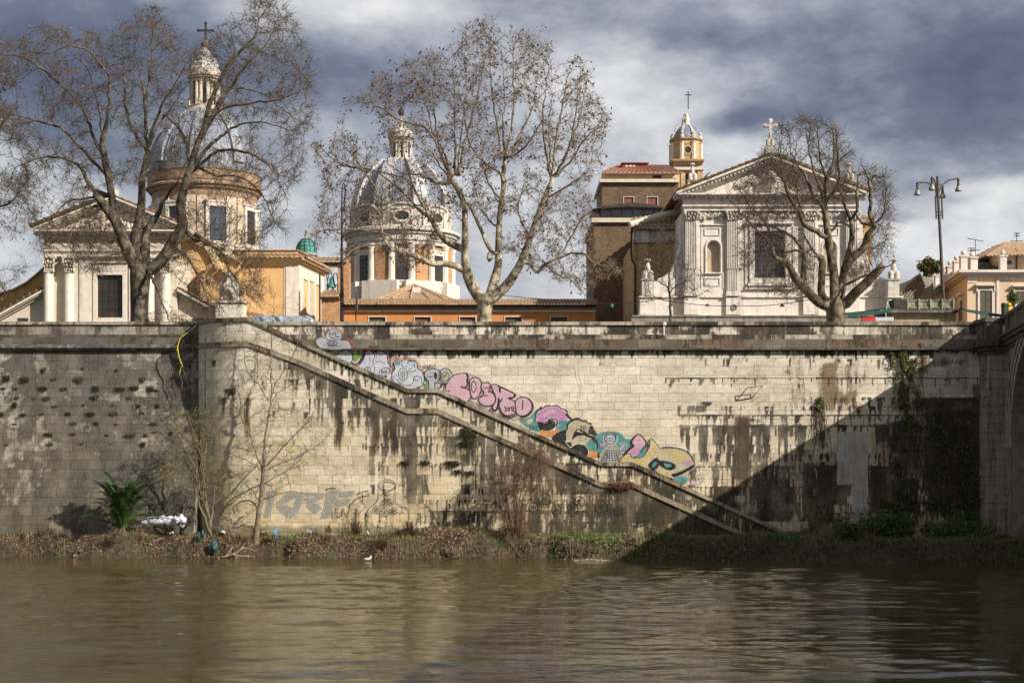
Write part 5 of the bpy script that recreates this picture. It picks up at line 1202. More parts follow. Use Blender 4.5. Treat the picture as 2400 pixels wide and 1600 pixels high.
for tip in ((1585, 449), (2032, 449)):
    sg = 1 if tip[0] < 1800 else -1
    rake(mb, tip, ap, 5.0, Y - 1.25, 2.5); rake(mb, tip, ap, 3.4, Y - 1.05, 2.2, 5.2); rake(mb, tip, ap, 3.6, Y - .6, 1.4, 12.5); teeth(mb, (tip[0] + 8 * sg, 446.4), ap, 24, 5.2, 4.2, Y - .95, .8, 8.3)
mb.build('raking_cornice', white_tr, wc)
mb = MB(); mb.pprism([(1602, 453), (1808, 373), (2015, 453)], Y - .12, 12); mb.build('tympanum', white_st, wc)
mb = MB()
for k in range(70):
    t = rs.rand(); sg = rs.choice([-1, 1]); px = CX + sg * (6 + 76 * t); py = 436 - 26 * (1 - t) * rs.rand() + 3 * math.sin(9 * t)
    mb.blob((X(px, Y), Y - .2, Z(py, Y)), (.28, .17, .16), rs, 7, 5, .35)
mb.tube([P(1806, 446, Y - .2), P(1806, 436, Y - .35), P(1807, 420, Y - .42), P(1807, 408, Y - .3), P(1807, 402, Y - .2)], [.35, .55, .62, .45, .2], 12)
mb.blob(P(1807, 395, Y - .3), (.30, .25, .34), rs, 9, 7, .15)
for k in range(26): mb.blob(P(1807 + rs.uniform(-18, 18), rs.uniform(396, 440), Y - .3), (.22, .18, .24), rs, 7, 5, .35)
mb.build('coat_of_arms', carved, wc)
mb = MB(); tile_roof(mb, (X(1584, Y), Y - .8, Z(450.5, Y)), (X(1584, Y), Y + 26, Z(450.5, Y)), (X(1808, Y), Y - .8, Z(364.5, Y)), (X(1808, Y), Y + 26, Z(364.5, Y)))
tile_roof(mb, (X(2033, Y), Y - .8, Z(450.5, Y)), (X(2033, Y), Y + 26, Z(450.5, Y)), (X(1808, Y), Y - .8, Z(364.5, Y)), (X(1808, Y), Y + 26, Z(364.5, Y))); mb.build('roof', tile, wc)
def three_urns(name, px, y_top, y_mid, y_base, s_=1.0, Yy=Y, ped=None):
    mb = MB()
    if ped: mb.pb(px - 13 * s_, y_base, px + 13 * s_, ped, Yy - .5, 1.3); mb.pb(px - 15 * s_, y_base - 2.5 * s_, px + 15 * s_, y_base - .2, Yy - .6, 1.5)
    yb = y_base - 2.7 * s_ if ped else y_base
    hh = yb - y_mid
    for dx, dy in ((-7.2, 0), (7.2, 0), (0, .55)): mb.lathe([(r * s_ * Yy / F, Z(yb - hh * t, Yy)) for r, t in ((6.4, 0), (6.8, .25), (6.8, .62), (5.6, .85), (2.5, 1.0), (.1, 1.02))], X(px + dx * s_, Yy), Yy + dy, 14)
    mb.lathe([(r * s_ * Yy / F, Z(y_mid + 3 - (y_mid + 3 - y_top) * t, Yy)) for r, t in ((6.4, -.15), (6.6, .1), (6.2, .45), (4.2, .66), (3.4, .72), (4.6, .78))], X(px, Yy), Yy + .1, 14)
    for k in range(8):
        a = k * math.pi / 4; x_, y_ = X(px, Yy), Yy + .1
        mb.tube([(x_, y_, Z(y_mid + 3 - (y_mid + 3 - y_top) * .78, Yy)), (x_ + .24 * s_ * math.sin(a), y_ + .24 * s_ * math.cos(a), Z(y_top, Yy))], [.05, .09], 5)
    mb.build(name, carved, wc)
three_urns('finial_urns', 1518, 608, 634, 656, 1.0, Y - .3, 693); three_urns('finial_urns', 2095, 608, 634, 656, 1.0, Y - .3, 693)
three_urns('finial_urns', 1623, 384, 406, 424, .8, Y + 1.2, 441); three_urns('finial_urns', 1991, 384, 406, 424, .8, Y + 1.2, 441)
mb = MB(); mb.pb(1795, 343, 1816, 368, Y - .4, 1.1)
for dx, dy in ((-5, 0), (5, 0), (0, .45)): mb.lathe([(r * Y / F, Z(y, Y)) for r, y in ((5, 343), (5.2, 334), (4.4, 328), (.5, 325))], X(1805.5 + dx, Y), Y + dy, 12)
mb.lathe([(r * Y / F, Z(y, Y)) for r, y in ((4.6, 330), (4.2, 320), (2.2, 312), (1.6, 308))], X(1805.5, Y), Y + .1, 12); mb.build('apex_pedestal', carved, wc)
mb = MB(); cross(mb, 1805.5, 283, 312, 12.5, 295, Y, .10, True); mb.build('apex_cross', carved, wc)
# volute and low side bays
for m_ in (False, True):
    f_ = mir if m_ else (lambda a: a)
    mb = MB(); arc = [(1602, 527)] + [(1602 - 62 * (1 - math.cos(t)), 527 + 0 + 132 * math.sin(t)) for t in np.linspace(.12, math.pi / 2, 14)]
    mb.pprism([(f_(a), b) for a, b in arc + [(1532, 659), (1532, 742), (1602, 742)]], Y + .35, .8); mb.build('volute_wall', white_st, wc)
    mb = MB(); mb.tube([P(f_(a), b, Y + .5) for a, b in arc], .22, 6); mb.build('volute_moulding', white_tr, wc)
    mb = MB(); a_, b_ = sorted((f_(1500), f_(1534.5))); mb.pb(a_, 693.3, b_, 742, Y - .7, 1.8); mb.pb(a_ - 1.5, 693.2, b_ + 1.5, 697, Y - .85, 2.1); mb.pb(a_ - 1.5, 733, b_ + 1.5, 738.3, Y - .85, 2.1)
    a_, b_ = sorted((f_(1534.8), f_(1601))); mb.pb(a_, 693.4, b_, 696.6, Y + .2, .5); mb.build('side_pedestal', white_tr, wc)
# brick side aisle set back on the left, and a sliver on the right
YN = 124.5
mb = MB(); mb.pb(1484, 568, 1604, 880, YN, 16); mb.build('aisle_wall', brick_tan, wc)
mb = MB(); mb.pb(1494, 568.3, 1520, 760, YN - .25, .25); mb.build('aisle_pilaster', brick_tan, wc)
mb = MB(); mb.pb(1486, 541, 1604, 559.8, YN - .15, 2); mb.pb(1483, 560, 1604, 563.8, YN - .32, 2); mb.pb(1484, 564, 1604, 567.8, YN - .22, 2); mb.pb(1480, 530.2, 1604, 535, YN - .75, 3); teeth(mb, (1486, 535), (1604, 535), 14, 4, 4, YN - .5, .5); mb.pb(1492, 541, 1522, 567.9, YN - .42, .2); mb.build('aisle_entablature', white_tr, wc)
mb = MB(); tile_roof(mb, P(1478, 530, YN - 1.0), P(1604, 530, YN - 1.0), P(1478, 512, YN + 3), P(1604, 496, YN + 3), amp=.09); mb.build('aisle_roof', tile, wc)
mb = MB(); mb.tube([P(1476, 527, YN - .9), P(1540, 508, YN - .2), P(1604, 494, YN + .4)], .3, 8); mb.build('aisle_hip', cream, wc)
mb = MB(); mb.pb(1482, 528, 1485, 535, YN - .9, .3); mb.tube([P(1481, 532, YN - .9), P(1479, 580, YN - .5), P(1481, 610, YN - .4), P(1489, 622, YN - .4), P(1489, 740, YN - .4)], .09, 6); mb.build('downpipe', iron, wc)
mb = MB(); mb.pb(2016.5, 520, 2043, 880, YN, 16); mb.build('right_aisle_wall', M('ochre_wall', (.50, .30, .12), (.42, .25, .10), 1.5, .9, streak=(.28, .18, .09)), wc)
mb = MB(); tile_roof(mb, P(2010, 519, YN - 1), P(2052, 519, YN - 1), P(2010, 508, YN + 3), P(2052, 508, YN + 3)); mb.build('right_aisle_roof', tile, wc)
mb = MB(); mb.pb(2016.2, 668, 2078, 742, Y + .5, 1.5); mb.pb(2016.2, 664, 2080, 667.8, Y + .3, 1.9); mb.build('right_side_wall', white_st, wc)
# wall ornaments: round disc and two lanterns
mb = MB(); cx_, cy_ = X(1719, Y), Y - .06; zz = Z(721, Y)
t_ = np.linspace(0, 2 * math.pi, 25); mb.tube([(cx_ + .22 * math.cos(a), Y - .30, zz + .22 * math.sin(a)) for a in t_], .045, 6, False); mb.add([(cx_ + .2 * math.cos(a), Y - .29, zz + .2 * math.sin(a)) for a in t_[:-1]], [tuple(range(24))]); mb.box(cx_ - .03, cx_ + .03, Y - .3, Y, zz - .03, zz + .03); mb.build('round_plaque', M('grey_plaque', (.2, .2, .19), (.12, .12, .12), 6, .7), wc)
# roof terrace railing behind the pediment
YR = 150.0; rl = thing('roof_railing', 'thin white roof terrace railing with a satellite dish between tower and pediment', 'railing', (X(1680, YR), YR, Z(425, YR)))
mb = MB()
for k in range(26): mb.pb(1650 + 4 * k, 397, 1650.5 + 4 * k, 425, YR, .03)
mb.pb(1648, 396, 1752, 397, YR - .02, .06); mb.pb(1648, 424, 1752, 426, YR - .02, .1); mb.build('rails', M('pale_metal', (.55, .55, .54), (.45, .45, .44), 3, .5), rl)
mb = MB(); mb.pb(1648, 426, 1752, 470, YR + .2, 6); mb.build('terrace', cream, rl)
mb = MB(); mb.lathe([(.05, 0), (.4, .06), (.65, .2)], 0, 0, 16); vs = [(X(1652, YR) + x * .6 + z * .8, YR - .4 + y, Z(413, YR) + x * .75 - z * .4) for x, y, z in mb.v]; mb.v = vs; mb.tube([P(1652, 413, YR - .4), P(1652, 424, YR - .2)], .04, 5); mb.build('satellite_dish', M('grey_dish', (.2, .2, .21), (.14, .14, .15), 4, .5), rl)
# ================================================================ spray paint on the walls, laid on each course it crosses
def paint(name, c1, c2=None, sc=2.5):
    return M('paint_' + name, c1, c2 or tuple(x * .72 for x in c1), sc, .8, 0, streak=tuple(x * .55 for x in c1), sfac=(.62, .85))
COLS = dict(black=paint('black', (.02, .019, .02)), grey=paint('grey', (.40, .40, .42)), blue=paint('pale_blue', (.40, .43, .48), (.50, .51, .53)), pink=paint('pink', (.56, .35, .385), (.46, .29, .34), 1.2),
    rose=paint('rose', (.50, .22, .36), (.36, .16, .32), 3), teal=paint('teal', (.10, .27, .245), (.06, .17, .17), 3), gold=paint('gold', (.46, .31, .09), (.50, .42, .22), 2), khaki=paint('khaki', (.46, .40, .27), (.38, .33, .21), 2),
    orange=paint('orange', (.58, .26, .06), (.45, .20, .08), 2), red=paint('red', (.50, .05, .09)), green=paint('green', (.10, .33, .06)), white=paint('white', (.66, .65, .62)), silver=paint('silver', (.31, .29, .24), (.24, .225, .185)), yellow=paint('yellow', (.62, .50, .05)),
    haze=M('paint_pink_haze', (.56, .42, .38), (.60, .50, .42), 6, .85))
for m_ in set(COLS.values()):      # worn paint: the stone shows through in flakes and along the joints
    t = m_.node_tree; b = t.nodes['Principled BSDF']; v = [n for n in t.nodes if n.type == 'TEX_COORD'][0].outputs['Object']
    hz = m_ is COLS['haze']; nn = noise(t, v, 2.0 if hz else 9, 6, .7, (1, 1, 1.6), (3, 3, 3)); t.links.new(ramp_node(t, nn, [(.40, (0, 0, 0)), (.58, (.75, .75, .75))] if hz else [(.36, (.15, .15, .15)), (.46, (.93, .93, .93))]), b.inputs['Alpha'])
def main_face(z):
    py = HY - (z - HC) * KM
    for y0, y1, pr in ((753.5, 762, .14), (762, 784, .03), (784, 795, .10), (795, 815.2, .26), (815.2, 819.5, .33)):
        if y0 <= py < y1: return YW - pr
    return YW
MAINLEV = [Z(y, YW) for y in (762, 784, 795, 815.2, 819.5)]
class Paint:
    def __init__(s, ox, oy, sc, Y, face, levels=()):
        s.ox, s.oy, s.sc, s.Y, s.face, s.lv = ox, oy, sc, Y, face, levels; s.data = {}; s.k = 0
    def w(s, p): return (X(s.ox + p[0] / s.sc, s.Y), Z(s.oy + p[1] / s.sc, s.Y))
    def _put(s, col, faces):
        s.k += 1; off = .017 + .0012 * s.k; d = s.data.setdefault(col, MB())
        for poly in faces:
            parts = [poly]
            for L in s.lv:
                nxt = []
                for q in parts:
                    a = []; b = []
                    for i in range(len(q)):
                        p0, p1 = q[i], q[(i + 1) % len(q)]
                        (a if p0[1] >= L else b).append(p0)
                        if (p0[1] - L) * (p1[1] - L) < 0:
                            t = (L - p0[1]) / (p1[1] - p0[1]); m = (p0[0] + (p1[0] - p0[0]) * t, L); a.append(m); b.append(m)
                    nxt += [r for r in (a, b) if len(r) > 2]
                parts = nxt
            for q in parts:
                zc = sum(p[1] for p in q) / len(q); y = s.face(zc) - off
                ar = sum(q[i][0] * q[(i + 1) % len(q)][1] - q[(i + 1) % len(q)][0] * q[i][1] for i in range(len(q)))
                if abs(ar) < 1e-7: continue
                if ar < 0: q = q[::-1]
                d.add([(x, y, z) for x, z in q], [tuple(range(len(q)))])
    def smooth(s, pts, closed=False, n=5):
        if len(pts) < 3: return pts
        q = []; m = len(pts)
        for i in range(m if closed else m - 1):
            g = lambda j: pts[j % m] if closed else pts[min(max(j, 0), m - 1)]
            p0, p1, p2, p3 = g(i - 1), g(i), g(i + 1), g(i + 2)
            for k in range(n):
                t = k / n
                q.append(tuple(.5 * (2 * p1[a] + (p2[a] - p0[a]) * t + (2 * p0[a] - 5 * p1[a] + 4 * p2[a] - p3[a]) * t * t + (3 * p1[a] - p0[a] - 3 * p2[a] + p3[a]) * t ** 3) for a in (0, 1)))
        if not closed: q.append(pts[-1])
        return q
    def fill(s, col, pts, sm=True):
        if sm: pts = s.smooth(pts, True, 4)
        v = [s.w(p) for p in pts]
        s._put(col, [[v[i] for i in t] for t in geometry.tessellate_polygon([[Vector((a, b, 0)) for a, b in v]])])
    def line(s, col, pts, w_, closed=False, sm=True, taper=False):
        if sm: pts = s.smooth(pts, closed, 5)
        if closed: pts = pts + [pts[0]]
        L = []; n = len(pts)
        for i, p in enumerate(pts):
            a, b = pts[max(i - 1, 0)], pts[min(i + 1, n - 1)]
            if closed and i in (0, n - 1): a, b = pts[n - 2], pts[1]
            dx, dy = b[0] - a[0], b[1] - a[1]; l = math.hypot(dx, dy) or 1; h = w_ / 2 * (1 + .12 * math.sin(i * 1.7))
            if taper: h *= max(.35, math.sin(math.pi * (i + .6) / (n + .2)))
            L.append(((p[0] - dy / l * h, p[1] + dx / l * h), (p[0] + dy / l * h, p[1] - dx / l * h)))
        s._put(col, [[s.w(L[i][0]), s.w(L[i][1]), s.w(L[i + 1][1]), s.w(L[i + 1][0])] for i in range(n - 1)])
    def ring(s, col, cx, cy, rx, ry, w_, tilt=0):
        ct, st_ = math.cos(tilt), math.sin(tilt)
        s.line(col, [(cx + rx * math.cos(t) * ct - ry * math.sin(t) * st_, cy + rx * math.cos(t) * st_ + ry * math.sin(t) * ct) for t in np.linspace(0, 2 * math.pi, 17)[:-1]], w_, True)
    def disc(s, col, cx, cy, rx, ry, tilt=0):
        ct, st_ = math.cos(tilt), math.sin(tilt)
        s.fill(col, [(cx + rx * math.cos(t) * ct - ry * math.sin(t) * st_, cy + rx * math.cos(t) * st_ + ry * math.sin(t) * ct) for t in np.linspace(0, 2 * math.pi, 21)[:-1]], False)
    def text(s, col, txt, x, y, h, w_, slant=0.0):
        G = {'B': [[(0, 1), (0, 0), (.5, .05), (.6, .25), (.45, .48), (0, .5), (.5, .55), (.65, .78), (.5, 1), (0, 1)]], 'O': [[(.3, 0), (0, .4), (.1, .9), (.4, 1), (.65, .6), (.55, .1), (.3, 0)]], 'R': [[(0, 1), (0, 0), (.5, .05), (.55, .35), (0, .5), (.6, 1)]],
             'I': [[(.1, .25), (.1, 1)], [(.1, 0), (.14, .08)]], 'S': [[(.6, .1), (.3, 0), (.05, .2), (.3, .45), (.55, .7), (.35, 1), (0, .9)]], 'U': [[(0, 0), (.05, .8), (.3, 1), (.5, .8), (.5, 0)]], 'N': [[(0, 1), (.05, 0), (.5, 1), (.55, 0)]],
             'E': [[(.5, 0), (0, .05), (.05, .5), (.4, .5), (.05, .52), (0, 1), (.5, .95)]], '2': [[(0, .25), (.2, 0), (.5, .15), (.4, .5), (0, 1), (.6, .95)]], '0': [[(.3, 0), (0, .5), (.25, 1), (.5, .5), (.3, 0)]], '1': [[(0, .2), (.25, 0), (.22, 1)]],
             'P': [[(0, 1), (.05, 0), (.5, .1), (.5, .4), (.05, .55)]], 'A': [[(0, 1), (.25, 0), (.55, 1)], [(.1, .6), (.45, .6)]], 'L': [[(.1, 0), (0, 1), (.5, .95)]], 'C': [[(.55, .1), (.2, 0), (0, .5), (.2, 1), (.6, .9)]], 'G': [[(.55, .1), (.2, 0), (0, .5), (.2, 1), (.55, .9), (.55, .5), (.35, .5)]], 'M': [[(0, 1), (.05, 0), (.3, .6), (.55, 0), (.6, 1)]], 'K': [[(0, 0), (0, 1)], [(.5, 0), (.02, .5), (.55, 1)]]}
        for ch in txt:
            if ch != ' ':
                for st_ in G[ch]: s.line(col, [(x + a * h * .9 - (b - 1) * slant * h * -1, y + b * h + slant * a * 0) for a, b in st_], w_, sm=len(st_) > 2)
            x += h * (.35 if ch in 'I1 ' else .78)
    def done(s, parent, name):
        for col, mb in s.data.items(): mb.build(name, COLS[col], parent)
K_ = 'black'
# ---- pieces above the first flight
p = Paint(700, 730, 3.92, YW, main_face, MAINLEV)
p.fill('blue', [(340, 350), (430, 352), (480, 380), (490, 430), (486, 472), (400, 430), (300, 380)])
p.fill('grey', [(160, 290), (168, 255), (205, 235), (250, 240), (255, 200), (290, 168), (340, 165), (385, 190), (402, 225), (395, 262), (440, 265), (475, 290), (488, 345), (380, 345), (352, 395), (310, 390), (290, 350), (240, 345), (190, 325)])
p.line('red', [(235, 215), (262, 168), (318, 148), (372, 160), (408, 200), (425, 245), (470, 262), (500, 305), (490, 350)], 7)
p.line(K_, [(160, 290), (168, 255), (205, 235), (250, 240), (255, 200), (290, 168), (340, 165), (385, 190), (402, 225), (395, 262), (440, 265), (475, 290), (488, 345), (400, 345)], 6)
p.line(K_, [(160, 290), (190, 328), (240, 345), (290, 350), (312, 392), (345, 402), (365, 380), (375, 345)], 5); p.line(K_, [(345, 400), (420, 352), (478, 370), (500, 425), (482, 470)], 9)
p.ring(K_, 315, 295, 42, 24, 7)
for k in range(5): p.line(K_, [(288 + 13 * k, 282), (287 + 13 * k, 310)], 5, sm=False)
p.line(K_, [(255, 250), (290, 262), (315, 240), (345, 262), (392, 250)], 4); p.line(K_, [(285, 205), (295, 232), (310, 238)], 5); p.line(K_, [(335, 198), (348, 228), (375, 235)], 5); p.line(K_, [(275, 190), (310, 205), (330, 195), (370, 190)], 4); p.ring(K_, 322, 325, 40, 12, 4)
p.fill('green', [(505, 395), (540, 375), (575, 385), (555, 430), (525, 460), (508, 430)]); p.line('red', [(500, 480), (545, 470), (580, 430), (605, 375), (640, 335), (660, 345)], 7); p.line(K_, [(490, 470), (530, 492), (575, 440), (600, 380)], 16); p.line('red', [(520, 440), (560, 420), (590, 370)], 5)
p.fill('blue', [(535, 494), (575, 470), (605, 415), (615, 370), (650, 350), (690, 375), (740, 358), (790, 375), (815, 410), (825, 470), (862, 520), (866, 590), (850, 636), (720, 576)])
p.line(K_, [(535, 494), (575, 470), (605, 415), (615, 370), (650, 350), (690, 378), (740, 358), (790, 375), (815, 410), (825, 470), (862, 525), (866, 590), (850, 640)], 10)
p.line(K_, [(690, 378), (698, 420), (682, 470), (700, 520), (690, 560)], 5); p.line(K_, [(735, 420), (760, 400), (800, 395)], 4); p.line(K_, [(700, 470), (750, 460), (800, 480)], 4); p.line(K_, [(655, 415), (655, 460)], 5, sm=False); p.ring(K_, 637, 527, 24, 20, 6); p.disc(K_, 637, 527, 7, 7); p.ring(K_, 800, 575, 60, 58, 6)
p.text(K_, 'BOES', 762, 540, 28, 4, .1); p.text(K_, 'SUN', 755, 580, 28, 4, .1)
p.line('red', [(715, 350), (716, 420)], 5, sm=False); p.line('red', [(820, 400), (845, 520), (870, 640)], 5); p.line(K_, [(655, 315), (680, 345), (735, 345), (742, 315), (700, 325), (655, 318)], 6, sm=False)
p.line(K_, [(845, 500), (848, 410), (900, 402), (900, 440)], 9, sm=False)
p.fill('blue', [(862, 560), (885, 520), (875, 470), (905, 445), (950, 452), (990, 440), (1040, 450), (1085, 470), (1095, 520), (1140, 555), (1155, 620), (1135, 680), (1080, 702), (1000, 704), (940, 670), (870, 635)])
p.line('red', [(870, 440), (910, 418), (960, 430), (1000, 418), (1050, 430), (1095, 455), (1112, 510), (1150, 545)], 7)
p.line(K_, [(862, 560), (885, 520), (875, 470), (905, 445), (950, 452), (990, 440), (1040, 450), (1085, 470), (1095, 520), (1140, 555), (1155, 620), (1135, 680), (1080, 702)], 9)
p.ring(K_, 960, 578, 42, 58, 6)
for k in range(3): p.line(K_, [(942 + 15 * k, 545), (942 + 15 * k, 620)], 5, sm=False)
p.line(K_, [(1000, 500), (955, 505), (948, 455)], 5); p.line(K_, [(1080, 540), (1025, 555), (1015, 530), (1050, 520)], 5); p.line(K_, [(1110, 610), (1085, 635), (1060, 615), (1080, 590), (1125, 605), (1130, 660)], 5); p.line(K_, [(900, 620), (940, 660), (1000, 680), (1050, 660), (1060, 600)], 5); p.line(K_, [(870, 630), (880, 600), (865, 590)], 4)
p.line(K_, [(1000, 470), (1010, 455), (1040, 460)], 8); p.line(K_, [(1060, 470), (1070, 510)], 5, sm=False); p.text(K_, 'RB', 892, 460, 28, 4)
p.line(K_, [(1100, 490), (1145, 510), (1140, 525)], 5); p.text(K_, 'BORIS', 1158, 488, 32, 5, .15)
p.fill('green', [(1165, 655), (1185, 650), (1190, 700), (1170, 700)])
p.fill('grey', [(1155, 570), (1175, 540), (1230, 525), (1290, 535), (1330, 520), (1390, 540), (1412, 590), (1395, 640), (1345, 662), (1300, 652), (1312, 690), (1290, 704), (1195, 704), (1192, 640), (1160, 600)])
p.line(K_, [(1195, 704), (1192, 640), (1162, 605), (1155, 570), (1175, 540), (1230, 525), (1285, 535), (1305, 565), (1300, 620), (1280, 640), (1312, 680), (1290, 704)], 9); p.disc(K_, 1258, 590, 15, 34, -.1); p.line(K_, [(1170, 598), (1230, 598)], 5, sm=False); p.line(K_, [(1250, 700), (1255, 655), (1275, 660)], 9)
p.ring(K_, 1350, 590, 60, 68, 8); p.disc('khaki', 1345, 597, 34, 38); p.ring(K_, 1345, 597, 36, 40, 6); p.text(K_, 'BP', 1322, 580, 30, 4)
p.text(K_, 'BP', 1305, 668, 26, 4)
# ---- large pink name piece
p.fill('haze', [(1400, 590), (1470, 545), (1560, 545), (1680, 590), (1800, 640), (1960, 720), (2080, 760), (2170, 830), (2180, 900), (2110, 975), (1960, 985), (1800, 930), (1600, 830), (1420, 745)])
p.fill('pink', [(1340, 738), (1352, 690), (1375, 640), (1410, 595), (1470, 572), (1535, 565), (1552, 600), (1545, 650), (1530, 680), (1575, 720), (1582, 770), (1555, 830), (1450, 780)])
p.line(K_, [(1345, 738), (1355, 680), (1380, 632), (1412, 595), (1470, 571), (1540, 563)], 8); p.line(K_, [(1540, 565), (1556, 600), (1548, 640), (1560, 660)], 20); p.line(K_, [(1490, 690), (1525, 700), (1555, 672)], 14); p.line(K_, [(1490, 692), (1545, 705), (1578, 735), (1584, 780), (1555, 830)], 11)
p.line(K_, [(1355, 725), (1388, 735), (1380, 720)], 7)
def letter(col, pts, w_=9): p.fill(col, pts); p.line(K_, pts, w_, True)
letter('pink', [(1570, 670), (1575, 625), (1615, 605), (1655, 615), (1680, 660), (1675, 730), (1640, 790), (1605, 800), (1580, 760)], 11); p.disc('haze', 1608, 690, 20, 48); p.ring(K_, 1608, 690, 22, 50, 8)
letter('pink', [(1690, 660), (1745, 655), (1762, 690), (1745, 735), (1780, 745), (1808, 790), (1802, 840), (1755, 866), (1700, 862), (1662, 835), (1655, 795), (1690, 775), (1700, 740), (1675, 700)], 11); p.line(K_, [(1700, 705), (1735, 700), (1762, 690)], 7); p.line(K_, [(1700, 775), (1735, 770)], 9)
letter('pink', [(1770, 680), (1832, 680), (1850, 745), (1858, 700), (1905, 715), (1975, 752), (1972, 785), (1925, 795), (1975, 820), (2003, 875), (1985, 930), (1935, 955), (1885, 945), (1855, 905), (1843, 870), (1838, 800), (1825, 870), (1805, 905), (1780, 880), (1812, 800)], 11); p.line(K_, [(1832, 680), (1905, 715), (1980, 752), (1985, 780), (1930, 800)], 15); p.line(K_, [(1838, 790), (1850, 830), (1870, 800)], 12)
letter('pink', [(1990, 830), (2020, 795), (2065, 785), (2110, 800), (2140, 845), (2140, 900), (2100, 945), (2050, 958), (2005, 940), (1992, 880)], 11); p.line(K_, [(2060, 815), (2055, 905)], 10); p.line(K_, [(2110, 800), (2148, 845), (2148, 905), (2100, 955), (2040, 965)], 16); p.line(K_, [(1770, 885), (1805, 912), (1840, 880), (1870, 945), (1940, 972), (2000, 945)], 15)
p.text(K_, '2012', 1898, 876, 36, 8, .2)
p.text(K_, 'LOSE', 85, 150, 45, 5, .3); p.line(K_, [(50, 185), (75, 200), (90, 160)], 6); p.line(K_, [(110, 130), (170, 120), (180, 140)], 5)
for k in range(6): p.line(K_, [(1215 + 12 * k, 165 + 6 * (k % 2)), (1225 + 12 * k, 185)], 3, sm=False)
p.done(wall_r, 'graffiti')
# ---- numerals and letters lower down
p = Paint(1150, 880, 3.92, YW, main_face, MAINLEV)
p.fill('teal', [(265, 405), (330, 400), (400, 330), (450, 300), (445, 400), (480, 480), (430, 520), (350, 480), (300, 450)]); p.fill('khaki', [(330, 410), (380, 395), (385, 425), (345, 445)]); p.text(K_, '202', 355, 460, 36, 5, .1)
two = [(470, 425), (480, 365), (560, 335), (640, 360), (672, 415), (668, 470), (625, 515), (560, 535), (470, 530)]
p.line(K_, two, 132); p.fill(K_, [(450, 298), (475, 300), (480, 500), (430, 445)]); p.line('white', two, 108); p.line('rose', two[:5], 98); p.line('pink', [(482, 375), (550, 330), (600, 335)], 34); p.line('teal', [(671, 410), (668, 470), (625, 515)], 96); p.line('orange', [(632, 512), (560, 537), (455, 532)], 66)
p.fill(K_, [(440, 440), (500, 432), (548, 405), (592, 428), (592, 470), (550, 500), (500, 505), (470, 490)]); p.line(K_, [(690, 350), (740, 400), (800, 392)], 14)
p.line(K_, [(905, 485), (850, 458), (770, 445), (735, 520), (730, 600)], 104); p.line(K_, [(740, 640), (800, 592), (880, 600), (935, 660), (930, 745)], 140); p.fill(K_, [(560, 580), (690, 500), (760, 660), (740, 668)])
p.line('khaki', [(905, 490), (850, 462), (770, 450), (735, 520), (732, 610)], 76); p.line('khaki', [(735, 610), (800, 592), (870, 598), (915, 630)], 84); p.line('teal', [(890, 612), (935, 655), (942, 700)], 84); p.line('orange', [(942, 690), (932, 750)], 84, sm=False)
p.fill(K_, [(748, 590), (765, 525), (795, 512), (900, 545), (800, 552)]); p.fill(K_, [(745, 655), (800, 630), (862, 645), (890, 690), (885, 726), (800, 698)]); p.line('white', [(742, 655), (800, 622), (868, 638), (900, 690), (895, 735)], 6); p.line('white', [(685, 600), (705, 632), (740, 664)], 6); p.text(K_, 'BO', 835, 462, 34, 4, .2)
p.fill(K_, [(925, 450), (970, 520), (1000, 600), (985, 560), (940, 540), (900, 520)])
p.fill('teal', [(960, 560), (1040, 515), (1180, 520), (1240, 575), (1330, 590), (1240, 690), (1170, 720), (1160, 640), (1000, 710), (985, 620)])
p.fill('silver', [(1000, 792), (1005, 740), (1030, 690), (1085, 640), (1130, 625), (1175, 660), (1195, 730), (1192, 792)]); p.fill('grey', [(1090, 680), (1120, 650), (1150, 690), (1140, 790), (1060, 790)])
p.disc('grey', 1095, 582, 50, 46); p.ring('white', 1098, 580, 64, 56, 5); p.ring(K_, 1095, 582, 50, 46, 5); p.ring(K_, 1105, 585, 16, 18, 4); p.line(K_, [(1060, 560), (1070, 590), (1062, 610)], 4); p.line(K_, [(1045, 560), (1080, 520), (1140, 535), (1150, 570)], 6)
for k in range(6): p.line(K_, [(1060 + 17 * k, 660 + abs(k - 3) * 12), (1030 + 30 * k, 790)], 3, sm=False)
for k in range(5): p.line(K_, [(1045 - 6 * k, 690 + 22 * k), (1175 + 3 * k, 688 + 22 * k)], 3, sm=False)
p.line('white', [(1000, 790), (1008, 730), (1040, 680), (1095, 635)], 4); p.line('white', [(1130, 628), (1180, 665), (1200, 740), (1195, 790)], 4); p.line(K_, [(1020, 790), (1030, 740), (1070, 720), (1080, 760)], 4)
p.fill('grey', [(1185, 640), (1215, 618), (1245, 640), (1230, 680), (1250, 700), (1200, 715)]); p.line(K_, [(1190, 650), (1215, 625), (1238, 645), (1200, 690), (1250, 690)], 6); p.line('white', [(1180, 640), (1215, 612), (1252, 640), (1245, 690)], 4); p.fill('rose', [(1000, 630), (1040, 615), (1050, 640), (1010, 660)])
p.fill(K_, [(1285, 600), (1360, 530), (1440, 615), (1440, 660), (1340, 770), (1300, 740), (1220, 720), (1290, 640)]); p.fill('pink', [(1300, 610), (1358, 545), (1420, 620), (1380, 680), (1330, 740), (1250, 715), (1320, 650)]); p.fill('rose', [(1290, 690), (1380, 660), (1340, 720), (1290, 730)])
p.fill('teal', [(1340, 740), (1430, 650), (1415, 720), (1370, 750)])
p.fill('gold', [(1200, 792), (1205, 755), (1260, 715), (1310, 750), (1400, 745), (1455, 650), (1470, 575), (1552, 670), (1530, 760), (1500, 830), (1470, 858), (1300, 795)]); p.fill('khaki', [(1230, 770), (1290, 735), (1320, 765), (1280, 790)])
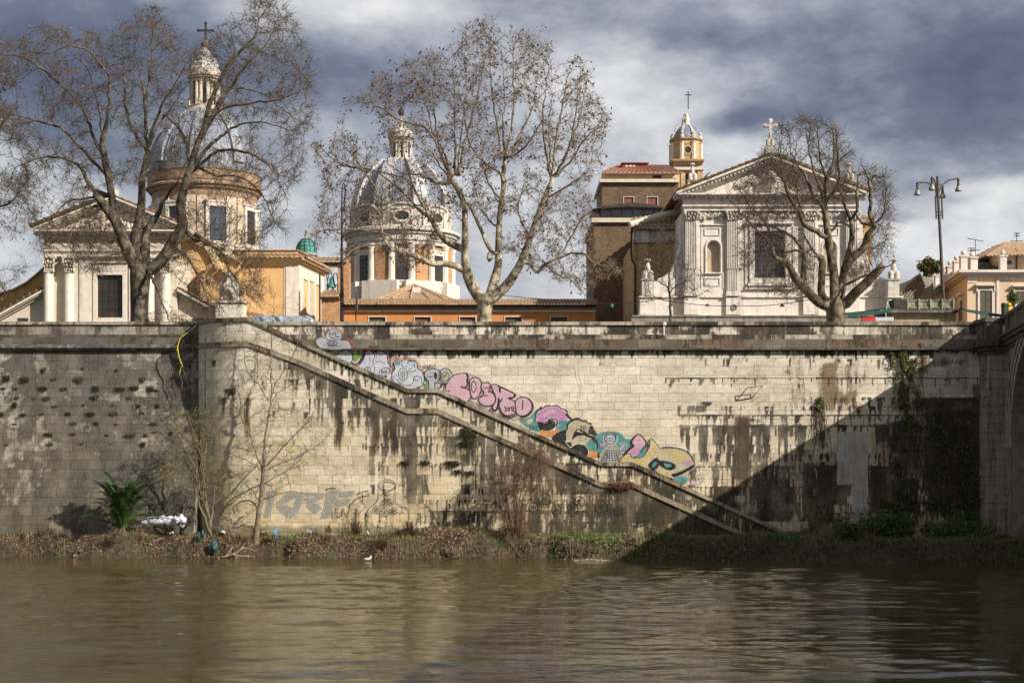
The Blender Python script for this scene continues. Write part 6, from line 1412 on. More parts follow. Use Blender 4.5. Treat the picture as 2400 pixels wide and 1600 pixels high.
p.line(K_, [(1195, 765), (1260, 712), (1315, 760), (1400, 745), (1458, 650), (1468, 575), (1552, 672), (1530, 765)], 8); p.line('white', [(1330, 760), (1400, 755), (1462, 660), (1480, 610)], 5); p.line('khaki', [(1460, 830), (1510, 740), (1535, 690)], 16)
p.fill(K_, [(1445, 830), (1480, 770), (1550, 740), (1575, 660), (1600, 650), (1720, 660), (1820, 705), (1872, 795), (1870, 835), (1790, 890), (1700, 925), (1680, 950), (1500, 872)])
p.fill('khaki', [(1545, 690), (1585, 668), (1720, 675), (1810, 715), (1862, 800), (1860, 820), (1780, 862), (1700, 900), (1660, 915), (1690, 945), (1610, 925), (1510, 868), (1525, 800), (1560, 830), (1640, 870), (1700, 840), (1650, 800), (1560, 780), (1530, 750)])
p.fill('gold', [(1640, 690), (1760, 700), (1800, 750), (1700, 760)]); p.fill('rose', [(1790, 780), (1840, 785), (1830, 830), (1790, 815)]); p.fill('gold', [(1540, 850), (1620, 880), (1640, 915), (1560, 890)])
p.fill(K_, [(1450, 820), (1500, 770), (1560, 785), (1530, 850), (1490, 860)]); p.fill('teal', [(1480, 830), (1500, 795), (1528, 798), (1500, 840)]); p.fill(K_, [(1560, 785), (1640, 790), (1700, 825), (1610, 862)]); p.fill('teal', [(1590, 805), (1640, 810), (1665, 825), (1615, 845)])
p.line('white', [(1445, 825), (1440, 810), (1500, 755), (1560, 660), (1600, 645), (1720, 655), (1830, 700), (1880, 795)], 4); p.line(K_, [(1662, 912), (1740, 890), (1800, 860), (1868, 822)], 20); p.line('white', [(1660, 925), (1700, 935), (1760, 905), (1850, 860), (1878, 830)], 4)
p.fill('teal', [(1675, 950), (1740, 920), (1800, 930), (1810, 975), (1740, 985)]); p.fill('rose', [(1820, 990), (1880, 985), (1900, 1000), (1850, 1005)])
p.line(K_, [(1822, 950), (1815, 905), (1850, 890), (1890, 920), (1940, 895), (1958, 940), (1920, 1000), (1905, 945), (1860, 960), (1830, 930)], 4); p.line(K_, [(1835, 945), (1870, 930), (1880, 955), (1900, 925), (1915, 950), (1935, 930), (1950, 945), (1975, 948)], 4)
p.line(K_, [(803, -60), (803, 0), (830, 70), (832, 110), (815, 200), (800, 290), (843, 330), (828, 365), (812, 395)], 3, sm=False)
p.done(wall_r, 'graffiti')
# ---- drawings low on the stair wall
fr = lambda z: YS
p = Paint(450, 730, 2.851, YS, fr)
def sil(pts): p.fill('silver', pts, False); p.line('grey', pts, 2.6, True, False)
sil([(500, 1198), (562, 1198), (545, 1285), (512, 1374), (478, 1374), (498, 1285)]); sil([(562, 1280), (640, 1204), (748, 1204), (690, 1242), (606, 1286)]); sil([(560, 1292), (640, 1289), (668, 1312), (640, 1372), (600, 1340)])
sil([(712, 1208), (764, 1208), (704, 1350), (650, 1384), (668, 1320)]); sil([(768, 1207), (880, 1212), (886, 1236), (830, 1264), (752, 1258), (760, 1242), (822, 1240), (832, 1228), (760, 1225)]); sil([(772, 1266), (812, 1266), (872, 1312), (822, 1354), (765, 1300)])
sil([(905, 1200), (985, 1186), (950, 1290), (922, 1370), (862, 1382), (888, 1290)]); sil([(994, 1200), (1092, 1196), (1078, 1228), (984, 1234)]); sil([(974, 1252), (1062, 1248), (1045, 1284), (955, 1298)])
p.line(K_, [(190, 1350), (215, 1335), (210, 1310), (270, 1275), (332, 1225)], 6); p.line(K_, [(310, 1335), (300, 1290), (335, 1265), (395, 1262), (440, 1310)], 6); p.line(K_, [(190, 1395), (225, 1375), (240, 1395), (262, 1385), (268, 1420), (305, 1412), (318, 1380), (350, 1365)], 6)
p.line(K_, [(900, 1195), (905, 1182), (960, 1178)], 5); p.line(K_, [(960, 1310), (975, 1370), (1000, 1360), (1010, 1310), (1035, 1370), (1060, 1290)], 4)
p.line(K_, [(1045, 1300), (1110, 1240), (1165, 1230), (1188, 1235), (1172, 1195), (1110, 1212), (1105, 1225)], 5, sm=False); p.line(K_, [(1120, 1245), (1165, 1300), (1100, 1365), (1045, 1300), (1100, 1320), (1095, 1360)], 4, sm=False); p.line(K_, [(930, 1340), (945, 1380)], 4)
p.ring(K_, 1305, 1160, 58, 40, 4); p.ring(K_, 1307, 1162, 50, 26, 4)
for k in range(7): p.line(K_, [(1270 + 11 * k, 1160 + (k % 2) * 8), (1276 + 11 * k, 1166 + (k % 2) * 6)], 3, sm=False)
p.line(K_, [(1248, 1165), (1247, 1245), (1215, 1290), (1180, 1320), (1165, 1372)], 4); p.line(K_, [(1363, 1165), (1360, 1262), (1395, 1300), (1425, 1305), (1455, 1330)], 4); p.ring(K_, 1298, 1218, 26, 11, 4); p.disc(K_, 1298, 1218, 7, 8); p.ring(K_, 1303, 1252, 20, 9, 4)
for k in range(4): p.line(K_, [(1291 + 8 * k, 1246), (1291 + 8 * k, 1258)], 3, sm=False)
for (a, b, r) in ((1286, 1282, 20), (1326, 1276, 20), (1240, 1320, 24), (1296, 1335, 28), (1352, 1328, 22)): p.ring(K_, a, b, r, r, 4); p.ring(K_, a, b, r * .5, r * .4, 4); p.disc(K_, a, b, 5, 5)
p.line(K_, [(1200, 1370), (1190, 1340), (1215, 1330)], 3); p.line(K_, [(1380, 1335), (1420, 1345)], 3)
p.line('yellow', [(600, 858), (565, 865), (540, 888), (545, 915), (575, 925), (590, 905), (598, 880)], 4); p.line('yellow', [(598, 880), (640, 888), (665, 912), (700, 920), (670, 930), (630, 902)], 5)
p.done(stair, 'graffiti')
p = Paint(1150, 880, 3.92, YS, fr)
for (a, b, r) in ((495, 1132, 52), (605, 1228, 42), (395, 1205, 42), (755, 1215, 48), (820, 1150, 44), (1020, 1198, 56), (1175, 1235, 36)):
    p.ring(K_, a, b, r, r * .95, 7); p.ring(K_, a, b, r * .45, r * .42, 6); p.disc(K_, a, b, r * .16, r * .16)
    p.line(K_, [(a - r * .9, b + r * .6), (a - r * .4, b + r * 1.4), (a + r * .6, b + r * 1.3), (a + r * 1.1, b + r * .5)], 6)
p.line(K_, [(540, 1110), (640, 1060), (720, 1040), (760, 1090)], 4); p.text(K_, 'GMB', 780, 1048, 34, 4); p.line(K_, [(880, 1240), (930, 1310), (960, 1400)], 4); p.line(K_, [(450, 1170), (380, 1210), (330, 1240)], 4)
p.line(K_, [(1330, 1390), (1360, 1345), (1480, 1320), (1420, 1370), (1330, 1390)], 6, sm=False)
p.done(stair, 'graffiti')
p = Paint(0, 0, 1.0, YW, main_face)
p.ring(K_, 2021, 1204, 10.5, 12, 1.5); p.ring(K_, 2021, 1204, 6.5, 7.5, 1.2); p.line(K_, [(2021, 1194), (2021, 1214)], 1.2, sm=False); p.line(K_, [(2013, 1204), (2029, 1204)], 1.2, sm=False)
p.line('grey', [(1745, 1175), (1755, 1190), (1770, 1170), (1775, 1195), (1790, 1180)], 1.5); p.text('grey', 'GIK', 1750, 1185, 14, 1.5, .2); p.text('grey', 'SUN', 1830, 1180, 16, 1.5, .3)
p.done(wall_r, 'graffiti')
# iron bracket hanging on the wall
mb = MB(); mb.tube([P(1726, 938, YW - .05), P(1752, 908, YW - .5), P(1788, 904, YW - .5), P(1762, 932, YW - .05), P(1728, 938, YW - .05)], .028, 6); mb.build('iron_bracket', iron, wall_r)
# ================================================================ bare trees: traced limbs, then growth towards points inside the crown
def in_poly(x, y, poly):
    c = np.zeros(len(x), bool); n = len(poly)
    for i in range(n):
        x1, y1 = poly[i]; x2, y2 = poly[(i + 1) % n]
        k = ((y1 > y) != (y2 > y)) & (x < (x2 - x1) * (y - y1) / (y2 - y1 + 1e-9) + x1); c ^= k
    return c
def grow(Y0, limbs, polys, cr, seed, step=.32, infl=2.6, kill=.42, depth=4.0, tip_r=.010, bias=(0, 0, .12), iters=150, zlift=None, expo=2.25):
    """limbs: list of [(px, py, dY, r_px), ...] (first is the trunk); polys: [(count, outline)]. returns nodes, parents, radii"""
    rs = RS(seed); pos = []; par = []; fix = []
    def near(p):
        a = np.array(pos); return int(np.argmin(((a - p) ** 2).sum(1)))
    for li, limb in enumerate(limbs):
        pts = []
        for q in limb:
            px, py, dy, r = q; Y = Y0 + dy; pts.append((np.array([X(px, Y), Y, Z(py, Y)]), r * cr * Y0 / F))
        # smooth resample
        P_ = np.array([p for p, r in pts]); Rr = np.array([r for p, r in pts])
        d = np.concatenate([[0], np.cumsum(np.linalg.norm(np.diff(P_, axis=0), axis=1))])
        n = max(2, int(d[-1] / step)); t = np.linspace(0, d[-1], n + 1)
        if len(P_) > 2:
            # Catmull-Rom style easing through finite-difference tangents
            T = np.gradient(P_, d, axis=0); k = np.clip(np.searchsorted(d, t, side='right') - 1, 0, len(d) - 2)
            h = (d[k + 1] - d[k])[:, None]; s = ((t - d[k])[:, None]) / h
            C = (2 * s ** 3 - 3 * s ** 2 + 1) * P_[k] + (s ** 3 - 2 * s ** 2 + s) * h * T[k] + (-2 * s ** 3 + 3 * s ** 2) * P_[k + 1] + (s ** 3 - s ** 2) * h * T[k + 1]
        else: C = np.stack([np.interp(t, d, P_[:, i]) for i in range(3)], 1)
        C[1:-1] += rs.normal(0, step * .10, (len(C) - 2, 3)) * (np.interp(t, d, Rr)[1:-1, None] < .16)
        rr = np.interp(t, d, Rr)
        prev = -1; st = 0
        if li > 0: prev = near(C[0]); st = 1
        for i in range(st, len(C)):
            pos.append(C[i]); par.append(prev); fix.append(rr[i]); prev = len(pos) - 1
    nl = len(pos)
    pts = []
    for cnt, poly in polys:
        xs_, ys_ = [p[0] for p in poly], [p[1] for p in poly]; got = 0
        while got < cnt:
            qx = rs.uniform(min(xs_), max(xs_), cnt * 2); qy = rs.uniform(min(ys_), max(ys_), cnt * 2)
            k = in_poly(qx, qy, poly) & (fbm(qx * .022 + seed, qy * .022, 2) + rs.normal(0, .07, len(qx)) > .42); qx, qy = qx[k][:cnt - got], qy[k][:cnt - got]
            dy = np.clip(rs.normal(0, .5, len(qx)), -1, 1) * depth; Y = Y0 + dy
            pts.append(np.column_stack([X(qx, Y), Y, Z(qy, Y)])); got += len(qx)
    att = np.concatenate(pts) if pts else np.zeros((0, 3))
    best = np.full(len(att), 1e9); bi = np.zeros(len(att), int); alive = np.ones(len(att), bool)
    def upd(i0, i1):
        a = np.array(pos[i0:i1]); A_ = att[alive]
        if len(A_) == 0: return
        for c0 in range(0, len(a), 600):
            d = ((A_[:, None, :] - a[None, c0:c0 + 600]) ** 2).sum(2); m = d.argmin(1); dm = d[np.arange(len(A_)), m]
            w_ = np.where(alive)[0]; k = dm < best[w_]; best[w_[k]] = dm[k]; bi[w_[k]] = m[k] + i0 + c0
    upd(0, nl); bs = np.array(bias); nchild = {}
    for it in range(iters):
        w_ = np.where(alive & (best < infl ** 2))[0]
        if len(w_) == 0:
            if alive.sum() < 10 or infl > 9: break
            infl *= 1.4; continue
        npos = np.array(pos); D = att[w_] - npos[bi[w_]]; D /= np.linalg.norm(D, axis=1)[:, None] + 1e-9
        acc = {}
        ids, inv = np.unique(bi[w_], return_inverse=True); S_ = np.zeros((len(ids), 3)); np.add.at(S_, inv, D)
        i0 = len(pos)
        for q, s in zip(ids, S_):
            if nchild.get(q, 0) >= 3: continue
            s = s / (np.linalg.norm(s) + 1e-9)
            if par[q] >= 0:
                pd = npos[q] - npos[par[q]]; pd = pd / (np.linalg.norm(pd) + 1e-9); s = s + pd * .55
            s = s + bs + rs.normal(0, .16, 3); s /= np.linalg.norm(s)
            pos.append(npos[q] + s * step); par.append(int(q)); fix.append(0); nchild[q] = nchild.get(q, 0) + 1
        if len(pos) == i0: break
        upd(i0, len(pos)); alive &= best > kill ** 2
    n = len(pos); pos = np.array(pos); par = np.array(par)
    cc = np.zeros(n, int)
    for i in range(n):
        if par[i] >= 0: cc[par[i]] += 1
    rp = np.zeros(n)
    for i in range(n - 1, -1, -1):
        if cc[i] == 0: rp[i] = tip_r ** expo
        if par[i] >= 0: rp[par[i]] += rp[i]
    rad = rp ** (1 / expo)
    fix = np.array(fix); rad = np.where(fix > 0, fix, np.minimum(rad, .16))
    for i in range(nl, n):
        if rad[i] > rad[par[i]] * .9: rad[i] = rad[par[i]] * .9
    return pos, par, rad, cc, nl
def skin(pos, par, rad, lo, hi, sides, root=0):
    """tubes along chains of nodes whose radius lies in [lo,hi)"""
    n = len(pos); kids = [[] for _ in range(n)]
    for i in range(n):
        if par[i] >= 0: kids[par[i]].append(i)
    V = []; Fc = []; o = 0; stack = [0]; chains = []
    while stack:
        s = stack.pop(); ch = [par[s], s] if par[s] >= 0 else [s]
        c = s
        while kids[c]:
            ks = sorted(kids[c], key=lambda q: -rad[q]); stack.extend(ks[1:]); c = ks[0]; ch.append(c)
        chains.append(ch)
    for ch in chains:
        own = ch[1:] if len(ch) > 1 and par[ch[1]] == ch[0] and ch[0] != 0 else ch
        keep = []
        for j, q in enumerate(ch):
            r = rad[ch[1]] if (j == 0 and len(ch) > 1 and par[ch[0]] != -1) else rad[q]
            r = min(r, rad[q])
            keep.append((q, r))
        run = []
        def flush():
            nonlocal o
            if len(run) < 2: return
            ps = pos[[q for q, r in run]]; rr = np.array([r for q, r in run])
            d = np.gradient(ps, axis=0); d /= np.linalg.norm(d, axis=1)[:, None] + 1e-9
            ref = np.array([.31, .93, .12]); u = np.cross(d, ref); u /= np.linalg.norm(u, axis=1)[:, None] + 1e-9; v = np.cross(d, u)
            a = np.arange(sides) * 2 * np.pi / sides
            ring = ps[:, None] + rr[:, None, None] * (np.cos(a)[None, :, None] * u[:, None] + np.sin(a)[None, :, None] * v[:, None])
            m = len(ps); V.append(ring.reshape(-1, 3))
            I = np.arange(m * sides).reshape(m, sides) + o; J = np.roll(I, -1, axis=1); o += m * sides
            Fc.append(np.stack([I[:-1], J[:-1], J[1:], I[1:]], -1).reshape(-1, 4))
        for j, (q, r) in enumerate(keep):
            if lo <= r < hi: run.append((q, r))
            else:
                if lo > 0 and run and r < lo: run.append((q, max(r, lo * .6)))
                flush(); run = [] if r >= hi or lo > 0 else []
                if r >= hi: run = [(q, min(r, hi * .95))]
        flush()
    if not V: return None
    return np.concatenate(V), np.concatenate(Fc)
def twigs(pos, par, rad, rs, count, ln, r, droop=0.0, maxr=.03, segs=3):
    """fine end shoots on thin branches"""
    c = np.where((rad < maxr) & (par >= 0))[0]
    if len(c) == 0: return None
    q = c[rs.randint(0, len(c), count)]; d = pos[q] - pos[par[q]]; d /= np.linalg.norm(d, axis=1)[:, None] + 1e-9
    d = d + rs.normal(0, .75, (count, 3)); d[:, 2] += .15; d /= np.linalg.norm(d, axis=1)[:, None]
    L = rs.uniform(.5, 1.3, count) * ln / segs; p = pos[q].copy(); V = []; rings = []
    u = np.cross(d, [.3, .9, .2]); u /= np.linalg.norm(u, axis=1)[:, None]; v = np.cross(d, u)
    for s in range(segs + 1):
        rr = r * (1 - .65 * s / segs)
        rings.append(np.stack([p + u * rr, p + (-.5 * u + .87 * v) * rr, p + (-.5 * u - .87 * v) * rr], 1))
        if s < segs:
            d = d + rs.normal(0, .28, (count, 3)); d[:, 2] -= droop; d /= np.linalg.norm(d, axis=1)[:, None]; p = p + d * L[:, None]
    V = np.stack(rings, 1).reshape(-1, 3); m = 3 * (segs + 1)
    b = (np.arange(count) * m)[:, None]; f = []
    for s in range(segs):
        for k in range(3):
            k2 = (k + 1) % 3; f.append(np.column_stack([b[:, 0] + s * 3 + k, b[:, 0] + s * 3 + k2, b[:, 0] + s * 3 + 3 + k2, b[:, 0] + s * 3 + 3 + k]))
    return V, np.concatenate(f), p
def leaf_quads(pts, rs, size, hang=.12):
    n = len(pts); c = pts + rs.normal(0, .05, (n, 3)); c[:, 2] -= hang * rs.rand(n)
    a = rs.normal(0, 1, (n, 3)); a /= np.linalg.norm(a, axis=1)[:, None]; b = np.cross(a, rs.normal(0, 1, (n, 3))); b /= np.linalg.norm(b, axis=1)[:, None]
    s = (size * rs.uniform(.35, 1.6, n))[:, None]
    V = np.stack([c - a * s, c + b * s * .6 - a * s * .1, c + a * s, c - b * s * .6 + a * s * .15], 1).reshape(-1, 3)
    return V, np.arange(n * 4).reshape(n, 4)
def plane_bark(name, pale, mid, dark, k=.5):
    m, t, b, v = base(name)
    c = ramp_node(t, noise(t, v, 2.6, 6, .6, (1, 1, .6)), [(.36, dark), (.47, mid), (.60, pale)])
    c = mixc(t, k, c, ramp_node(t, noise(t, v, 12, 5, .7, (1, 1, .5)), [(.35, (.4, .36, .3)), (.6, (1.1, 1.08, 1.0))]), 'MULTIPLY')
    t.links.new(c, b.inputs['Base Color']); b.inputs['Roughness'].default_value = .9
    bump(t, b, noise(t, v, 9, 6, .65), .8, .04); return m
bark_dk = plane_bark('plane_bark_dark', (.16, .14, .10), (.062, .05, .036), (.024, .02, .015))
bark_lt = plane_bark('plane_bark_pale', (.50, .43, .31), (.22, .18, .12), (.075, .06, .04))
bark_br = plane_bark('plane_bark_brown', (.25, .205, .135), (.105, .083, .055), (.038, .03, .022))
twig_m = M('twig_bark', (.145, .108, .072), (.07, .052, .036), 3, .9)
twig_lt = M('twig_pale', (.24, .185, .125), (.11, .083, .056), 3, .9)
leaf_m = M('dry_seed_leaves', (.17, .075, .036), (.065, .032, .02), 8, .8)
leaf_g = M('dry_leaves_tan', (.25, .14, .07), (.13, .07, .035), 8, .8)
def make_tree(name, label, Y0, limbs, polys, cr, seed, bark, twig, leaf, leaf_n, tw_n, tw_len, lsize=.07, group=None, droop=0.04, zb=ZT, split=.075, twr=.0115, sway=1, **k):
    p0 = limbs[0][0]; root = thing(name, label, 'tree', (X(p0[0], Y0), Y0, zb), group)
    pos, par, rad, cc, nl = grow(Y0, limbs, polys, cr, seed, **k)
    rs = RS(seed + 100)
    a = skin(pos, par, rad, split, 9, 10)
    if a: mk('trunk', a[0], a[1], bark, root, smooth=True)
    V = []; Fc = []; o = 0
    for lo, hi, sd in ((.03, split, 6), (0, .03, 3)):
        a = skin(pos, par, rad, lo, hi, sd)
        if a: V.append(a[0]); Fc.append(a[1] + o); o += len(a[0])
    b = mk('branches', np.concatenate(V), np.concatenate(Fc), bark if twig is None else twig, root)
    tips = pos[cc == 0]
    if tw_n:
        tv, tf, ends = twigs(pos, par, rad, rs, tw_n, tw_len, twr, droop, segs=3)
        mk('twigs', tv, tf, twig or bark, b); tips = np.concatenate([tips, ends])
    if leaf_n:
        sub = tips[rs.rand(len(tips)) < .22]; q = sub[rs.randint(0, len(sub), leaf_n)] + rs.normal(0, .05, (leaf_n, 3)); lv, lf = leaf_quads(q, rs, lsize); mk('dry_leaves', lv, lf, leaf, root)
    return root
def C(ox, oy, s, pts, dy=0, rscale=None):
    """crop coordinates to photograph pixels; entries (x, y, r) or (x, y, r, dY)"""
    out_ = []
    for i, q in enumerate(pts):
        d = q[3] if len(q) > 3 else dy * i / max(1, len(pts) - 1)
        out_.append((ox + q[0] / s, oy + q[1] / s, d, q[2] / s))
    return out_
def CP(ox, oy, s, pts): return [(ox + a / s, oy + b / s) for a, b in pts]

# ---- great plane tree on the left
s = 2.0637; c = lambda pts, dy=0: C(0, 0, s, pts, dy)
L1 = [c([(676, 1600, 44), (674, 1500, 42), (676, 1400, 45), (680, 1320, 50), (690, 1270, 36)]),
    c([(680, 1340, 30), (640, 1260, 30), (600, 1170, 29), (560, 1070, 26), (500, 990, 22), (470, 950, 18)], -1.5),
    c([(560, 1075, 18), (545, 980, 17), (527, 870, 17), (505, 760, 16), (495, 685, 14), (515, 600, 9), (525, 480, 7), (520, 350, 6), (470, 290, 5), (420, 242, 4), (330, 225, 2.5)], -3),
    c([(470, 950, 12), (430, 890, 10), (380, 800, 9), (310, 765, 7), (200, 762, 4), (90, 800, 2)], -1),
    c([(500, 750, 9), (465, 690, 8), (400, 530, 7.5), (300, 415, 7), (200, 335, 6), (100, 275, 4), (10, 262, 2)], 1.5),
    c([(495, 700, 7), (490, 560, 6), (458, 440, 5), (420, 330, 4), (350, 262, 2)], -1), c([(527, 860, 8), (400, 730, 7), (300, 625, 6), (200, 590, 5), (90, 560, 3)], -2),
    c([(480, 960, 9), (400, 960, 6), (320, 980, 5), (250, 1060, 3.5), (190, 1160, 2)], -2), c([(520, 1000, 8), (450, 1000, 6), (380, 1060, 4), (330, 1180, 2)], -3),
    c([(690, 1300, 26), (655, 1220, 25), (655, 1140, 24), (670, 1080, 22), (685, 980, 19), (688, 870, 16), (703, 790, 14), (715, 735, 13)], .5),
    c([(705, 1300, 24), (702, 1190, 23), (708, 1110, 20), (690, 1040, 15), (692, 900, 13)], 1.2), c([(705, 1115, 16), (735, 1080, 15), (770, 1025, 12), (800, 960, 7), (860, 880, 4)], 2),
    c([(715, 735, 9), (655, 655, 8), (612, 545, 7), (605, 470, 6), (602, 350, 4), (590, 200, 2)], 1.5), c([(714, 735, 10), (706, 620, 8), (702, 510, 8), (690, 420, 5), (660, 280, 2.5)], -.5),
    c([(718, 730, 9), (740, 610, 7), (795, 490, 6), (860, 385, 4), (935, 250, 2)], -1.5), c([(702, 520, 7), (722, 380, 6), (735, 250, 4), (742, 150, 3), (762, 50, 1.5)], .6), c([(716, 720, 7), (770, 600, 5), (830, 520, 4), (900, 420, 2)], 2.5),
    c([(700, 1320, 34), (770, 1270, 30), (840, 1170, 28), (882, 1090, 26), (872, 1000, 22), (895, 900, 20), (925, 800, 18), (955, 700, 15), (990, 610, 13), (1012, 510, 11), (1060, 400, 9), (1105, 315, 8), (1175, 235, 6), (1240, 165, 4), (1252, 40, 2)], -2),
    c([(920, 810, 12), (965, 680, 11), (1035, 555, 10), (1115, 425, 8), (1205, 300, 6), (1300, 195, 3.5), (1345, 90, 2)], 1.5), c([(900, 880, 11), (960, 770, 10), (1040, 680, 8), (1130, 615, 6), (1260, 590, 4), (1400, 630, 2)], 2.5),
    c([(960, 690, 8), (1080, 525, 6), (1230, 500, 5), (1350, 480, 4), (1480, 430, 2)], -2), c([(930, 830, 9), (1050, 735, 7), (1200, 740, 6), (1300, 800, 4), (1390, 960, 2)], -3), c([(915, 790, 9), (902, 690, 8), (850, 605, 5), (790, 555, 3)], 1),
    c([(935, 800, 8), (1040, 850, 6), (1150, 850, 5), (1250, 920, 4), (1330, 1080, 2)], 3), c([(1000, 620, 8), (1120, 430, 5), (1260, 450, 4), (1380, 540, 2)], 3),
    c([(880, 1095, 11), (930, 1150, 9), (1000, 1175, 8), (1080, 1230, 7), (1120, 1320, 5), (1180, 1400, 3), (1250, 1470, 1.5)], -4), c([(830, 1190, 9), (900, 1240, 6), (960, 1330, 5), (1000, 1430, 3), (1060, 1500, 2)], -3), c([(700, 1290, 9), (730, 1330, 8), (760, 1400, 6), (800, 1500, 4), (850, 1620, 2), (890, 1800, 1.5)], -5)]
L1P = [(3700, CP(0, 0, s, [(-40, 180), (60, 200), (180, 130), (330, 110), (480, 160), (580, 90), (740, 20), (820, 100), (900, 180), (1000, 150), (1110, 120), (1180, 0), (1180, -60), (1330, -40), (1400, 60), (1470, 160), (1500, 260), (1540, 480), (1530, 580), (1480, 640), (1490, 800), (1440, 900), (1440, 1050), (1400, 1180), (1300, 1150), (1180, 1000), (1050, 950), (960, 900), (830, 880), (700, 900), (560, 900), (420, 1000), (250, 1050), (100, 1000), (-40, 900)])),
    (750, CP(0, 0, s, [(120, 1000), (420, 980), (600, 1180), (620, 1320), (560, 1350), (420, 1300), (240, 1280), (150, 1150)])),
    (900, CP(0, 0, s, [(860, 1000), (1100, 980), (1300, 1150), (1250, 1260), (1290, 1450), (1150, 1480), (960, 1520), (860, 1400), (720, 1420), (760, 1280), (860, 1180)])),
    (220, CP(0, 0, s, [(780, 1480), (1120, 1500), (1100, 1700), (900, 2050), (820, 1950), (760, 1600)]))]
make_tree('plane_tree', 'tallest bare plane tree, dark forked trunk in front of the columned church at the left', 91.5, L1, L1P, 1.0, 21, bark_dk, twig_m, leaf_g, 2400, 29000, .8, .065, 'bare plane trees along the embankment', depth=5.0, droop=.09)

# ---- neighbour whose trunk stands outside the left edge
L0 = [C(0, 0, 1, [(-150, 800, 20), (-150, 640, 17), (-130, 500, 14), (-100, 380, 10), (-60, 240, 5), (-20, 100, 2)]), C(0, 0, 1, [(-140, 560, 9), (-80, 430, 6), (-20, 330, 4), (40, 240, 2)], 1), C(0, 0, 1, [(-145, 620, 8), (-80, 560, 6), (-20, 500, 4), (30, 470, 2)], -1.5),
    C(0, 0, 1, [(-140, 640, 7), (-90, 600, 5), (-30, 620, 3), (10, 680, 2)], -2)]
make_tree('plane_tree', 'bare plane tree mostly outside the picture, its twigs hanging in at the left edge', 91, L0, [(1500, [(-260, 150), (-150, 60), (10, 60), (30, 180), (70, 330), (90, 420), (60, 560), (70, 640), (20, 690), (-40, 700), (-200, 640)])], 1.0, 5, bark_dk, twig_m, leaf_g, 1600, 7000, .8, .065, 'bare plane trees along the embankment', depth=3.5, droop=.1)

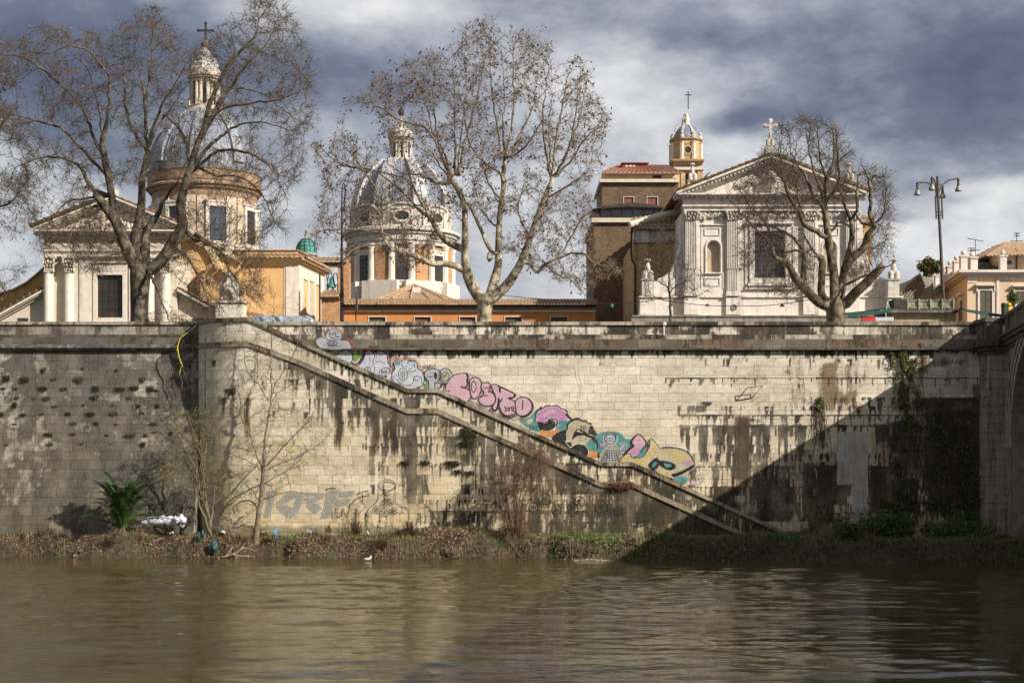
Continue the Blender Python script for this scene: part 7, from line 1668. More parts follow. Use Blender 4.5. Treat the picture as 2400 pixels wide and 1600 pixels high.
# ---- pale plane tree in the middle
s = 2.704; c = lambda pts, dy=0: C(650, 200, s, pts, dy)
L2 = [c([(1312, 1530, 50), (1312, 1470, 46), (1315, 1410, 50), (1322, 1360, 54)]),
    c([(1305, 1380, 40), (1245, 1290, 38), (1205, 1200, 34), (1190, 1100, 26), (1190, 950, 22), (1188, 850, 19), (1185, 760, 18), (1160, 690, 19), (1110, 605, 18)], -.5),
    c([(1190, 1180, 22), (1130, 1145, 21), (1060, 1130, 20), (980, 1130, 19), (900, 1095, 17), (830, 1065, 15), (760, 1055, 11)], -2.5), c([(765, 1057, 10), (700, 1010, 9, -2.5), (655, 900, 8, -2), (650, 800, 7, -2), (605, 620, 6, -1), (560, 555, 5, -1), (380, 490, 3.5, 0), (250, 370, 2, 0)]),
    c([(760, 1050, 8, -2.5), (740, 980, 7, -2.5), (600, 930, 6, -3), (400, 912, 5, -3.5), (280, 922, 4, -3.5), (210, 970, 2, -3.5)]), c([(700, 1010, 7, -2.5), (600, 1010, 5, -3), (480, 1040, 4, -3.5), (420, 1110, 2, -4)]),
    c([(1190, 1040, 24), (1100, 1005, 22), (1020, 930, 20), (965, 840, 14), (900, 790, 10), (800, 680, 8), (740, 630, 6), (620, 550, 4), (400, 510, 2)], 2), c([(960, 830, 10), (900, 720, 8), (830, 600, 6), (700, 560, 4), (520, 540, 2)], 3),
    c([(1115, 610, 14), (1040, 625, 11), (900, 565, 7), (800, 560, 5), (700, 500, 3)], 1), c([(1100, 600, 10), (1040, 450, 8), (990, 330, 7), (920, 260, 6), (790, 230, 5), (690, 170, 4), (580, 110, 3), (430, 125, 1.5)], -1.5),
    c([(1100, 590, 8), (1060, 430, 7), (1000, 330, 6), (950, 150, 5), (900, 0, 3), (850, -120, 2)], .8), c([(1120, 590, 8), (1130, 420, 7), (1122, 200, 6), (1120, 0, 4), (1110, -150, 2)], 2), c([(1140, 600, 9), (1180, 400, 8), (1235, 200, 6), (1285, 0, 4), (1320, -170, 2)], -1),
    c([(1110, 600, 8), (1030, 400, 6), (1000, 200, 5), (985, 60, 4), (1000, -120, 2)], -2.5), c([(1135, 600, 6), (1160, 350, 5), (1190, 120, 4), (1200, -80, 2)], 3), c([(1090, 600, 7), (1070, 560, 6), (1000, 470, 4), (985, 430, 3)], 0),
    c([(1340, 1370, 36), (1372, 1250, 32), (1398, 1150, 26), (1402, 1000, 22), (1412, 800, 18), (1432, 650, 16), (1432, 550, 15), (1440, 455, 13)], .8),
    c([(1440, 455, 10), (1478, 310, 8), (1500, 120, 6), (1495, -80, 4), (1500, -250, 2)], 1), c([(1432, 480, 9), (1400, 310, 7), (1370, 120, 6), (1350, -100, 4), (1340, -300, 2)], -1), c([(1440, 490, 9), (1560, 270, 7), (1650, 90, 5), (1740, 0, 2)], 2),
    c([(1422, 560, 9), (1330, 500, 7), (1245, 420, 5), (1200, 300, 4), (1180, 120, 2)], -2.5), c([(1440, 470, 8), (1560, 400, 6), (1640, 290, 4), (1690, 200, 2)], -2), c([(1435, 470, 7), (1430, 250, 5), (1440, 50, 4), (1420, -200, 2)], 3),
    c([(1385, 1075, 14), (1350, 1040, 13), (1290, 920, 12), (1240, 800, 10), (1200, 740, 9)], -.8), c([(1412, 720, 8), (1340, 620, 5), (1285, 450, 3)], 2), c([(1400, 900, 8), (1340, 850, 5), (1280, 760, 4), (1250, 640, 2)], 3), c([(1350, 1060, 14), (1340, 1085, 15), (1342, 1110, 10)], -.9),
    c([(1345, 1365, 36), (1450, 1270, 32), (1540, 1130, 26), (1600, 970, 21), (1650, 830, 18), (1700, 700, 16), (1742, 595, 15)], -1),
    c([(1735, 610, 8), (1695, 400, 7), (1682, 200, 5), (1705, 0, 3), (1720, -130, 2)], -2), c([(1745, 600, 9), (1762, 380, 8), (1800, 170, 6), (1835, -40, 3)], 1), c([(1750, 600, 9), (1850, 400, 7), (1925, 170, 5), (1960, 0, 2)], 2.5),
    c([(1755, 595, 8), (1860, 480, 6), (1960, 330, 4), (2070, 245, 2)], -1), c([(1735, 600, 7), (1728, 450, 6), (1722, 250, 4), (1740, 80, 2)], 3), c([(1745, 590, 8), (1830, 440, 6), (1880, 240, 4), (1900, 60, 2)], -3),
    c([(1555, 1105, 12), (1610, 1140, 12), (1640, 1185, 11), (1700, 1135, 9), (1830, 1075, 8), (1940, 1062, 6), (2000, 1120, 4), (2120, 1160, 2)], -2), c([(1800, 1085, 6), (1880, 925, 5), (1960, 820, 3), (2080, 760, 2)], -2), c([(1700, 1140, 6), (1760, 1190, 5), (1850, 1230, 4), (1950, 1330, 2)], -2.5),
    c([(1655, 800, 9), (1750, 720, 6), (1830, 640, 5), (1900, 620, 3)], 2.5), c([(1600, 960, 9), (1540, 850, 6), (1530, 740, 5), (1560, 640, 3)], 2), c([(1690, 720, 8), (1800, 660, 5), (1960, 560, 2)], -2.5)]
L2P = [(3700, [(850, 235), (880, 175), (950, 160), (1010, 130), (1080, 70), (1150, 50), (1240, 45), (1300, 120), (1370, 150), (1400, 220), (1430, 290), (1420, 330), (1395, 420), (1330, 480), (1250, 500), (1150, 520), (1040, 500), (960, 420), (930, 340), (880, 270)]),
    (1700, [(740, 420), (735, 350), (800, 315), (900, 330), (1000, 420), (1040, 560), (980, 640), (900, 620), (820, 620), (740, 590), (725, 540), (760, 480)]),
    (750, [(1250, 500), (1380, 460), (1400, 560), (1440, 620), (1470, 640), (1380, 690), (1290, 660), (1180, 600)]), (60, [(810, 235), (900, 210), (900, 260), (850, 260)])]
make_tree('plane_tree', 'pale barked bare plane tree with three spreading limbs in front of the grey domed church', 90.8, L2, L2P, 1.0, 33, bark_lt, twig_lt, leaf_m, 9500, 21000, .6, .075, 'bare plane trees along the embankment', depth=4.6, droop=-.01, kill=.55, bias=(0, 0, .4))

# ---- pollarded plane tree on the right
s = 2.6133; c = lambda pts, dy=0: C(1350, 180, s, pts, dy)
L3 = [c([(1590, 1520, 58), (1590, 1460, 54), (1585, 1400, 60), (1590, 1370, 46)]),
    c([(1570, 1420, 30), (1490, 1382, 30), (1410, 1305, 28), (1345, 1235, 25), (1300, 1155, 18), (1275, 1130, 15), (1222, 1112, 14), (1200, 1050, 10)], -1.5), c([(1205, 1060, 9), (1160, 990, 7), (1110, 945, 6), (1050, 870, 4), (930, 740, 2)], -2),
    c([(1385, 1280, 17), (1395, 1150, 16), (1400, 1080, 15), (1350, 1010, 9), (1290, 960, 8), (1230, 930, 6), (1130, 900, 3)], .5), c([(1215, 1100, 9), (1210, 1000, 7), (1150, 880, 5), (1060, 790, 3), (1000, 690, 2)], -1), c([(1400, 1080, 9), (1340, 1060, 6), (1280, 1080, 5), (1180, 1060, 3), (1060, 1080, 2)], 1.5),
    c([(1560, 1400, 26), (1508, 1340, 23), (1505, 1220, 22), (1500, 1110, 22), (1480, 1100, 12)], -.8), c([(1585, 1385, 32), (1578, 1200, 27), (1548, 1010, 25), (1530, 860, 19), (1520, 750, 16), (1540, 620, 11), (1575, 520, 8), (1572, 300, 3)], .5),
    c([(1525, 985, 16), (1470, 950, 15), (1405, 910, 14), (1370, 830, 11), (1320, 755, 10), (1285, 680, 9), (1262, 600, 7), (1255, 440, 3)], -1), c([(1530, 820, 13), (1462, 730, 11), (1400, 600, 8), (1330, 490, 4), (1300, 340, 2)], 1.5), c([(1525, 760, 12), (1610, 650, 10), (1602, 500, 7), (1595, 300, 3)], -1),
    c([(1520, 760, 10), (1460, 600, 7), (1430, 450, 5), (1400, 300, 2)], 2.5), c([(1540, 640, 8), (1490, 480, 5), (1480, 320, 2)], -2), c([(1380, 860, 9), (1360, 700, 6), (1340, 560, 4), (1350, 400, 2)], 2),
    c([(1600, 1370, 28), (1635, 1230, 25), (1660, 1120, 20), (1688, 1000, 17), (1690, 930, 14), (1660, 820, 11), (1605, 660, 8), (1590, 530, 4)], 1.5), c([(1560, 960, 9), (1620, 880, 7), (1690, 930, 7)], 1),
    c([(1630, 1200, 25), (1700, 1100, 24), (1765, 1045, 22), (1790, 960, 18), (1830, 910, 15), (1805, 860, 12), (1802, 750, 11), (1792, 620, 9), (1760, 560, 4)], -1.5), c([(1800, 640, 6), (1830, 600, 5), (1870, 620, 3), (1900, 580, 2)], -1.5), c([(1722, 850, 9), (1722, 720, 10), (1730, 610, 9)], 1), c([(1820, 900, 8), (1760, 900, 7), (1722, 855, 7)], 0),
    c([(1640, 1410, 34), (1700, 1335, 31), (1785, 1255, 28), (1872, 1165, 24)], -1.5), c([(1820, 910, 7), (1880, 850, 5), (1900, 700, 2)], -2), c([(1640, 1280, 8), (1740, 1230, 6), (1850, 1180, 5), (1950, 1140, 2)], -3), c([(1500, 1110, 8), (1450, 1060, 6), (1400, 980, 4), (1380, 900, 2)], 2)]
L3P = [(1500, CP(1350, 180, s, [(1000, 720), (1060, 560), (1180, 480), (1220, 330), (1300, 290), (1390, 270), (1480, 310), (1590, 280), (1640, 400), (1700, 540), (1680, 760), (1560, 800), (1400, 850), (1250, 900), (1100, 950), (980, 900)])),
    (420, CP(1350, 180, s, [(1780, 600), (1900, 600), (1960, 750), (1930, 1000), (1950, 1080), (1850, 1130), (1760, 1100), (1850, 900), (1800, 760)])), (750, CP(1350, 180, s, [(980, 950), (1250, 930), (1450, 1050), (1480, 1280), (1380, 1360), (1200, 1400), (1080, 1300), (1000, 1150)])), (160, CP(1350, 180, s, [(1650, 1100), (1850, 1100), (1800, 1250), (1660, 1280)]))]
make_tree('plane_tree', 'heavily pollarded bare plane tree with cut stubs in front of the white church', 91.0, L3, L3P, 1.0, 44, bark_br, twig_m, leaf_m, 500, 9500, .8, .06, 'bare plane trees along the embankment', depth=4.2, droop=-.02, bias=(0, 0, .6), kill=.5)

# ---- thin young street tree before the white church
c = lambda pts, dy=0: C(1350, 180, s, pts, dy)
L4 = [c([(582, 1510, 8), (575, 1400, 7), (568, 1280, 6), (570, 1150, 4.5), (560, 1050, 3), (535, 960, 1.5)]), c([(570, 1320, 4), (630, 1270, 3), (720, 1240, 1.5)], -1), c([(570, 1300, 4), (500, 1240, 3), (440, 1180, 1.5)], 1), c([(570, 1380, 3), (500, 1350, 2), (430, 1340, 1)]), c([(572, 1360, 3), (650, 1340, 2), (760, 1290, 1)], 1), c([(570, 1180, 3), (610, 1120, 2), (650, 1060, 1)]), c([(568, 1180, 3), (520, 1100, 2), (480, 1060, 1)])]
make_tree('young_tree', 'thin young bare tree with few brown leaves before the volute of the white church', 93.0, L4, [(330, CP(1350, 180, s, [(420, 1120), (520, 930), (560, 930), (650, 1060), (800, 1240), (820, 1330), (700, 1400), (560, 1380), (430, 1400)]))], 1, 55, twig_m, twig_m, leaf_m, 450, 900, .5, .05, None, depth=1.6, split=.02, step=.28)
# ================================================================ pale palace on the right, receding along the bridge street
YQ = 130.0; pink = M('pink_stucco', (.60, .44, .30), (.53, .38, .255), .8, .9, .15, 8, streak=(.36, .24, .16), sfac=(.55, .75)); pale = M('pale_stone', (.64, .58, .50), (.54, .48, .41), 2, .85, .2, streak=(.3, .26, .22), sfac=(.54, .72))
pk = thing('pink_palace', 'pale pink stucco palace with balustrade pedestals and a tiled penthouse at the right edge', 'building', (X(2267, YQ), YQ, ZT))
SQ = Vector((.144, 1, 0)).normalized(); SQN = Vector((-SQ.y, SQ.x, 0)); O_ = Vector((X(2267, YQ), YQ, 0)); LQ = 25.0
def qbox(mb, o, z0, z1, xr=None):
    xr = X(2560, YQ) if xr is None else xr; vs = []
    for z in (z0, z1):
        a = O_ + SQN * o - SQ * o; b = O_ + SQ * LQ + SQN * o; vs += [(a.x, a.y, z), (xr, YQ - o, z), (xr + 3, YQ + LQ, z), (b.x, b.y, z)]
    mb.add(vs, [(0, 3, 2, 1), (4, 5, 6, 7), (0, 1, 5, 4), (1, 2, 6, 5), (2, 3, 7, 6), (3, 0, 4, 7)])
def qside(mb, u0, u1, z0, z1, o1, o0=-.02):
    vs = []
    for o_ in (o0, o1):
        for u, z in ((u0, z0), (u1, z0), (u1, z1), (u0, z1)): p_ = O_ + SQ * u + SQN * o_; vs.append((p_.x, p_.y, z))
    mb.add(vs, [(0, 1, 2, 3), (7, 6, 5, 4), (0, 4, 5, 1), (1, 5, 6, 2), (2, 6, 7, 3), (3, 7, 4, 0)])
zc = Z(648, YQ)
mb = MB(); qbox(mb, 0, ZT, zc); mb.build('wall', pink, pk)
mb = MB(); qbox(mb, .25, zc + .005, zc + .12); qbox(mb, .55, zc + .125, zc + .3); qbox(mb, .85, zc + .305, zc + .55); mb.build('cornice', pale, pk)
mb = MB(); mb.pb(2268, 648.2, 2290, 662, YQ - .06, .06); mb.pb(2336, 648.2, 2342, 800, YQ - .10, .10); mb.pb(2342.2, 648.2, 2560, 657, YQ - .09, .09); mb.build('frieze', pale, pk)
for a, b, y in ((2297, 2325, 681), (2384, 2412, 683)):
    mb = MB(); mb.pb(a - 5, y - 4, a - .2, 760, YQ - .12, .12); mb.pb(b + .2, y - 4, b + 5, 760, YQ - .12, .12); mb.pb(a - .2, y - 4, b + .2, y - .2, YQ - .12, .12); mb.pb(a - 9, y - 15.5, b + 9, y - 12, YQ - .45, .45); mb.pb(a - 7, y - 11.8, b + 7, y - 9.5, YQ - .28, .28); mb.pb(a - 8, y - 9.3, a - 5.3, y + 2, YQ - .2, .2); mb.pb(b + 5.3, y - 9.3, b + 8, y + 2, YQ - .2, .2); w_ = mb.build('window', pale, pk)
    mb = MB(); mb.pb(a, y, b, 760, YQ - .03, .03); s_ = mb.build('shutters', shutter, w_); mb = MB(); mb.pb((a + b) / 2 - .5, y, (a + b) / 2 + .5, 760, YQ - .05, .02); mb.pb(a, y + 22, b, y + 23, YQ - .05, .02); mb.build('shutter_rails', M('shutter_dark', (.05, .045, .03), None, 3, .8), w_)
for k in range(6):
    u = 2.6 + 3.9 * k; mb = MB(); qside(mb, u - .8, u + .8, zc - 4.8, zc - 1.6, .10); qside(mb, u - 1.0, u + 1.0, zc - 1.5, zc - 1.25, .4); w_ = mb.build('window', pale, pk); mb = MB(); qside(mb, u - .55, u + .55, zc - 4.7, zc - 1.9, .13); mb.build('shutters', shutter, w_)
def ballpost(u=None, px=None):
    mb = MB()
    if px is None: p_ = O_ + SQ * u + SQN * .3; x_, y_ = p_.x, p_.y
    else: x_, y_ = X(px, YQ), YQ + .15
    zb_ = zc + .56; mb.box(x_ - .3, x_ + .3, y_ - .3, y_ + .3, zb_, zb_ + 1.25); mb.box(x_ - .37, x_ + .37, y_ - .37, y_ + .37, zb_ + 1.255, zb_ + 1.37)
    mb.lathe([(.16, zb_ + 1.37), (.12, zb_ + 1.45)] + [(.24 * math.sin(t), zb_ + 1.66 - .24 * math.cos(t)) for t in np.linspace(.5, math.pi, 8)], x_, y_, 14); mb.build('ball_pedestal', pale, pk)
for k in range(7): ballpost(u=.3 + 3.8 * k)
ballpost(px=2351)
mb = MB(); mb.pb(2275.5, 605, 2292, 638, YQ + .1, 1.0); mb.pb(2274, 601, 2294, 604.8, YQ, 1.2); mb.lathe([(.25, Z(601, YQ)), (.15, Z(599, YQ))] + [(.26 * math.sin(t), Z(594.5, YQ) - .26 * math.cos(t)) for t in np.linspace(.5, math.pi, 8)], X(2283, YQ), YQ + .6, 14); mb.build('corner_pedestal', pale, pk)
mb = MB(); mb.pb(2328, 585, 2560, 637.5, YQ + 2.5, 9); mb.build('penthouse', pink, pk)
mb = MB(); mb.pb(2363, 609, 2371, 611, YQ + 2.4, .1); mb.pb(2352, 607, 2376, 624, YQ + 2.42, .08); w_ = mb.build('window', pale, pk); mb = MB(); mb.pb(2356, 610, 2372, 620, YQ + 2.38, .04); mb.build('pane', dark_glass, w_)
mb = MB(); tile_roof(mb, P(2313, 600, YQ + 1), P(2560, 590, YQ + 1), P(2362, 569, YQ + 5.5), P(2560, 567, YQ + 5.5), pitch=.36, amp=.1); tile_roof(mb, (X(2313, YQ + 1), YQ + 11, Z(600, YQ + 1)), P(2313, 600, YQ + 1), (X(2362, YQ + 5), YQ + 8, Z(569, YQ + 5.5)), P(2362, 569, YQ + 5.5)); mb.build('penthouse_roof', tile, pk)
mb = MB(); mb.pb(2382, 585, 2384.5, 637, YQ + 2.35, .1); mb.build('downpipe', iron, pk)
mb = MB()
for k in range(24): mb.pb(2296 + 4.2 * k, 617, 2296.6 + 4.2 * k, 637.6, YQ + .4, .03)
mb.pb(2294, 616, 2400, 617, YQ + .38, .06); mb.build('terrace_railing', iron, pk)
# older roof end with a deep moulded eave, left of it
YV = 140.0; ev = thing('moulded_gable', 'grey building end with a deep curved moulded eave between the lamp post and white church', 'building', (X(2150, YV), YV, ZT))
mb = MB(); mb.pprism([(2112, 690), (2128, 668), (2158, 645), (2186, 636), (2190, 700), (2190, 780), (2112, 780)], YV, 8); mb.build('wall', M('grey_stucco', (.36, .33, .28), (.26, .24, .2), 2, .9, .3, streak=(.14, .125, .10), sfac=(.48, .64)), ev)
mb = MB()
for k in range(6):
    o = 5.5 * k; mb.pprism([(2108 + o * .9, 688 + o), (2127 + o * .7, 664 + o), (2157 + o * .35, 641 + o * 1.1), (2160 + o * .5, 645 + o * 1.1), (2130 + o * .7, 668 + o), (2112 + o * .9, 692 + o)], YV - 1.3 + .2 * k, 1.5)
mb.build('eave_mouldings', M('eave_stone', (.28, .24, .19), (.17, .15, .12), 3, .9, .3), ev)
# plants on the roofs
def shrub(name, label, cx, cy, cz, rx, rz, n, mat, seed, size=.16, group=None, stem=True, cat='plant'):
    r_ = RS(seed); root = thing(name, label, cat, (cx, cy, cz - rz), group); d = r_.normal(0, 1, (n, 3)); d /= np.linalg.norm(d, axis=1)[:, None]; rad = r_.rand(n) ** .45
    lump = 1 + .30 * np.sin(d[:, 0] * 5 + seed) * np.cos(d[:, 2] * 4 + seed); pts = np.array([cx, cy, cz]) + d * rad[:, None] * lump[:, None] * np.array([rx, rx * .9, rz])
    v, f = leaf_quads(pts, r_, size); mk('foliage', v, f, mat, root)
    if stem:
        mb = MB()
        for k in range(7): a = r_.rand() * 6.28; mb.tube([(cx, cy, cz - rz * 1.2), (cx + .2 * rx * math.cos(a), cy + .2 * rx * math.sin(a), cz - .3 * rz), (cx + .8 * rx * math.cos(a), cy + .7 * rx * math.sin(a), cz + rz * r_.uniform(.1, .8))], [.04, .03, .012], 5)
        mb.build('stems', twig_m, root)
    return root
def foliage_mat(name, a, b, c=None):
    m, t, bb, v = base(name); col = ramp_node(t, noise(t, v, 5, 4), [(.35, a), (.65, b)] if c is None else [(.3, a), (.5, b), (.68, c)])
    t.links.new(col, bb.inputs['Base Color']); bb.inputs['Roughness'].default_value = .6; return m
fol_a = foliage_mat('roof_foliage', (.035, .065, .02), (.08, .10, .03), (.22, .12, .04)); fol_g = foliage_mat('grey_green_foliage', (.06, .075, .05), (.13, .14, .10)); fol_d = foliage_mat('dark_ivy', (.022, .04, .014), (.05, .085, .022), (.10, .12, .035)); fol_grass = foliage_mat('bank_grass', (.05, .10, .018), (.10, .17, .03), (.19, .18, .06))
ivy_m = foliage_mat('ivy_leaf', (.05, .07, .018), (.11, .13, .035), (.20, .19, .06))
shrub('roof_shrub', 'bushy green and orange shrub growing on a roof left of the lamp post', X(2182, 138), 138, Z(624, 138), 1.1, .85, 2600, fol_a, 3, .13)
shrub('roof_shrub', 'grey green shrub on the pink palace terrace behind its corner pedestal', X(2303, 134), 134, Z(622, 134), .8, .75, 1500, fol_g, 4, .13)
shrub('roof_shrub', 'low dark plant trough between two terrace pedestals of the pink palace', X(2325, 133), 133, Z(630, 133), .9, .4, 900, fol_d, 5, .12)
shrub('potted_plant', 'small yellow green plant beside the bins on the bridge end', X(2374, 92), 92, Z(696, 92), .35, .5, 900, ivy_m, 6, .07)
def antenna(px, y0, y1, Yd, label, arms):
    root = thing('roof_antenna', label, 'antenna', (X(px, Yd), Yd, Z(y1, Yd)), 'rooftop antennas'); mb = MB(); x = X(px, Yd); mb.tube([(x, Yd, Z(y1, Yd)), (x, Yd, Z(y0, Yd))], .035, 5); mb.build('mast', iron, root); mb = MB()
    for (dy, l, tilt) in arms:
        z = Z(y0 + dy, Yd); mb.tube([(x - l, Yd, z + tilt), (x + l, Yd, z - tilt)], .03, 4)
        for k in range(5): xx = x - l + 2 * l * k / 4; mb.tube([(xx, Yd - .3, z + tilt * (1 - k / 2)), (xx, Yd + .3, z + tilt * (1 - k / 2))], .02, 4)
    mb.build('elements', iron, root)
antenna(2286, 562, 600, 140, 'taller roof antenna with a tilted boom behind the pink palace corner', [(0, .75, .15), (24, .4, 0)]); antenna(2276, 580, 612, 139, 'short stubby antenna just left of the tallest one', [(2, .3, 0), (8, .3, 0)]); antenna(2383, 545, 572, 136, 'antenna standing on the penthouse roof at the far right', [(2, .25, 0), (8, .2, 0), (20, .55, 0)]); antenna(2154, 610, 650, 141, 'small antenna left of the orange roof shrub', [(2, .25, 0), (10, .2, 0)])

# ================================================================ kiosks and awnings behind the parapet
YK = 93.0; kk = thing('market_kiosk', 'flat roofed tan kiosk with a weathered wooden screen on top, below the lamp post', 'kiosk', (X(2165, YK), YK, ZT))
mb = MB(); mb.pb(2090, 733, 2240, 800, YK, 3); mb.build('wall', M('kiosk_tan', (.40, .30, .18), (.30, .23, .14), 2, .9, streak=(.15, .11, .07)), kk)
mb = MB(); mb.pb(2082, 725.5, 2246, 732.5, YK - .4, 3.6); mb.build('roof', M('kiosk_roof', (.12, .10, .08), (.07, .06, .05), 4, .9, .4, streak=(.2, .18, .15)), kk)
mb = MB(); mb.pb(2126, 702.5, 2236, 705, YK + .2, .12); mb.pb(2126, 719.5, 2236, 722, YK + .2, .12); mb.pb(2127, 705.3, 2235, 719.2, YK + .26, .05)
for k in range(5): mb.pb(2126 + 27 * k, 700, 2129 + 27 * k, 725.3, YK + .12, .1)
mb.build('wooden_screen', M('pale_green_wood', (.38, .38, .27), (.24, .235, .17), 5, .9, .3, streak=(.12, .115, .08), sfac=(.46, .62)), kk)
mb = MB(); mb.pb(2095, 701, 2124, 725.3, YK + .1, 1.6); mb.build('dark_hut', M('dark_panel', (.05, .045, .04), (.03, .028, .025), 3, .8), kk)
def awning(label, pts, Yd, mat, seed):
    root = thing('market_awning', label, 'awning', (X(pts[0][0], Yd), Yd, ZT)); mb = MB(); n = len(pts); vs = []
    for a, b in pts: x, z = X(a, Yd), Z(b, Yd); vs += [(x, Yd - 1.1, z - .12), (x, Yd + .8, z + .14), (x, Yd + .8, z + .10), (x, Yd - 1.1, z - .16), (x, Yd - 1.12, z - .30), (x, Yd - 1.09, z - .30)]
    fs = []
    for i in range(n - 1):
        a, b = i * 6, i * 6 + 6; fs += [(a, b, b + 1, a + 1), (a + 3, a + 2, b + 2, b + 3), (a + 4, b + 4, b, a), (a + 3, b + 3, b + 5, a + 5)]
    mb.add(vs, fs); mb.build('canopy', mat, root); mb = MB()
    for a, b in (pts[0], pts[-1]): mb.tube([P(a, b, Yd), (X(a, Yd), Yd, ZT)], .04, 6)
    mb.tube([P(*pts[0], Yd), P(*pts[-1], Yd)], .03, 5); mb.build('frame', iron, root); return root
green_c = M('green_canvas', (.018, .075, .055), (.012, .05, .038), 3, .7)
awning('dark green canvas awning sloping down right of the tan kiosk', [(2248, 723), (2280, 729), (2312, 734), (2345, 737)], 92.0, green_c, 1)
awning('dark green canvas awning between the pollarded tree and the white church', [(1978, 736), (2010, 733), (2045, 730), (2081, 722)], 92.5, green_c, 2)
rb = thing('stall_banner', 'red and white stall banner just behind the parapet beside the pollarded tree', 'banner', (X(2035, 91.5), 91.5, ZT)); mb = MB(); mb.pb(2019, 741, 2052, 752, 91.5, .06); mb.build('red_panel', M('banner_red', (.50, .04, .03), (.4, .03, .025), 3, .7), rb); mb = MB(); mb.pb(2052.2, 743, 2095, 752, 91.52, .06); mb.build('white_panel', M('banner_white', (.5, .5, .5), (.4, .4, .4), 3, .7), rb)
mb = MB(); mb.tube([P(2019, 740, 91.6), (X(2019, 91.6), 91.6, ZT)], .04, 5); mb.tube([P(2095, 741, 91.6), (X(2095, 91.6), 91.6, ZT)], .04, 5); mb.build('posts', iron, rb)
sp_ = thing('stall_lamp', 'small white bracket spotlight on a post beside the kiosk', 'lamp', (X(2078, 92), 92, ZT)); mb = MB(); mb.tube([(X(2078, 92), 92, ZT), P(2076, 735, 92), P(2080, 706, 92)], .035, 5); mb.tube([P(2080, 706, 92), P(2086, 728, 92)], .03, 5); mb.build('post', M('white_metal', (.6, .6, .58), (.5, .5, .48), 4, .5), sp_); mb = MB(); mb.pb(2064, 726, 2078, 731, 91.8, .2); mb.build('head', MATS['white_metal'], sp_)
# bins on the bridge
for px, mat, lab, h in ((2353, M('green_bin', (.02, .07, .045), (.015, .05, .03), 3, .6), 'dark green cylindrical bin at the bridge end', 20), (2364, M('yellow_bin', (.62, .40, .02), (.5, .32, .02), 3, .6), 'yellow cylindrical bin at the bridge end', 20)):
    r_ = thing('litter_bin', lab, 'bin', (X(px, 90.5), 90.5, ZT + .15)); mb = MB(); mb.lathe([(.15, Z(745, 90.5)), (.17, Z(716, 90.5)), (.18, Z(715, 90.5)), (.18, Z(712, 90.5)), (.10, Z(709.5, 90.5)), (.01, Z(709, 90.5))], X(px, 90.5), 90.5, 16); mb.build('body', mat, r_)
    mb = MB(); mb.lathe([(.19, Z(717.5, 90.5)), (.19, Z(716, 90.5))], X(px, 90.5), 90.5, 16); mb.build('rim', iron, r_)

# ================================================================ lamps
YL = 97.0; lp = thing('street_lamp', 'tall slightly leaning lamp post with four hanging bell shaped lamps on curved arms', 'street lamp', (X(2212, YL), YL, ZT))
pole_m = M('rusty_pole', (.10, .075, .062), (.065, .05, .042), 4, .7, .2, metal=.2)
mb = MB(); mb.tube([(X(2213, YL), YL, ZT), P(2211, 698, YL), P(2203, 540, YL), P(2199, 470, YL), P(2197, 416, YL)], [.13, .11, .10, .09, .085], 14); mb.tube([P(2197, 416.5, YL), P(2197, 414, YL)], .10, 12); mb.build('pole', pole_m, lp)
bell_m = M('lamp_bell', (.26, .27, .19), (.18, .185, .13), 5, .5, .1, metal=.3)
for hx, hy, dy, arm in ((2150, 428, -.2, [(2193, 445), (2186, 434), (2172, 428), (2150, 428)]), (2184, 416, -1.1, [(2194, 462), (2193, 432), (2188, 420), (2184, 415)]), (2209, 435, 1.0, [(2199, 460), (2200, 438), (2204, 432), (2209, 434)]), (2246, 419, .3, [(2200, 452), (2208, 434), (2224, 422), (2246, 418.5)])):
    mb = MB(); n = len(arm); mb.tube([P(a, b, YL + dy * (i / (n - 1))) for i, (a, b) in enumerate(arm)], .05, 8); a_ = mb.build('arm', pole_m, lp)
    mb = MB(); x_, y_ = X(hx, YL + dy), YL + dy; zt2 = Z(hy, YL + dy); q = YL / F
    mb.lathe([(.06, zt2), (3.2 * q, zt2 - 1 * q), (3.4 * q, zt2 - 4 * q), (2.7 * q, zt2 - 5 * q), (2.9 * q, zt2 - 14 * q), (3.4 * q, zt2 - 15 * q), (3.6 * q, zt2 - 17 * q)], x_, y_, 16); mb.build('lamp_neck', pole_m, a_)
    mb = MB(); mb.lathe([(3.6 * q, zt2 - 17 * q), (5 * q, zt2 - 20 * q), (7 * q, zt2 - 25 * q), (7.7 * q, zt2 - 28 * q), (7.7 * q, zt2 - 29.5 * q), (6.6 * q, zt2 - 29.3 * q), (4 * q, zt2 - 24 * q)], x_, y_, 20); mb.build('lamp_shade', bell_m, a_, True)
    mb = MB(); mb.blob((x_, y_, zt2 - 28.6 * q), (5.4 * q, 5.4 * q, 2.2 * q), RS(1), 14, 8, 0); mb.build('lamp_glass', M('lamp_glass', (.5, .5, .45), None, 3, .2), a_)
mb = MB()
for dx in (-6.5, 8): mb.tube([P(2199 + dx, 461, YL), P(2201 + dx, 513, YL)], .06, 6)
mb.tube([P(2190, 462, YL), P(2208, 462, YL)], .05, 6); mb.tube([P(2194, 497, YL), P(2211, 497, YL)], .05, 6); mb.tube([P(2195, 506, YL), P(2210, 503, YL)], .04, 6); mb.build('brackets', pole_m, lp)
YL = 91.5; lp = thing('street_lamp', 'slender black lamp post with a looped top and one hanging lamp', 'street lamp', (X(802, YL), YL, ZT))
mb = MB(); mb.tube([(X(802, YL), YL, ZT), P(801.5, 700, YL), P(801, 600, YL), P(801, 480, YL)], [.14, .12, .085, .05], 10)
for y_, r_ in ((694, .19), (690, .16), (586, .13), (583, .11), (488, .09)): mb.blob(P(801, y_, YL), (r_, r_, .10), RS(2), 10, 6, 0)
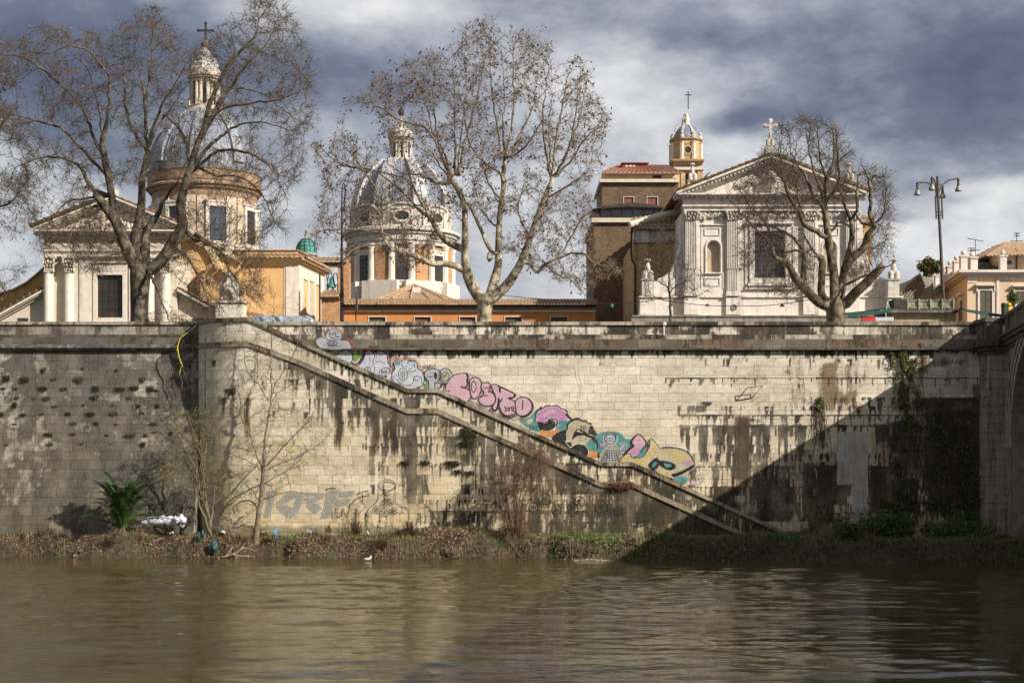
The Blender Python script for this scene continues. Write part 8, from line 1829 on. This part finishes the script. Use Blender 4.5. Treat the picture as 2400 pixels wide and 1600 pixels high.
mb.build('pole', iron, lp)
mb = MB(); mb.tube([P(801, 482, YL), P(801.5, 455, YL), P(802.5, 436, YL), P(805, 429, YL), P(808, 434, YL), P(809, 450, YL), P(808, 468, YL), P(807.5, 478, YL)], .045, 8); mb.tube([P(801, 486, YL), P(807, 486, YL)], .04, 6); a_ = mb.build('arm', iron, lp)
mb = MB(); x_, y_ = X(807.5, YL), YL; q = YL / F; z_ = Z(470, YL); mb.lathe([(1 * q, z_), (2.5 * q, z_ - 2 * q), (2.4 * q, z_ - 13 * q), (4 * q, z_ - 17 * q), (6.5 * q, z_ - 24 * q), (6.6 * q, z_ - 26 * q), (5 * q, z_ - 25 * q)], x_, y_, 16); mb.build('lamp_shade', M('old_lamp_green', (.07, .08, .06), (.05, .055, .045), 5, .5), a_)
mb = MB(); mb.blob((x_, y_, z_ - 25.5 * q), (4.6 * q, 4.6 * q, 1.8 * q), RS(1), 12, 6, 0); mb.build('lamp_glass', MATS['lamp_glass'], a_)
sg = thing('sign_pole', 'thin grey pole with a narrow edge-on sign, right of the slender lamp post', 'sign', (X(834, 92), 92, ZT)); mb = MB(); mb.tube([(X(834, 92), 92, ZT), P(834, 730, 92)], .035, 6); mb.build('pole', iron, sg); mb = MB(); mb.pprism([(834, 677), (836.5, 680), (837, 733), (833.5, 733), (833, 682)], 92, .5); mb.build('sign_plate', M('grey_plate', (.22, .23, .24), (.16, .165, .17), 4, .5), sg)
# suspended cable with small lanterns
cb = thing('hanging_cable', 'black cable with a little green lantern sagging from the pale tree to the white church', 'cable', (X(1175, 93), 93, Z(692, 93)))
def sag(a, b, Ya, Yb, s_, n=14):
    r_ = []
    for i in range(n + 1):
        t = i / n; Yd = Ya + (Yb - Ya) * t; r_.append((X(a[0] + (b[0] - a[0]) * t, Yd), Yd, Z(a[1] + (b[1] - a[1]) * t + s_ * 4 * t * (1 - t), Yd)))
    return r_
mb = MB()
for a, b, s_ in (((1175, 692), (1434, 711), 2), ((1434, 711), (1541, 700), 4), ((1541, 700), (1733, 716), 6), ((1733, 716), (1905, 700), 6)): mb.tube(sag(a, b, 93, 93, s_), .022, 4)
mb.build('cable', iron, cb); mb = MB(); mb.lathe([(.02, Z(711, 93)), (.06, Z(713, 93)), (.13, Z(716, 93)), (.12, Z(719, 93)), (.05, Z(721, 93))], X(1434, 93), 93, 12); mb.build('lantern', copper, cb)
mb = MB()
for px, py in ((1491, 710), (1658, 712), (1833, 713)): mb.lathe([(.04, Z(py, 93)), (.16, Z(py + 3.5, 93)), (.17, Z(py + 5, 93))], X(px, 93), 93, 10)
mb.build('cable_lamps', iron, cb)
# vehicle roof behind the parapet
bs = thing('tour_bus', 'rounded pale blue grey bus roof showing over the wall behind the bastion', 'bus', (X(665, 96), 96, ZT))
mb = MB(); Yb = 96.0; prof = []
zr = Z(742, Yb); zl = ZT + .35
sec = [(-1.2, zl), (-1.25, zr - .45), (-1.12, zr - .12), (-.8, zr), (.8, zr), (1.12, zr - .12), (1.25, zr - .45), (1.2, zl)]
xs2 = [X(588, Yb), X(590, Yb), X(597, Yb), X(610, Yb), X(725, Yb), X(735, Yb), X(742, Yb), X(744, Yb)]; dz = [.9, .45, .12, 0, 0, .12, .45, .9]; vs = []
for x_, d_ in zip(xs2, dz):
    for dy_, z_ in sec: vs.append((x_, Yb + dy_, z_ if z_ == zl else z_ - d_))
m_ = len(sec); mb.add(vs, [(i * m_ + k, i * m_ + (k + 1) % m_, (i + 1) * m_ + (k + 1) % m_, (i + 1) * m_ + k) for i in range(len(xs2) - 1) for k in range(m_)] + [tuple(range(m_))[::-1], tuple((len(xs2) - 1) * m_ + k for k in range(m_))])
mb.build('body', M('bus_paint', (.48, .53, .58), (.42, .47, .52), 3, .3, spec=.6), bs); mb = MB()
mb.box(X(612, Yb), X(722, Yb), Yb - 1.27, Yb - 1.24, zr - .95, zr - .5); mb.build('windows', dark_glass, bs); mb = MB()
for px in (610, 722):
    mb.tube([(X(px, Yb), Yb - 1.28, ZT + .45), (X(px, Yb), Yb - .95, ZT + .45)], .45, 20); mb.tube([(X(px, Yb), Yb + .95, ZT + .45), (X(px, Yb), Yb + 1.28, ZT + .45)], .45, 20)
mb.build('wheels', iron, bs)
# small floodlight clamped on the parapet
fl_ = thing('floodlight', 'small white round floodlight clamped to the parapet of the wall', 'lamp', (X(1556, YW), YW - .3, Z(780, YW))); mb = MB(); mb.tube([P(1556, 785, YW - .05), P(1556, 785, YW - .36), P(1556, 768, YW - .36), P(1556, 762, YW - .36)], .05, 6); mb.build('bracket', MATS['white_metal'], fl_); mb = MB(); mb.lathe([(.0, 0), (.11, .02), (.13, .08), (.08, .16)], 0, 0, 16)
mb.v = [(X(1556, YW) + x, YW - .5 + z, Z(760, YW) + y) for x, y, z in mb.v]; mb.build('lamp_head', MATS['white_metal'], fl_)
# ================================================================ trees, scrub and litter on the river bank
s = 2.851; c = lambda pts, dy=0: C(450, 730, s, pts, dy)
T4 = [c([(425, 1560, 24), (432, 1480, 20), (440, 1380, 17), (458, 1270, 15), (468, 1150, 13), (476, 1060, 12), (480, 950, 8), (482, 900, 7.5), (490, 820, 7), (505, 740, 6.5), (528, 620, 6), (532, 560, 5.5), (526, 400, 4.5), (530, 240, 3.5), (540, 100, 2.5), (545, -60, 1)]),
    c([(498, 790, 5), (488, 860, 5), (485, 930, 5)], .3), c([(530, 560, 4), (560, 480, 3.5), (640, 355, 3), (700, 230, 2.2), (730, 100, 1.6), (760, -60, .8)], -.6), c([(520, 605, 4), (440, 485, 3.5), (362, 380, 2.5), (342, 250, 2), (338, 60, 1)], .5), c([(476, 1055, 6), (432, 960, 5), (402, 860, 4.5), (370, 790, 4), (330, 700, 3), (318, 560, 2.2), (240, 440, 1.5), (175, 300, .8)], .8),
    c([(488, 1045, 5), (560, 960, 4.5), (650, 860, 4), (740, 770, 3), (800, 690, 2), (860, 560, 1)], -.8), c([(490, 1062, 5), (600, 1010, 4.5), (720, 960, 3.5), (830, 900, 2.5), (890, 850, 1.6), (950, 770, .8)], .6), c([(472, 1065, 4), (380, 1000, 3), (280, 955, 2), (180, 890, 1)], -.5), c([(448, 1265, 5), (370, 1160, 4), (300, 1090, 3), (190, 1055, 1)], .6), c([(462, 1262, 4), (570, 1220, 3.2), (660, 1200, 2.5), (760, 1215, 1)], -.5),
    c([(550, 550, 3), (650, 500, 2.5), (720, 430, 1.8), (760, 360, 1)], .7), c([(500, 700, 3), (600, 660, 2.5), (720, 660, 2), (840, 590, 1)], -.9), c([(345, 740, 2.5), (290, 640, 1.6), (240, 560, 1)], -.4), c([(370, 500, 2), (290, 350, 1.4), (220, 140, .8)], -.4), c([(655, 330, 2), (640, 200, 1.5), (600, 0, .8)], .5), c([(700, 240, 1.8), (800, 130, 1.2), (880, 0, .7)], -.6)]
make_tree('young_poplar', 'tall slender leafless poplar standing on the bank in front of the bastion', 82.9, T4, [(620, CP(450, 730, s, [(80, 330), (150, 120), (250, 0), (340, -80), (550, -160), (700, -120), (800, 100), (920, 330), (980, 700), (930, 950), (760, 1120), (600, 1280), (480, 1330), (300, 1300), (200, 1100), (120, 850), (150, 560)]))], 1, 71, M('poplar_bark', (.22, .17, .115), (.10, .075, .05), 4, .9, .5), twig_m, leaf_g, 120, 1500, .6, .04, None, depth=1.8, split=.028, step=.22, kill=.40, tip_r=.009, twr=.008, zb=1.0, droop=-.02)
c5 = lambda pts, dy=0: C(0, 720, 2.57, pts, dy)
T5 = [c5([(1275, 1400, 9), (1262, 1280, 7), (1240, 1150, 5.5), (1225, 1000, 4.5), (1205, 880, 3.5), (1170, 760, 3), (1140, 680, 1.5)]), c5([(1268, 1330, 8), (1285, 1180, 6), (1300, 1050, 4), (1340, 960, 2)], .4), c5([(1255, 1250, 7), (1210, 1120, 5), (1180, 980, 4), (1120, 860, 2.5), (1080, 770, 1.5)], -.4), c5([(1230, 1020, 5), (1235, 880, 4), (1255, 760, 2), (1265, 640, 1)], .5), c5([(1245, 1180, 5), (1150, 1100, 4), (1050, 1060, 2), (960, 1020, 1)], -.8), c5([(1270, 1200, 5), (1350, 1130, 3), (1420, 1120, 1.5)], .6), c5([(1215, 930, 4), (1150, 840, 3), (1060, 720, 1.5)], .3), c5([(1275, 1390, 8), (1245, 1300, 7), (1200, 1180, 5), (1190, 1050, 4), (1220, 900, 2)], -.6)]
tw_ol = M('olive_twigs', (.22, .19, .09), (.13, .11, .05), 4, .9)
make_tree('wild_shrub_tree', 'multi stemmed olive coloured bare shrub growing in the corner beside the bastion', 83.4, T5, [(560, [(400, 1000), (415, 960), (455, 950), (490, 965), (520, 1020), (520, 1080), (545, 1140), (530, 1190), (470, 1170), (440, 1110), (380, 1130), (370, 1100), (420, 1050)])], 1, 72, M('olive_bark', (.19, .155, .09), (.10, .08, .05), 5, .9), tw_ol, foliage_mat('olive_buds', (.15, .15, .04), (.24, .22, .07)), 900, 2600, .45, .04, None, depth=1.0, split=.03, step=.18, kill=.26, tip_r=.006, twr=.007, zb=1.0)
T6 = [C(0, 0, 1, [(1213, 1300, 4), (1208, 1240, 3.5), (1212, 1180, 3), (1205, 1120, 2), (1215, 1070, 1), (1225, 1010, .6)])] + [C(0, 0, 1, [(1212 + a, 1290, 2.2), (1205 + b * .4, 1225, 1.8), (1200 + b, 1160, 1.2), (1205 + b * 1.9, 1095, .8)], d) for a, b, d in ((-8, -22, .4), (6, 20, -.5), (3, 45, .2), (-4, -40, -.3), (2, 8, .8), (-2, -12, -.8), (5, 30, .7))]
make_tree('thicket', 'dense reddish brown bare thicket climbing the stair wall at the middle of the bank', 82.6, T6, [(520, [(1165, 1130), (1185, 1070), (1230, 1040), (1290, 1060), (1270, 1110), (1250, 1150), (1240, 1220), (1235, 1285), (1185, 1290), (1175, 1220), (1180, 1170)])], 1, 73, M('thicket_stem', (.22, .13, .085), (.12, .075, .05), 5, .9), M('thicket_twig', (.24, .135, .085), (.13, .078, .05), 5, .9), leaf_m, 500, 5500, .5, .04, None, depth=.7, split=.03, step=.16, kill=.22, tip_r=.007, twr=.0075, zb=1.0, droop=.12)
# yellow lichened branch hanging from the big tree over the cornice
hb = thing('hanging_branch', 'broken branch covered in bright yellow lichen hanging over the left wall', 'branch', (X(470, 86.3), 86.3, Z(755, 86.3)))
mb = MB(); mb.tube([P(a / 2.57, 720 + b / 2.57, 86.2) for a, b in ((1130, 152), (1085, 185), (1068, 240), (1078, 300), (1095, 345), (1080, 400))], [.03, .035, .035, .035, .03, .022], 7)
for a, b, c_, d in ((1085, 185, 1110, 160), (1075, 235, 1062, 262), (1092, 340, 1100, 360)): mb.tube([P(a / 2.57, 720 + b / 2.57, 86.2), P(c_ / 2.57, 720 + d / 2.57, 86.1)], [.022, .012], 5)
mb.build('lichened_wood', M('yellow_lichen', (.58, .47, .03), (.34, .28, .04), 14, .9, .4), hb)
mb = MB(); mb.tube([P(a / 2.57, 720 + b / 2.57, 86.2) for a, b in ((1230, 80), (1180, 110), (1130, 152))], [.04, .035, .035], 6); mb.tube([P(a / 2.57, 720 + b / 2.57, 86.2) for a, b in ((1080, 400), (1098, 450), (1095, 500), (1060, 540), (1020, 542))], [.03, .025, .02, .015, .008], 6)
mb.tube([P(a / 2.57, 720 + b / 2.57, 86.2) for a, b in ((1098, 470), (1075, 500), (1110, 545))], [.02, .012, .008], 5); mb.build('bare_wood', twig_m, hb)

# ---- palm
def bez(p0, p1, p2, n): return [tuple((1 - t) ** 2 * a + 2 * t * (1 - t) * b + t * t * c_ for a, b, c_ in zip(p0, p1, p2)) for t in np.linspace(0, 1, n)]
YPm = 83.2; px0, pz0 = X(287, YPm), Z(1243, YPm); pm = thing('palm', 'young dark green date palm with arching fronds at the foot of the left wall', 'palm', (px0, YPm, pz0 - .6)); r_ = RS(8); palm_m = foliage_mat('palm_leaf', (.014, .030, .008), (.030, .056, .015), (.07, .10, .028))
mb = MB(); mb.lathe([(.22, pz0 - .9), (.24, pz0 - .5), (.20, pz0), (.1, pz0 + .3)], px0, YPm, 12, wob=lambda a, z: 1 + .15 * math.sin(a * 5 + z * 20)); mb.build('trunk', M('palm_trunk', (.13, .09, .055), (.07, .05, .03), 8, .95, .8), pm)
for k in range(46):
    az_ = k * 2.399; up = .30 + 1.15 * ((k * .7549) % 1); L = r_.uniform(2.7, 3.7); dx, dy = math.cos(az_), math.sin(az_) * .8; st_ = (px0, YPm, pz0)
    mid = (px0 + dx * L * .45 * math.cos(up), YPm + dy * L * .45 * math.cos(up), pz0 + L * .80 * math.sin(up) + .25); end = (px0 + dx * L * (.15 + .75 * math.cos(up)), YPm + dy * L * (.15 + .75 * math.cos(up)), pz0 + L * 1.05 * math.sin(up) - (.15 + .35 * math.cos(up)))
    if end[1] > 84.4: mid = (mid[0], min(mid[1], 84.0), mid[2]); end = (end[0], 84.2, end[2])
    pts = bez(st_, mid, end, 22); mb = MB(); mb.tube(pts, [.025 * (1 - .8 * i / 21) + .004 for i in range(22)], 4)
    V = []; Fq = []
    for i in range(3, 22):
        p_ = Vector(pts[i]); t_ = (Vector(pts[min(i + 1, 21)]) - Vector(pts[i - 1])).normalized(); sd = t_.cross(Vector((0, 0, 1))).normalized(); upv = sd.cross(t_); ll = .46 * math.sin(math.pi * (i - 1) / 22) ** .7 + .08
        for sg in (-1, 1):
            for h_ in (0, .5):
                b_ = p_ + t_ * .05 * h_; e_ = b_ + (sd * sg * .75 + t_ * .65 + upv * .25).normalized() * ll * r_.uniform(.85, 1.1) - Vector((0, 0, .06)); w_ = t_ * .022
                q_ = b_.lerp(e_, .5) + upv * .02; mb.add([tuple(b_ - w_), tuple(b_ + w_), tuple(q_ + w_ * 1.3), tuple(e_), tuple(q_ - w_ * 1.3)], [(0, 1, 2, 4), (4, 2, 3)])
    mb.build('frond', palm_m, pm)

# ---- tufts rooted in the joints of the left wall
tuft_m = foliage_mat('joint_weeds', (.018, .019, .010), (.034, .034, .016), (.07, .052, .028))
def tuft(seed, n, L, w_):
    r_ = RS(seed); V = []; Fq = []
    for i in range(n):
        a = r_.uniform(-1, 1); l = L * r_.uniform(.5, 1.1); o = r_.uniform(-w_, w_); o *= abs(o / w_) ** .6; d1 = Vector((a * .9, -r_.uniform(.3, .9), r_.uniform(-.6, .9))).normalized(); p0 = Vector((o, 0, r_.uniform(-.02, .04))); p1 = p0 + d1 * l * .55; p2 = p1 + Vector((d1.x * .6, d1.y * .5, -.7)).normalized() * l * .5; s_ = Vector((.018, 0, .01)); b = len(V)
        V += [tuple(p0 - s_), tuple(p0 + s_), tuple(p1 + s_ * 1.4), tuple(p2), tuple(p1 - s_ * 1.4)]; Fq += [(b, b + 1, b + 2, b + 4), (b + 4, b + 2, b + 3)]
    return V, Fq
proto = []  # three shapes, reused
for k, (n, L, w_) in enumerate(((150, .46, .20), (70, .30, .25), (150, .42, .42))):
    v, f = tuft(80 + k, n, L, w_); me_ = bpy.data.meshes.new('grass_tuft'); me_.from_pydata(v, [], f); me_.materials.append(tuft_m); proto.append(me_)
for i, (a, b, k) in enumerate(TUFTS):
    px, py = a / 2.57, 720 + b / 2.57; z_ = Z(py, YW - .6); y_ = float(batter(np.array([0.]), np.array([z_]), .02)[0, 1]); z_ = Z(py, y_)
    o = bpy.data.objects.new('grass_tuft', proto[k]); COL.objects.link(o); jr = RS(i + 900); o.location = (X(px, y_) + jr.uniform(-.25, .25), y_, z_ + jr.uniform(-.05, .05)); q_ = jr.uniform(.3, .75); o.scale = (q_ * jr.choice([-1, 1]) * jr.uniform(.7, 1.2), q_ * .8, q_ * jr.uniform(.9, 1.4))
    tag(o, 'dark weed tuft rooted in a joint of the mossy left wall', 'weed', 'weed tufts in the joints of the left wall')
for (px, py, k, Yf, lab) in ((1092, 1010, 0, YS, 0), (1085, 1040, 1, YS, 0), (1098, 1035, 0, YS, 0), (1100, 1020, 2, YS, 0), (540, 918, 0, YS, 0), (1060, 1086, 2, YS, 0), (1102, 1108, 1, YS, 0), (1075, 1105, 1, YS, 0), (950, 1084, 1, YS, 0), (997, 1084, 1, YS, 0)):
    o = bpy.data.objects.new('grass_tuft', proto[k]); COL.objects.link(o); o.location = (X(px, Yf), Yf - .02, Z(py, Yf)); tag(o, 'small weed tuft rooted in a joint of the sunlit stair wall', 'weed', 'weed tufts on the stair wall')
g_ = [tuft(200 + i, 260, .42, .7) for i in range(1)]; v, f = g_[0]; dead = bpy.data.meshes.new('dead_plant'); dead.from_pydata(v, [], f); dead.materials.append(leaf_m); o = bpy.data.objects.new('dead_plant', dead); COL.objects.link(o); o.location = (X(1455, YS), YS - .12, Z(1136, YS)); tag(o, 'reddish dead plant drooping from the string course at the lower stair landing', 'weed')

# ---- ivy on the shaded wall
def wall_ivy(label, Yf, polys, n, mat, seed, size=.07, out=.25):
    r_ = RS(seed); root = thing('ivy', label, 'plant', (X(polys[0][1][0][0], Yf), Yf, .8)); P_ = []
    for w_, poly in polys:
        k = int(n * w_); a = np.array(poly, float); qx = r_.uniform(a[:, 0].min(), a[:, 0].max(), k * 4); qy = r_.uniform(a[:, 1].min(), a[:, 1].max(), k * 4); m_ = in_poly(qx, qy, poly) & (fbm(qx * .06, qy * .05 + seed, 3) > .47); qx, qy = qx[m_][:k], qy[m_][:k]; Yd = Yf - .03 - out * r_.rand(len(qx)) ** 2; P_.append(np.column_stack([X(qx, Yf), Yd, Z(qy, Yf)]))
    P_ = np.concatenate(P_); v, f = leaf_quads(P_, r_, size); mk('leaves', v, f, mat, root); mb = MB()
    for k in range(26):
        q = P_[r_.randint(len(P_))]; pts = [(q[0], Yf - .05, q[2])]; d = r_.uniform(-.3, .3)
        for i in range(7): pts.append((pts[-1][0] + d * .3 + r_.uniform(-.12, .12), Yf - .05 - .05 * r_.rand(), max(1, pts[-1][2] - r_.uniform(.25, .5))))
        mb.tube(pts, [.022 - .002 * i for i in range(8)], 4)
    mb.build('stems', twig_m, root); return root
wall_ivy('yellow green ivy climbing the wall just below the cornice near the bridge', YW, [(.35, [(2085, 822), (2115, 815), (2135, 850), (2110, 868), (2088, 860)]), (.65, [(2095, 850), (2150, 840), (2165, 900), (2150, 960), (2130, 1010), (2100, 980), (2105, 920)]), (.25, [(2110, 800), (2190, 795), (2185, 812), (2110, 818)])], 3600, ivy_m, 12, .06)
wall_ivy('dark straggling ivy spread over the black stained wall beside the bridge pier', YW, [(.5, [(2100, 980), (2200, 930), (2280, 960), (2290, 1100), (2320, 1230), (2060, 1240), (2090, 1100)]), (.5, [(1900, 1180), (2000, 1200), (2100, 1150), (2200, 1170), (2322, 1150), (2322, 1250), (1880, 1250)])], 6500, fol_d, 13, .07, .5)
wall_ivy('small green weed spray growing from the sunlit wall under the iron bracket', YW, [(1.0, [(1912, 930), (1930, 928), (1932, 955), (1915, 962), (1908, 945)])], 260, ivy_m, 14, .06, .3)

# ---- ground cover on the bank (nobody could count it)
def scatter(name, label, n, mat, seed, px_rng, y_off, size, dens=None, h=.1, stand=False, kind='stuff', cat='ground cover'):
    r_ = RS(seed); x = r_.uniform(X(px_rng[0], 81), X(px_rng[1], 81), n * 2); e = edge_y(x); y = e + r_.uniform(y_off[0], y_off[1], n * 2); k = (y < 87.3) & ~((x > X(480, 84)) & (x < X(1850, 84)) & (y > 84.4))
    if dens is not None: k &= dens(x, y, r_)
    x, y = x[k][:n], y[k][:n]; z = bank_h(x, y); n = len(x); pts = np.column_stack([x, y, z])
    if stand:
        l = size * r_.uniform(.5, 1.4, n); a = r_.uniform(0, 6.28, n); lean = r_.uniform(.1, .7, n); d = np.column_stack([np.cos(a) * lean, np.sin(a) * lean, np.ones(n)]); d /= np.linalg.norm(d, axis=1)[:, None]; w_ = np.column_stack([-np.sin(a), np.cos(a), np.zeros(n)]) * .012; tip = pts + d * l[:, None]; mid = pts + d * l[:, None] * .55 + np.array([0, 0, .02]); tip[:, 2] -= l * .15 * lean
        V = np.stack([pts - w_, pts + w_, mid + w_ * .8, mid - w_ * .8, tip - w_ * .2, tip + w_ * .2], 1).reshape(-1, 3); b = np.arange(n)[:, None] * 6; Fq = np.concatenate([np.hstack([b, b + 1, b + 2, b + 3]), np.hstack([b + 3, b + 2, b + 5, b + 4])])
    else: pts[:, 2] += r_.rand(n) * h; V, Fq = leaf_quads(pts, r_, size, 0)
    return tag(mk(name, V, Fq, mat), label, cat, kind=kind)
litter_m = foliage_mat('leaf_litter', (.075, .042, .024), (.18, .105, .062), (.42, .29, .20)); straw = foliage_mat('dry_grass', (.085, .058, .03), (.16, .115, .062), (.29, .22, .125))
scatter('leaf_litter', 'brown fallen leaves carpeting the river bank', 38000, litter_m, 1, (-40, 1750), (-.1, 4.5), .055, h=.06, dens=lambda x, y, r: fbm(x * .7, y * .9 + 5, 3) > .42)
scatter('dry_grass', 'dry straw coloured grass and root fibres on the bank', 15000, straw, 2, (-40, 2400), (.0, 4.5), .22, stand=True, dens=lambda x, y, r: fbm(x * .5, y * .5 + 3, 3) > .45)
pa = lambda x: HX + x * F / 82.5
scatter('green_grass', 'fresh green grass and weeds along the foot of the stair wall', 9000, fol_grass, 3, (-40, 2350), (1.0, 4.5), .20, stand=True, dens=lambda x, y, r: (fbm(x * .45 + 9, y * .6, 3) > .56) | ((np.abs(pa(x) - 690) < 90) & (y > 83.2)) | ((pa(x) > 1380) & (pa(x) < 1700) & (y > 83.6)))
scatter('ground_ivy', 'low green ivy covering the slope of the bank on the right', 12000, fol_d, 4, (1290, 2400), (.2, 3.0), .06, h=.12, dens=lambda x, y, r: fbm(x * .5 + 2, y * .5 + 8, 3) > .42 + .12 * np.exp(-((pa(x) - 1500) / 160) ** 2))
scatter('ground_ivy', 'bright green creeping leaves on the bank right of the thicket', 3500, fol_grass, 5, (1290, 1620), (.2, 2.2), .055, h=.2, dens=lambda x, y, r: fbm(x * .9 + 2, y * .9 + 1, 3) > .55)
# clumps of dead reeds and dry stalks standing along the edge
r_ = RS(91); V = []; Fq = []
for i in range(70):
    a = r_.uniform(0, 6.28); l = r_.uniform(.3, 1.0); ln = r_.uniform(.05, .55); p0 = Vector((r_.normal() * .12, r_.normal() * .1, -.05)); p1 = p0 + Vector((math.cos(a) * ln * .4, math.sin(a) * ln * .4, l * .6)); p2 = p1 + Vector((math.cos(a) * ln * .7, math.sin(a) * ln * .7, l * .35 - ln * .3)); s_ = Vector((.011, .004, 0)); b = len(V)
    V += [tuple(p0 - s_), tuple(p0 + s_), tuple(p1 + s_), tuple(p2), tuple(p1 - s_)]; Fq += [(b, b + 1, b + 2, b + 4), (b + 4, b + 2, b + 3)]
me_ = bpy.data.meshes.new('reed_clump'); me_.from_pydata(V, [], Fq); me_.materials.append(straw)
for i in range(46):
    px = r_.uniform(-10, 2050); x = X(px, 81.5); y = float(edge_y(np.array([x]))[0]) + r_.uniform(.3, 2.6); z = float(bank_h(np.array([x]), np.array([y]))[0])
    if y > 84.3: continue
    o = bpy.data.objects.new('reed_clump', me_); COL.objects.link(o); o.location = (x, y, z); o.rotation_euler = (0, 0, r_.uniform(0, 6.28)); q_ = r_.uniform(.5, 1.35); o.scale = (q_ * 1.3, q_ * 1.3, q_); tag(o, 'clump of dead straw coloured stalks standing on the river bank', 'dry weeds', 'clumps of dead stalks along the bank')
# exposed roots and drift twigs hanging into the water
r_ = RS(31); mb = MB()
for k in range(1500):
    x = r_.uniform(X(-20, 81), X(2330, 78)); e = float(edge_y(np.array([x]))[0]); y = e + r_.uniform(.1, 1.6); z = float(bank_h(np.array([x]), np.array([y]))[0]) + .03; pts = [(x, y, z)]; dx = r_.uniform(-.25, .25)
    for i in range(5): x += dx * .5 + r_.uniform(-.12, .12); y -= r_.uniform(.05, .22); z = max(-.05, z - r_.uniform(-.16, .24)); pts.append((x, y, z))
    w_ = r_.uniform(.005, .017); mb.tube(pts, [w_ * (1 - .12 * i) for i in range(6)], 3, False)
tag(mb.build('bank_roots', M('root_wood', (.20, .15, .10), (.08, .058, .038), 4, .9)), 'tangle of pale roots and dead stems hanging down to the water', 'roots', kind='stuff')
# fallen forked branch at the waterline and a log
bb_ = thing('fallen_branch', 'bleached forked branch lying at the waterline below the poplar', 'branch', (X(545, 81.3), 81.3, .3)); mb = MB()
for pts in ([(520, 1305), (545, 1298), (575, 1283), (600, 1290)], [(545, 1298), (560, 1302), (590, 1303)], [(555, 1294), (565, 1285), (575, 1270)], [(530, 1302), (540, 1290), (545, 1278)]): mb.tube([P(a, b, 81.4) for a, b in pts], [.035, .03, .02, .01][:len(pts)], 6)
mb.build('wood', M('bleached_wood', (.40, .34, .25), (.25, .2, .14), 5, .9), bb_)
lg = thing('driftwood_pole', 'thin pale pole floating along the water edge right of the thicket', 'pole', (X(1400, 80.3), 80.3, .03)); mb = MB(); mb.tube([P(1345, 1312, 80), P(1390, 1311, 80), P(1420, 1313, 80), P(1448, 1315, 80)], .03, 6); mb.build('wood', MATS['bleached_wood'], lg)
# rubbish
def rag(name, label, px, py, Yd, w_, h_, mat, seed, cat='litter', lumps=9):
    r_ = RS(seed); root = thing(name, label, cat, (X(px, Yd), Yd, Z(py, Yd) - h_ / 2)); mb = MB()
    for k in range(lumps): mb.blob((X(px, Yd) + r_.uniform(-w_, w_) * .8, Yd + r_.uniform(-.15, .15), Z(py, Yd) + r_.uniform(-h_, h_) * .35), (w_ * r_.uniform(.25, .5), .16, h_ * r_.uniform(.3, .6)), r_, 9, 7, .3)
    mb.build('folds', mat, root, True); return root
wp = M('white_plastic', (.60, .60, .62), (.42, .43, .48), 3, .45, .4, 9); bp_ = M('blue_plastic', (.12, .35, .58), (.08, .25, .45), 3, .45); gp = M('green_plastic', (.035, .10, .095), (.02, .06, .055), 3, .5)
rag('rubbish_bags', 'heap of white plastic sacks lying behind the palm', 384, 1221, 83.9, 1.3, .42, wp, 1, lumps=14)
rag('rubbish_bag', 'bulging white sack at the right end of the plastic heap', 417, 1219, 83.6, .42, .5, wp, 2, lumps=7)
rag('plastic_scrap', 'light blue plastic sheet standing in the grass right of the poplar', 646, 1245, 82.6, .14, .42, bp_, 3, lumps=4); rag('plastic_scrap', 'dark green plastic rag snagged above the roots left of the bastion', 470, 1255, 82.2, .18, .42, gp, 4, lumps=5); rag('plastic_scrap', 'faded green netting tangled low on the bank beside the shrub', 498, 1282, 81.7, .28, .55, gp, 5, lumps=8)
rag('plastic_scrap', 'small white plastic scrap on bare soil right of the heap', 403, 1249, 82.5, .12, .14, wp, 6, lumps=3); rag('plastic_scrap', 'crumpled white bag near the foot of the shrub', 524, 1246, 82.6, .2, .16, wp, 7, lumps=5); rag('plastic_scrap', 'pale crumpled sheet in the grass below the letters', 728, 1247, 82.6, .28, .2, M('grey_plastic', (.4, .4, .42), (.25, .25, .27), 3, .5), 8, lumps=6); rag('plastic_scrap', 'small red wrapper on the bank right of the grass', 750, 1265, 82.2, .09, .08, MATS['banner_red'], 9, lumps=3)
rag('plastic_scrap', 'white bottle lying on the bank below the drawn creature', 862, 1249, 82.4, .07, .2, wp, 10, lumps=3)
gl = thing('seagull', 'small white gull floating close to the bank', 'gull', (X(862, 79.8), 79.8, .0)); mb = MB(); gx_ = X(862, 79.8); mb.tube([(gx_ - .24, 79.8, .11), (gx_ - .12, 79.8, .08), (gx_ + .05, 79.8, .09), (gx_ + .15, 79.8, .15), (gx_ + .17, 79.8, .24), (gx_ + .22, 79.8, .27)], [.01, .07, .09, .06, .045, .02], 10); mb.build('body', M('gull_feathers', (.62, .62, .6), (.4, .41, .42), 6, .7), gl, True)
# low brush in the shaded corner
shrub('bank_bush', 'dark leafy bush at the foot of the wall in the bridge shade', X(2080, 82.5), 82.5, 1.7, 1.5, .9, 5200, fol_d, 21, .075); shrub('bank_bush', 'straggly brown green bush left of the darkest bank corner', X(1990, 82), 82, 1.55, 1.2, .65, 2600, fol_d, 22, .07); shrub('bank_bush', 'low dark bush nearest the bridge pier', X(2250, 81.5), 81.5, 1.5, 1.9, .7, 5200, fol_d, 23, .075)
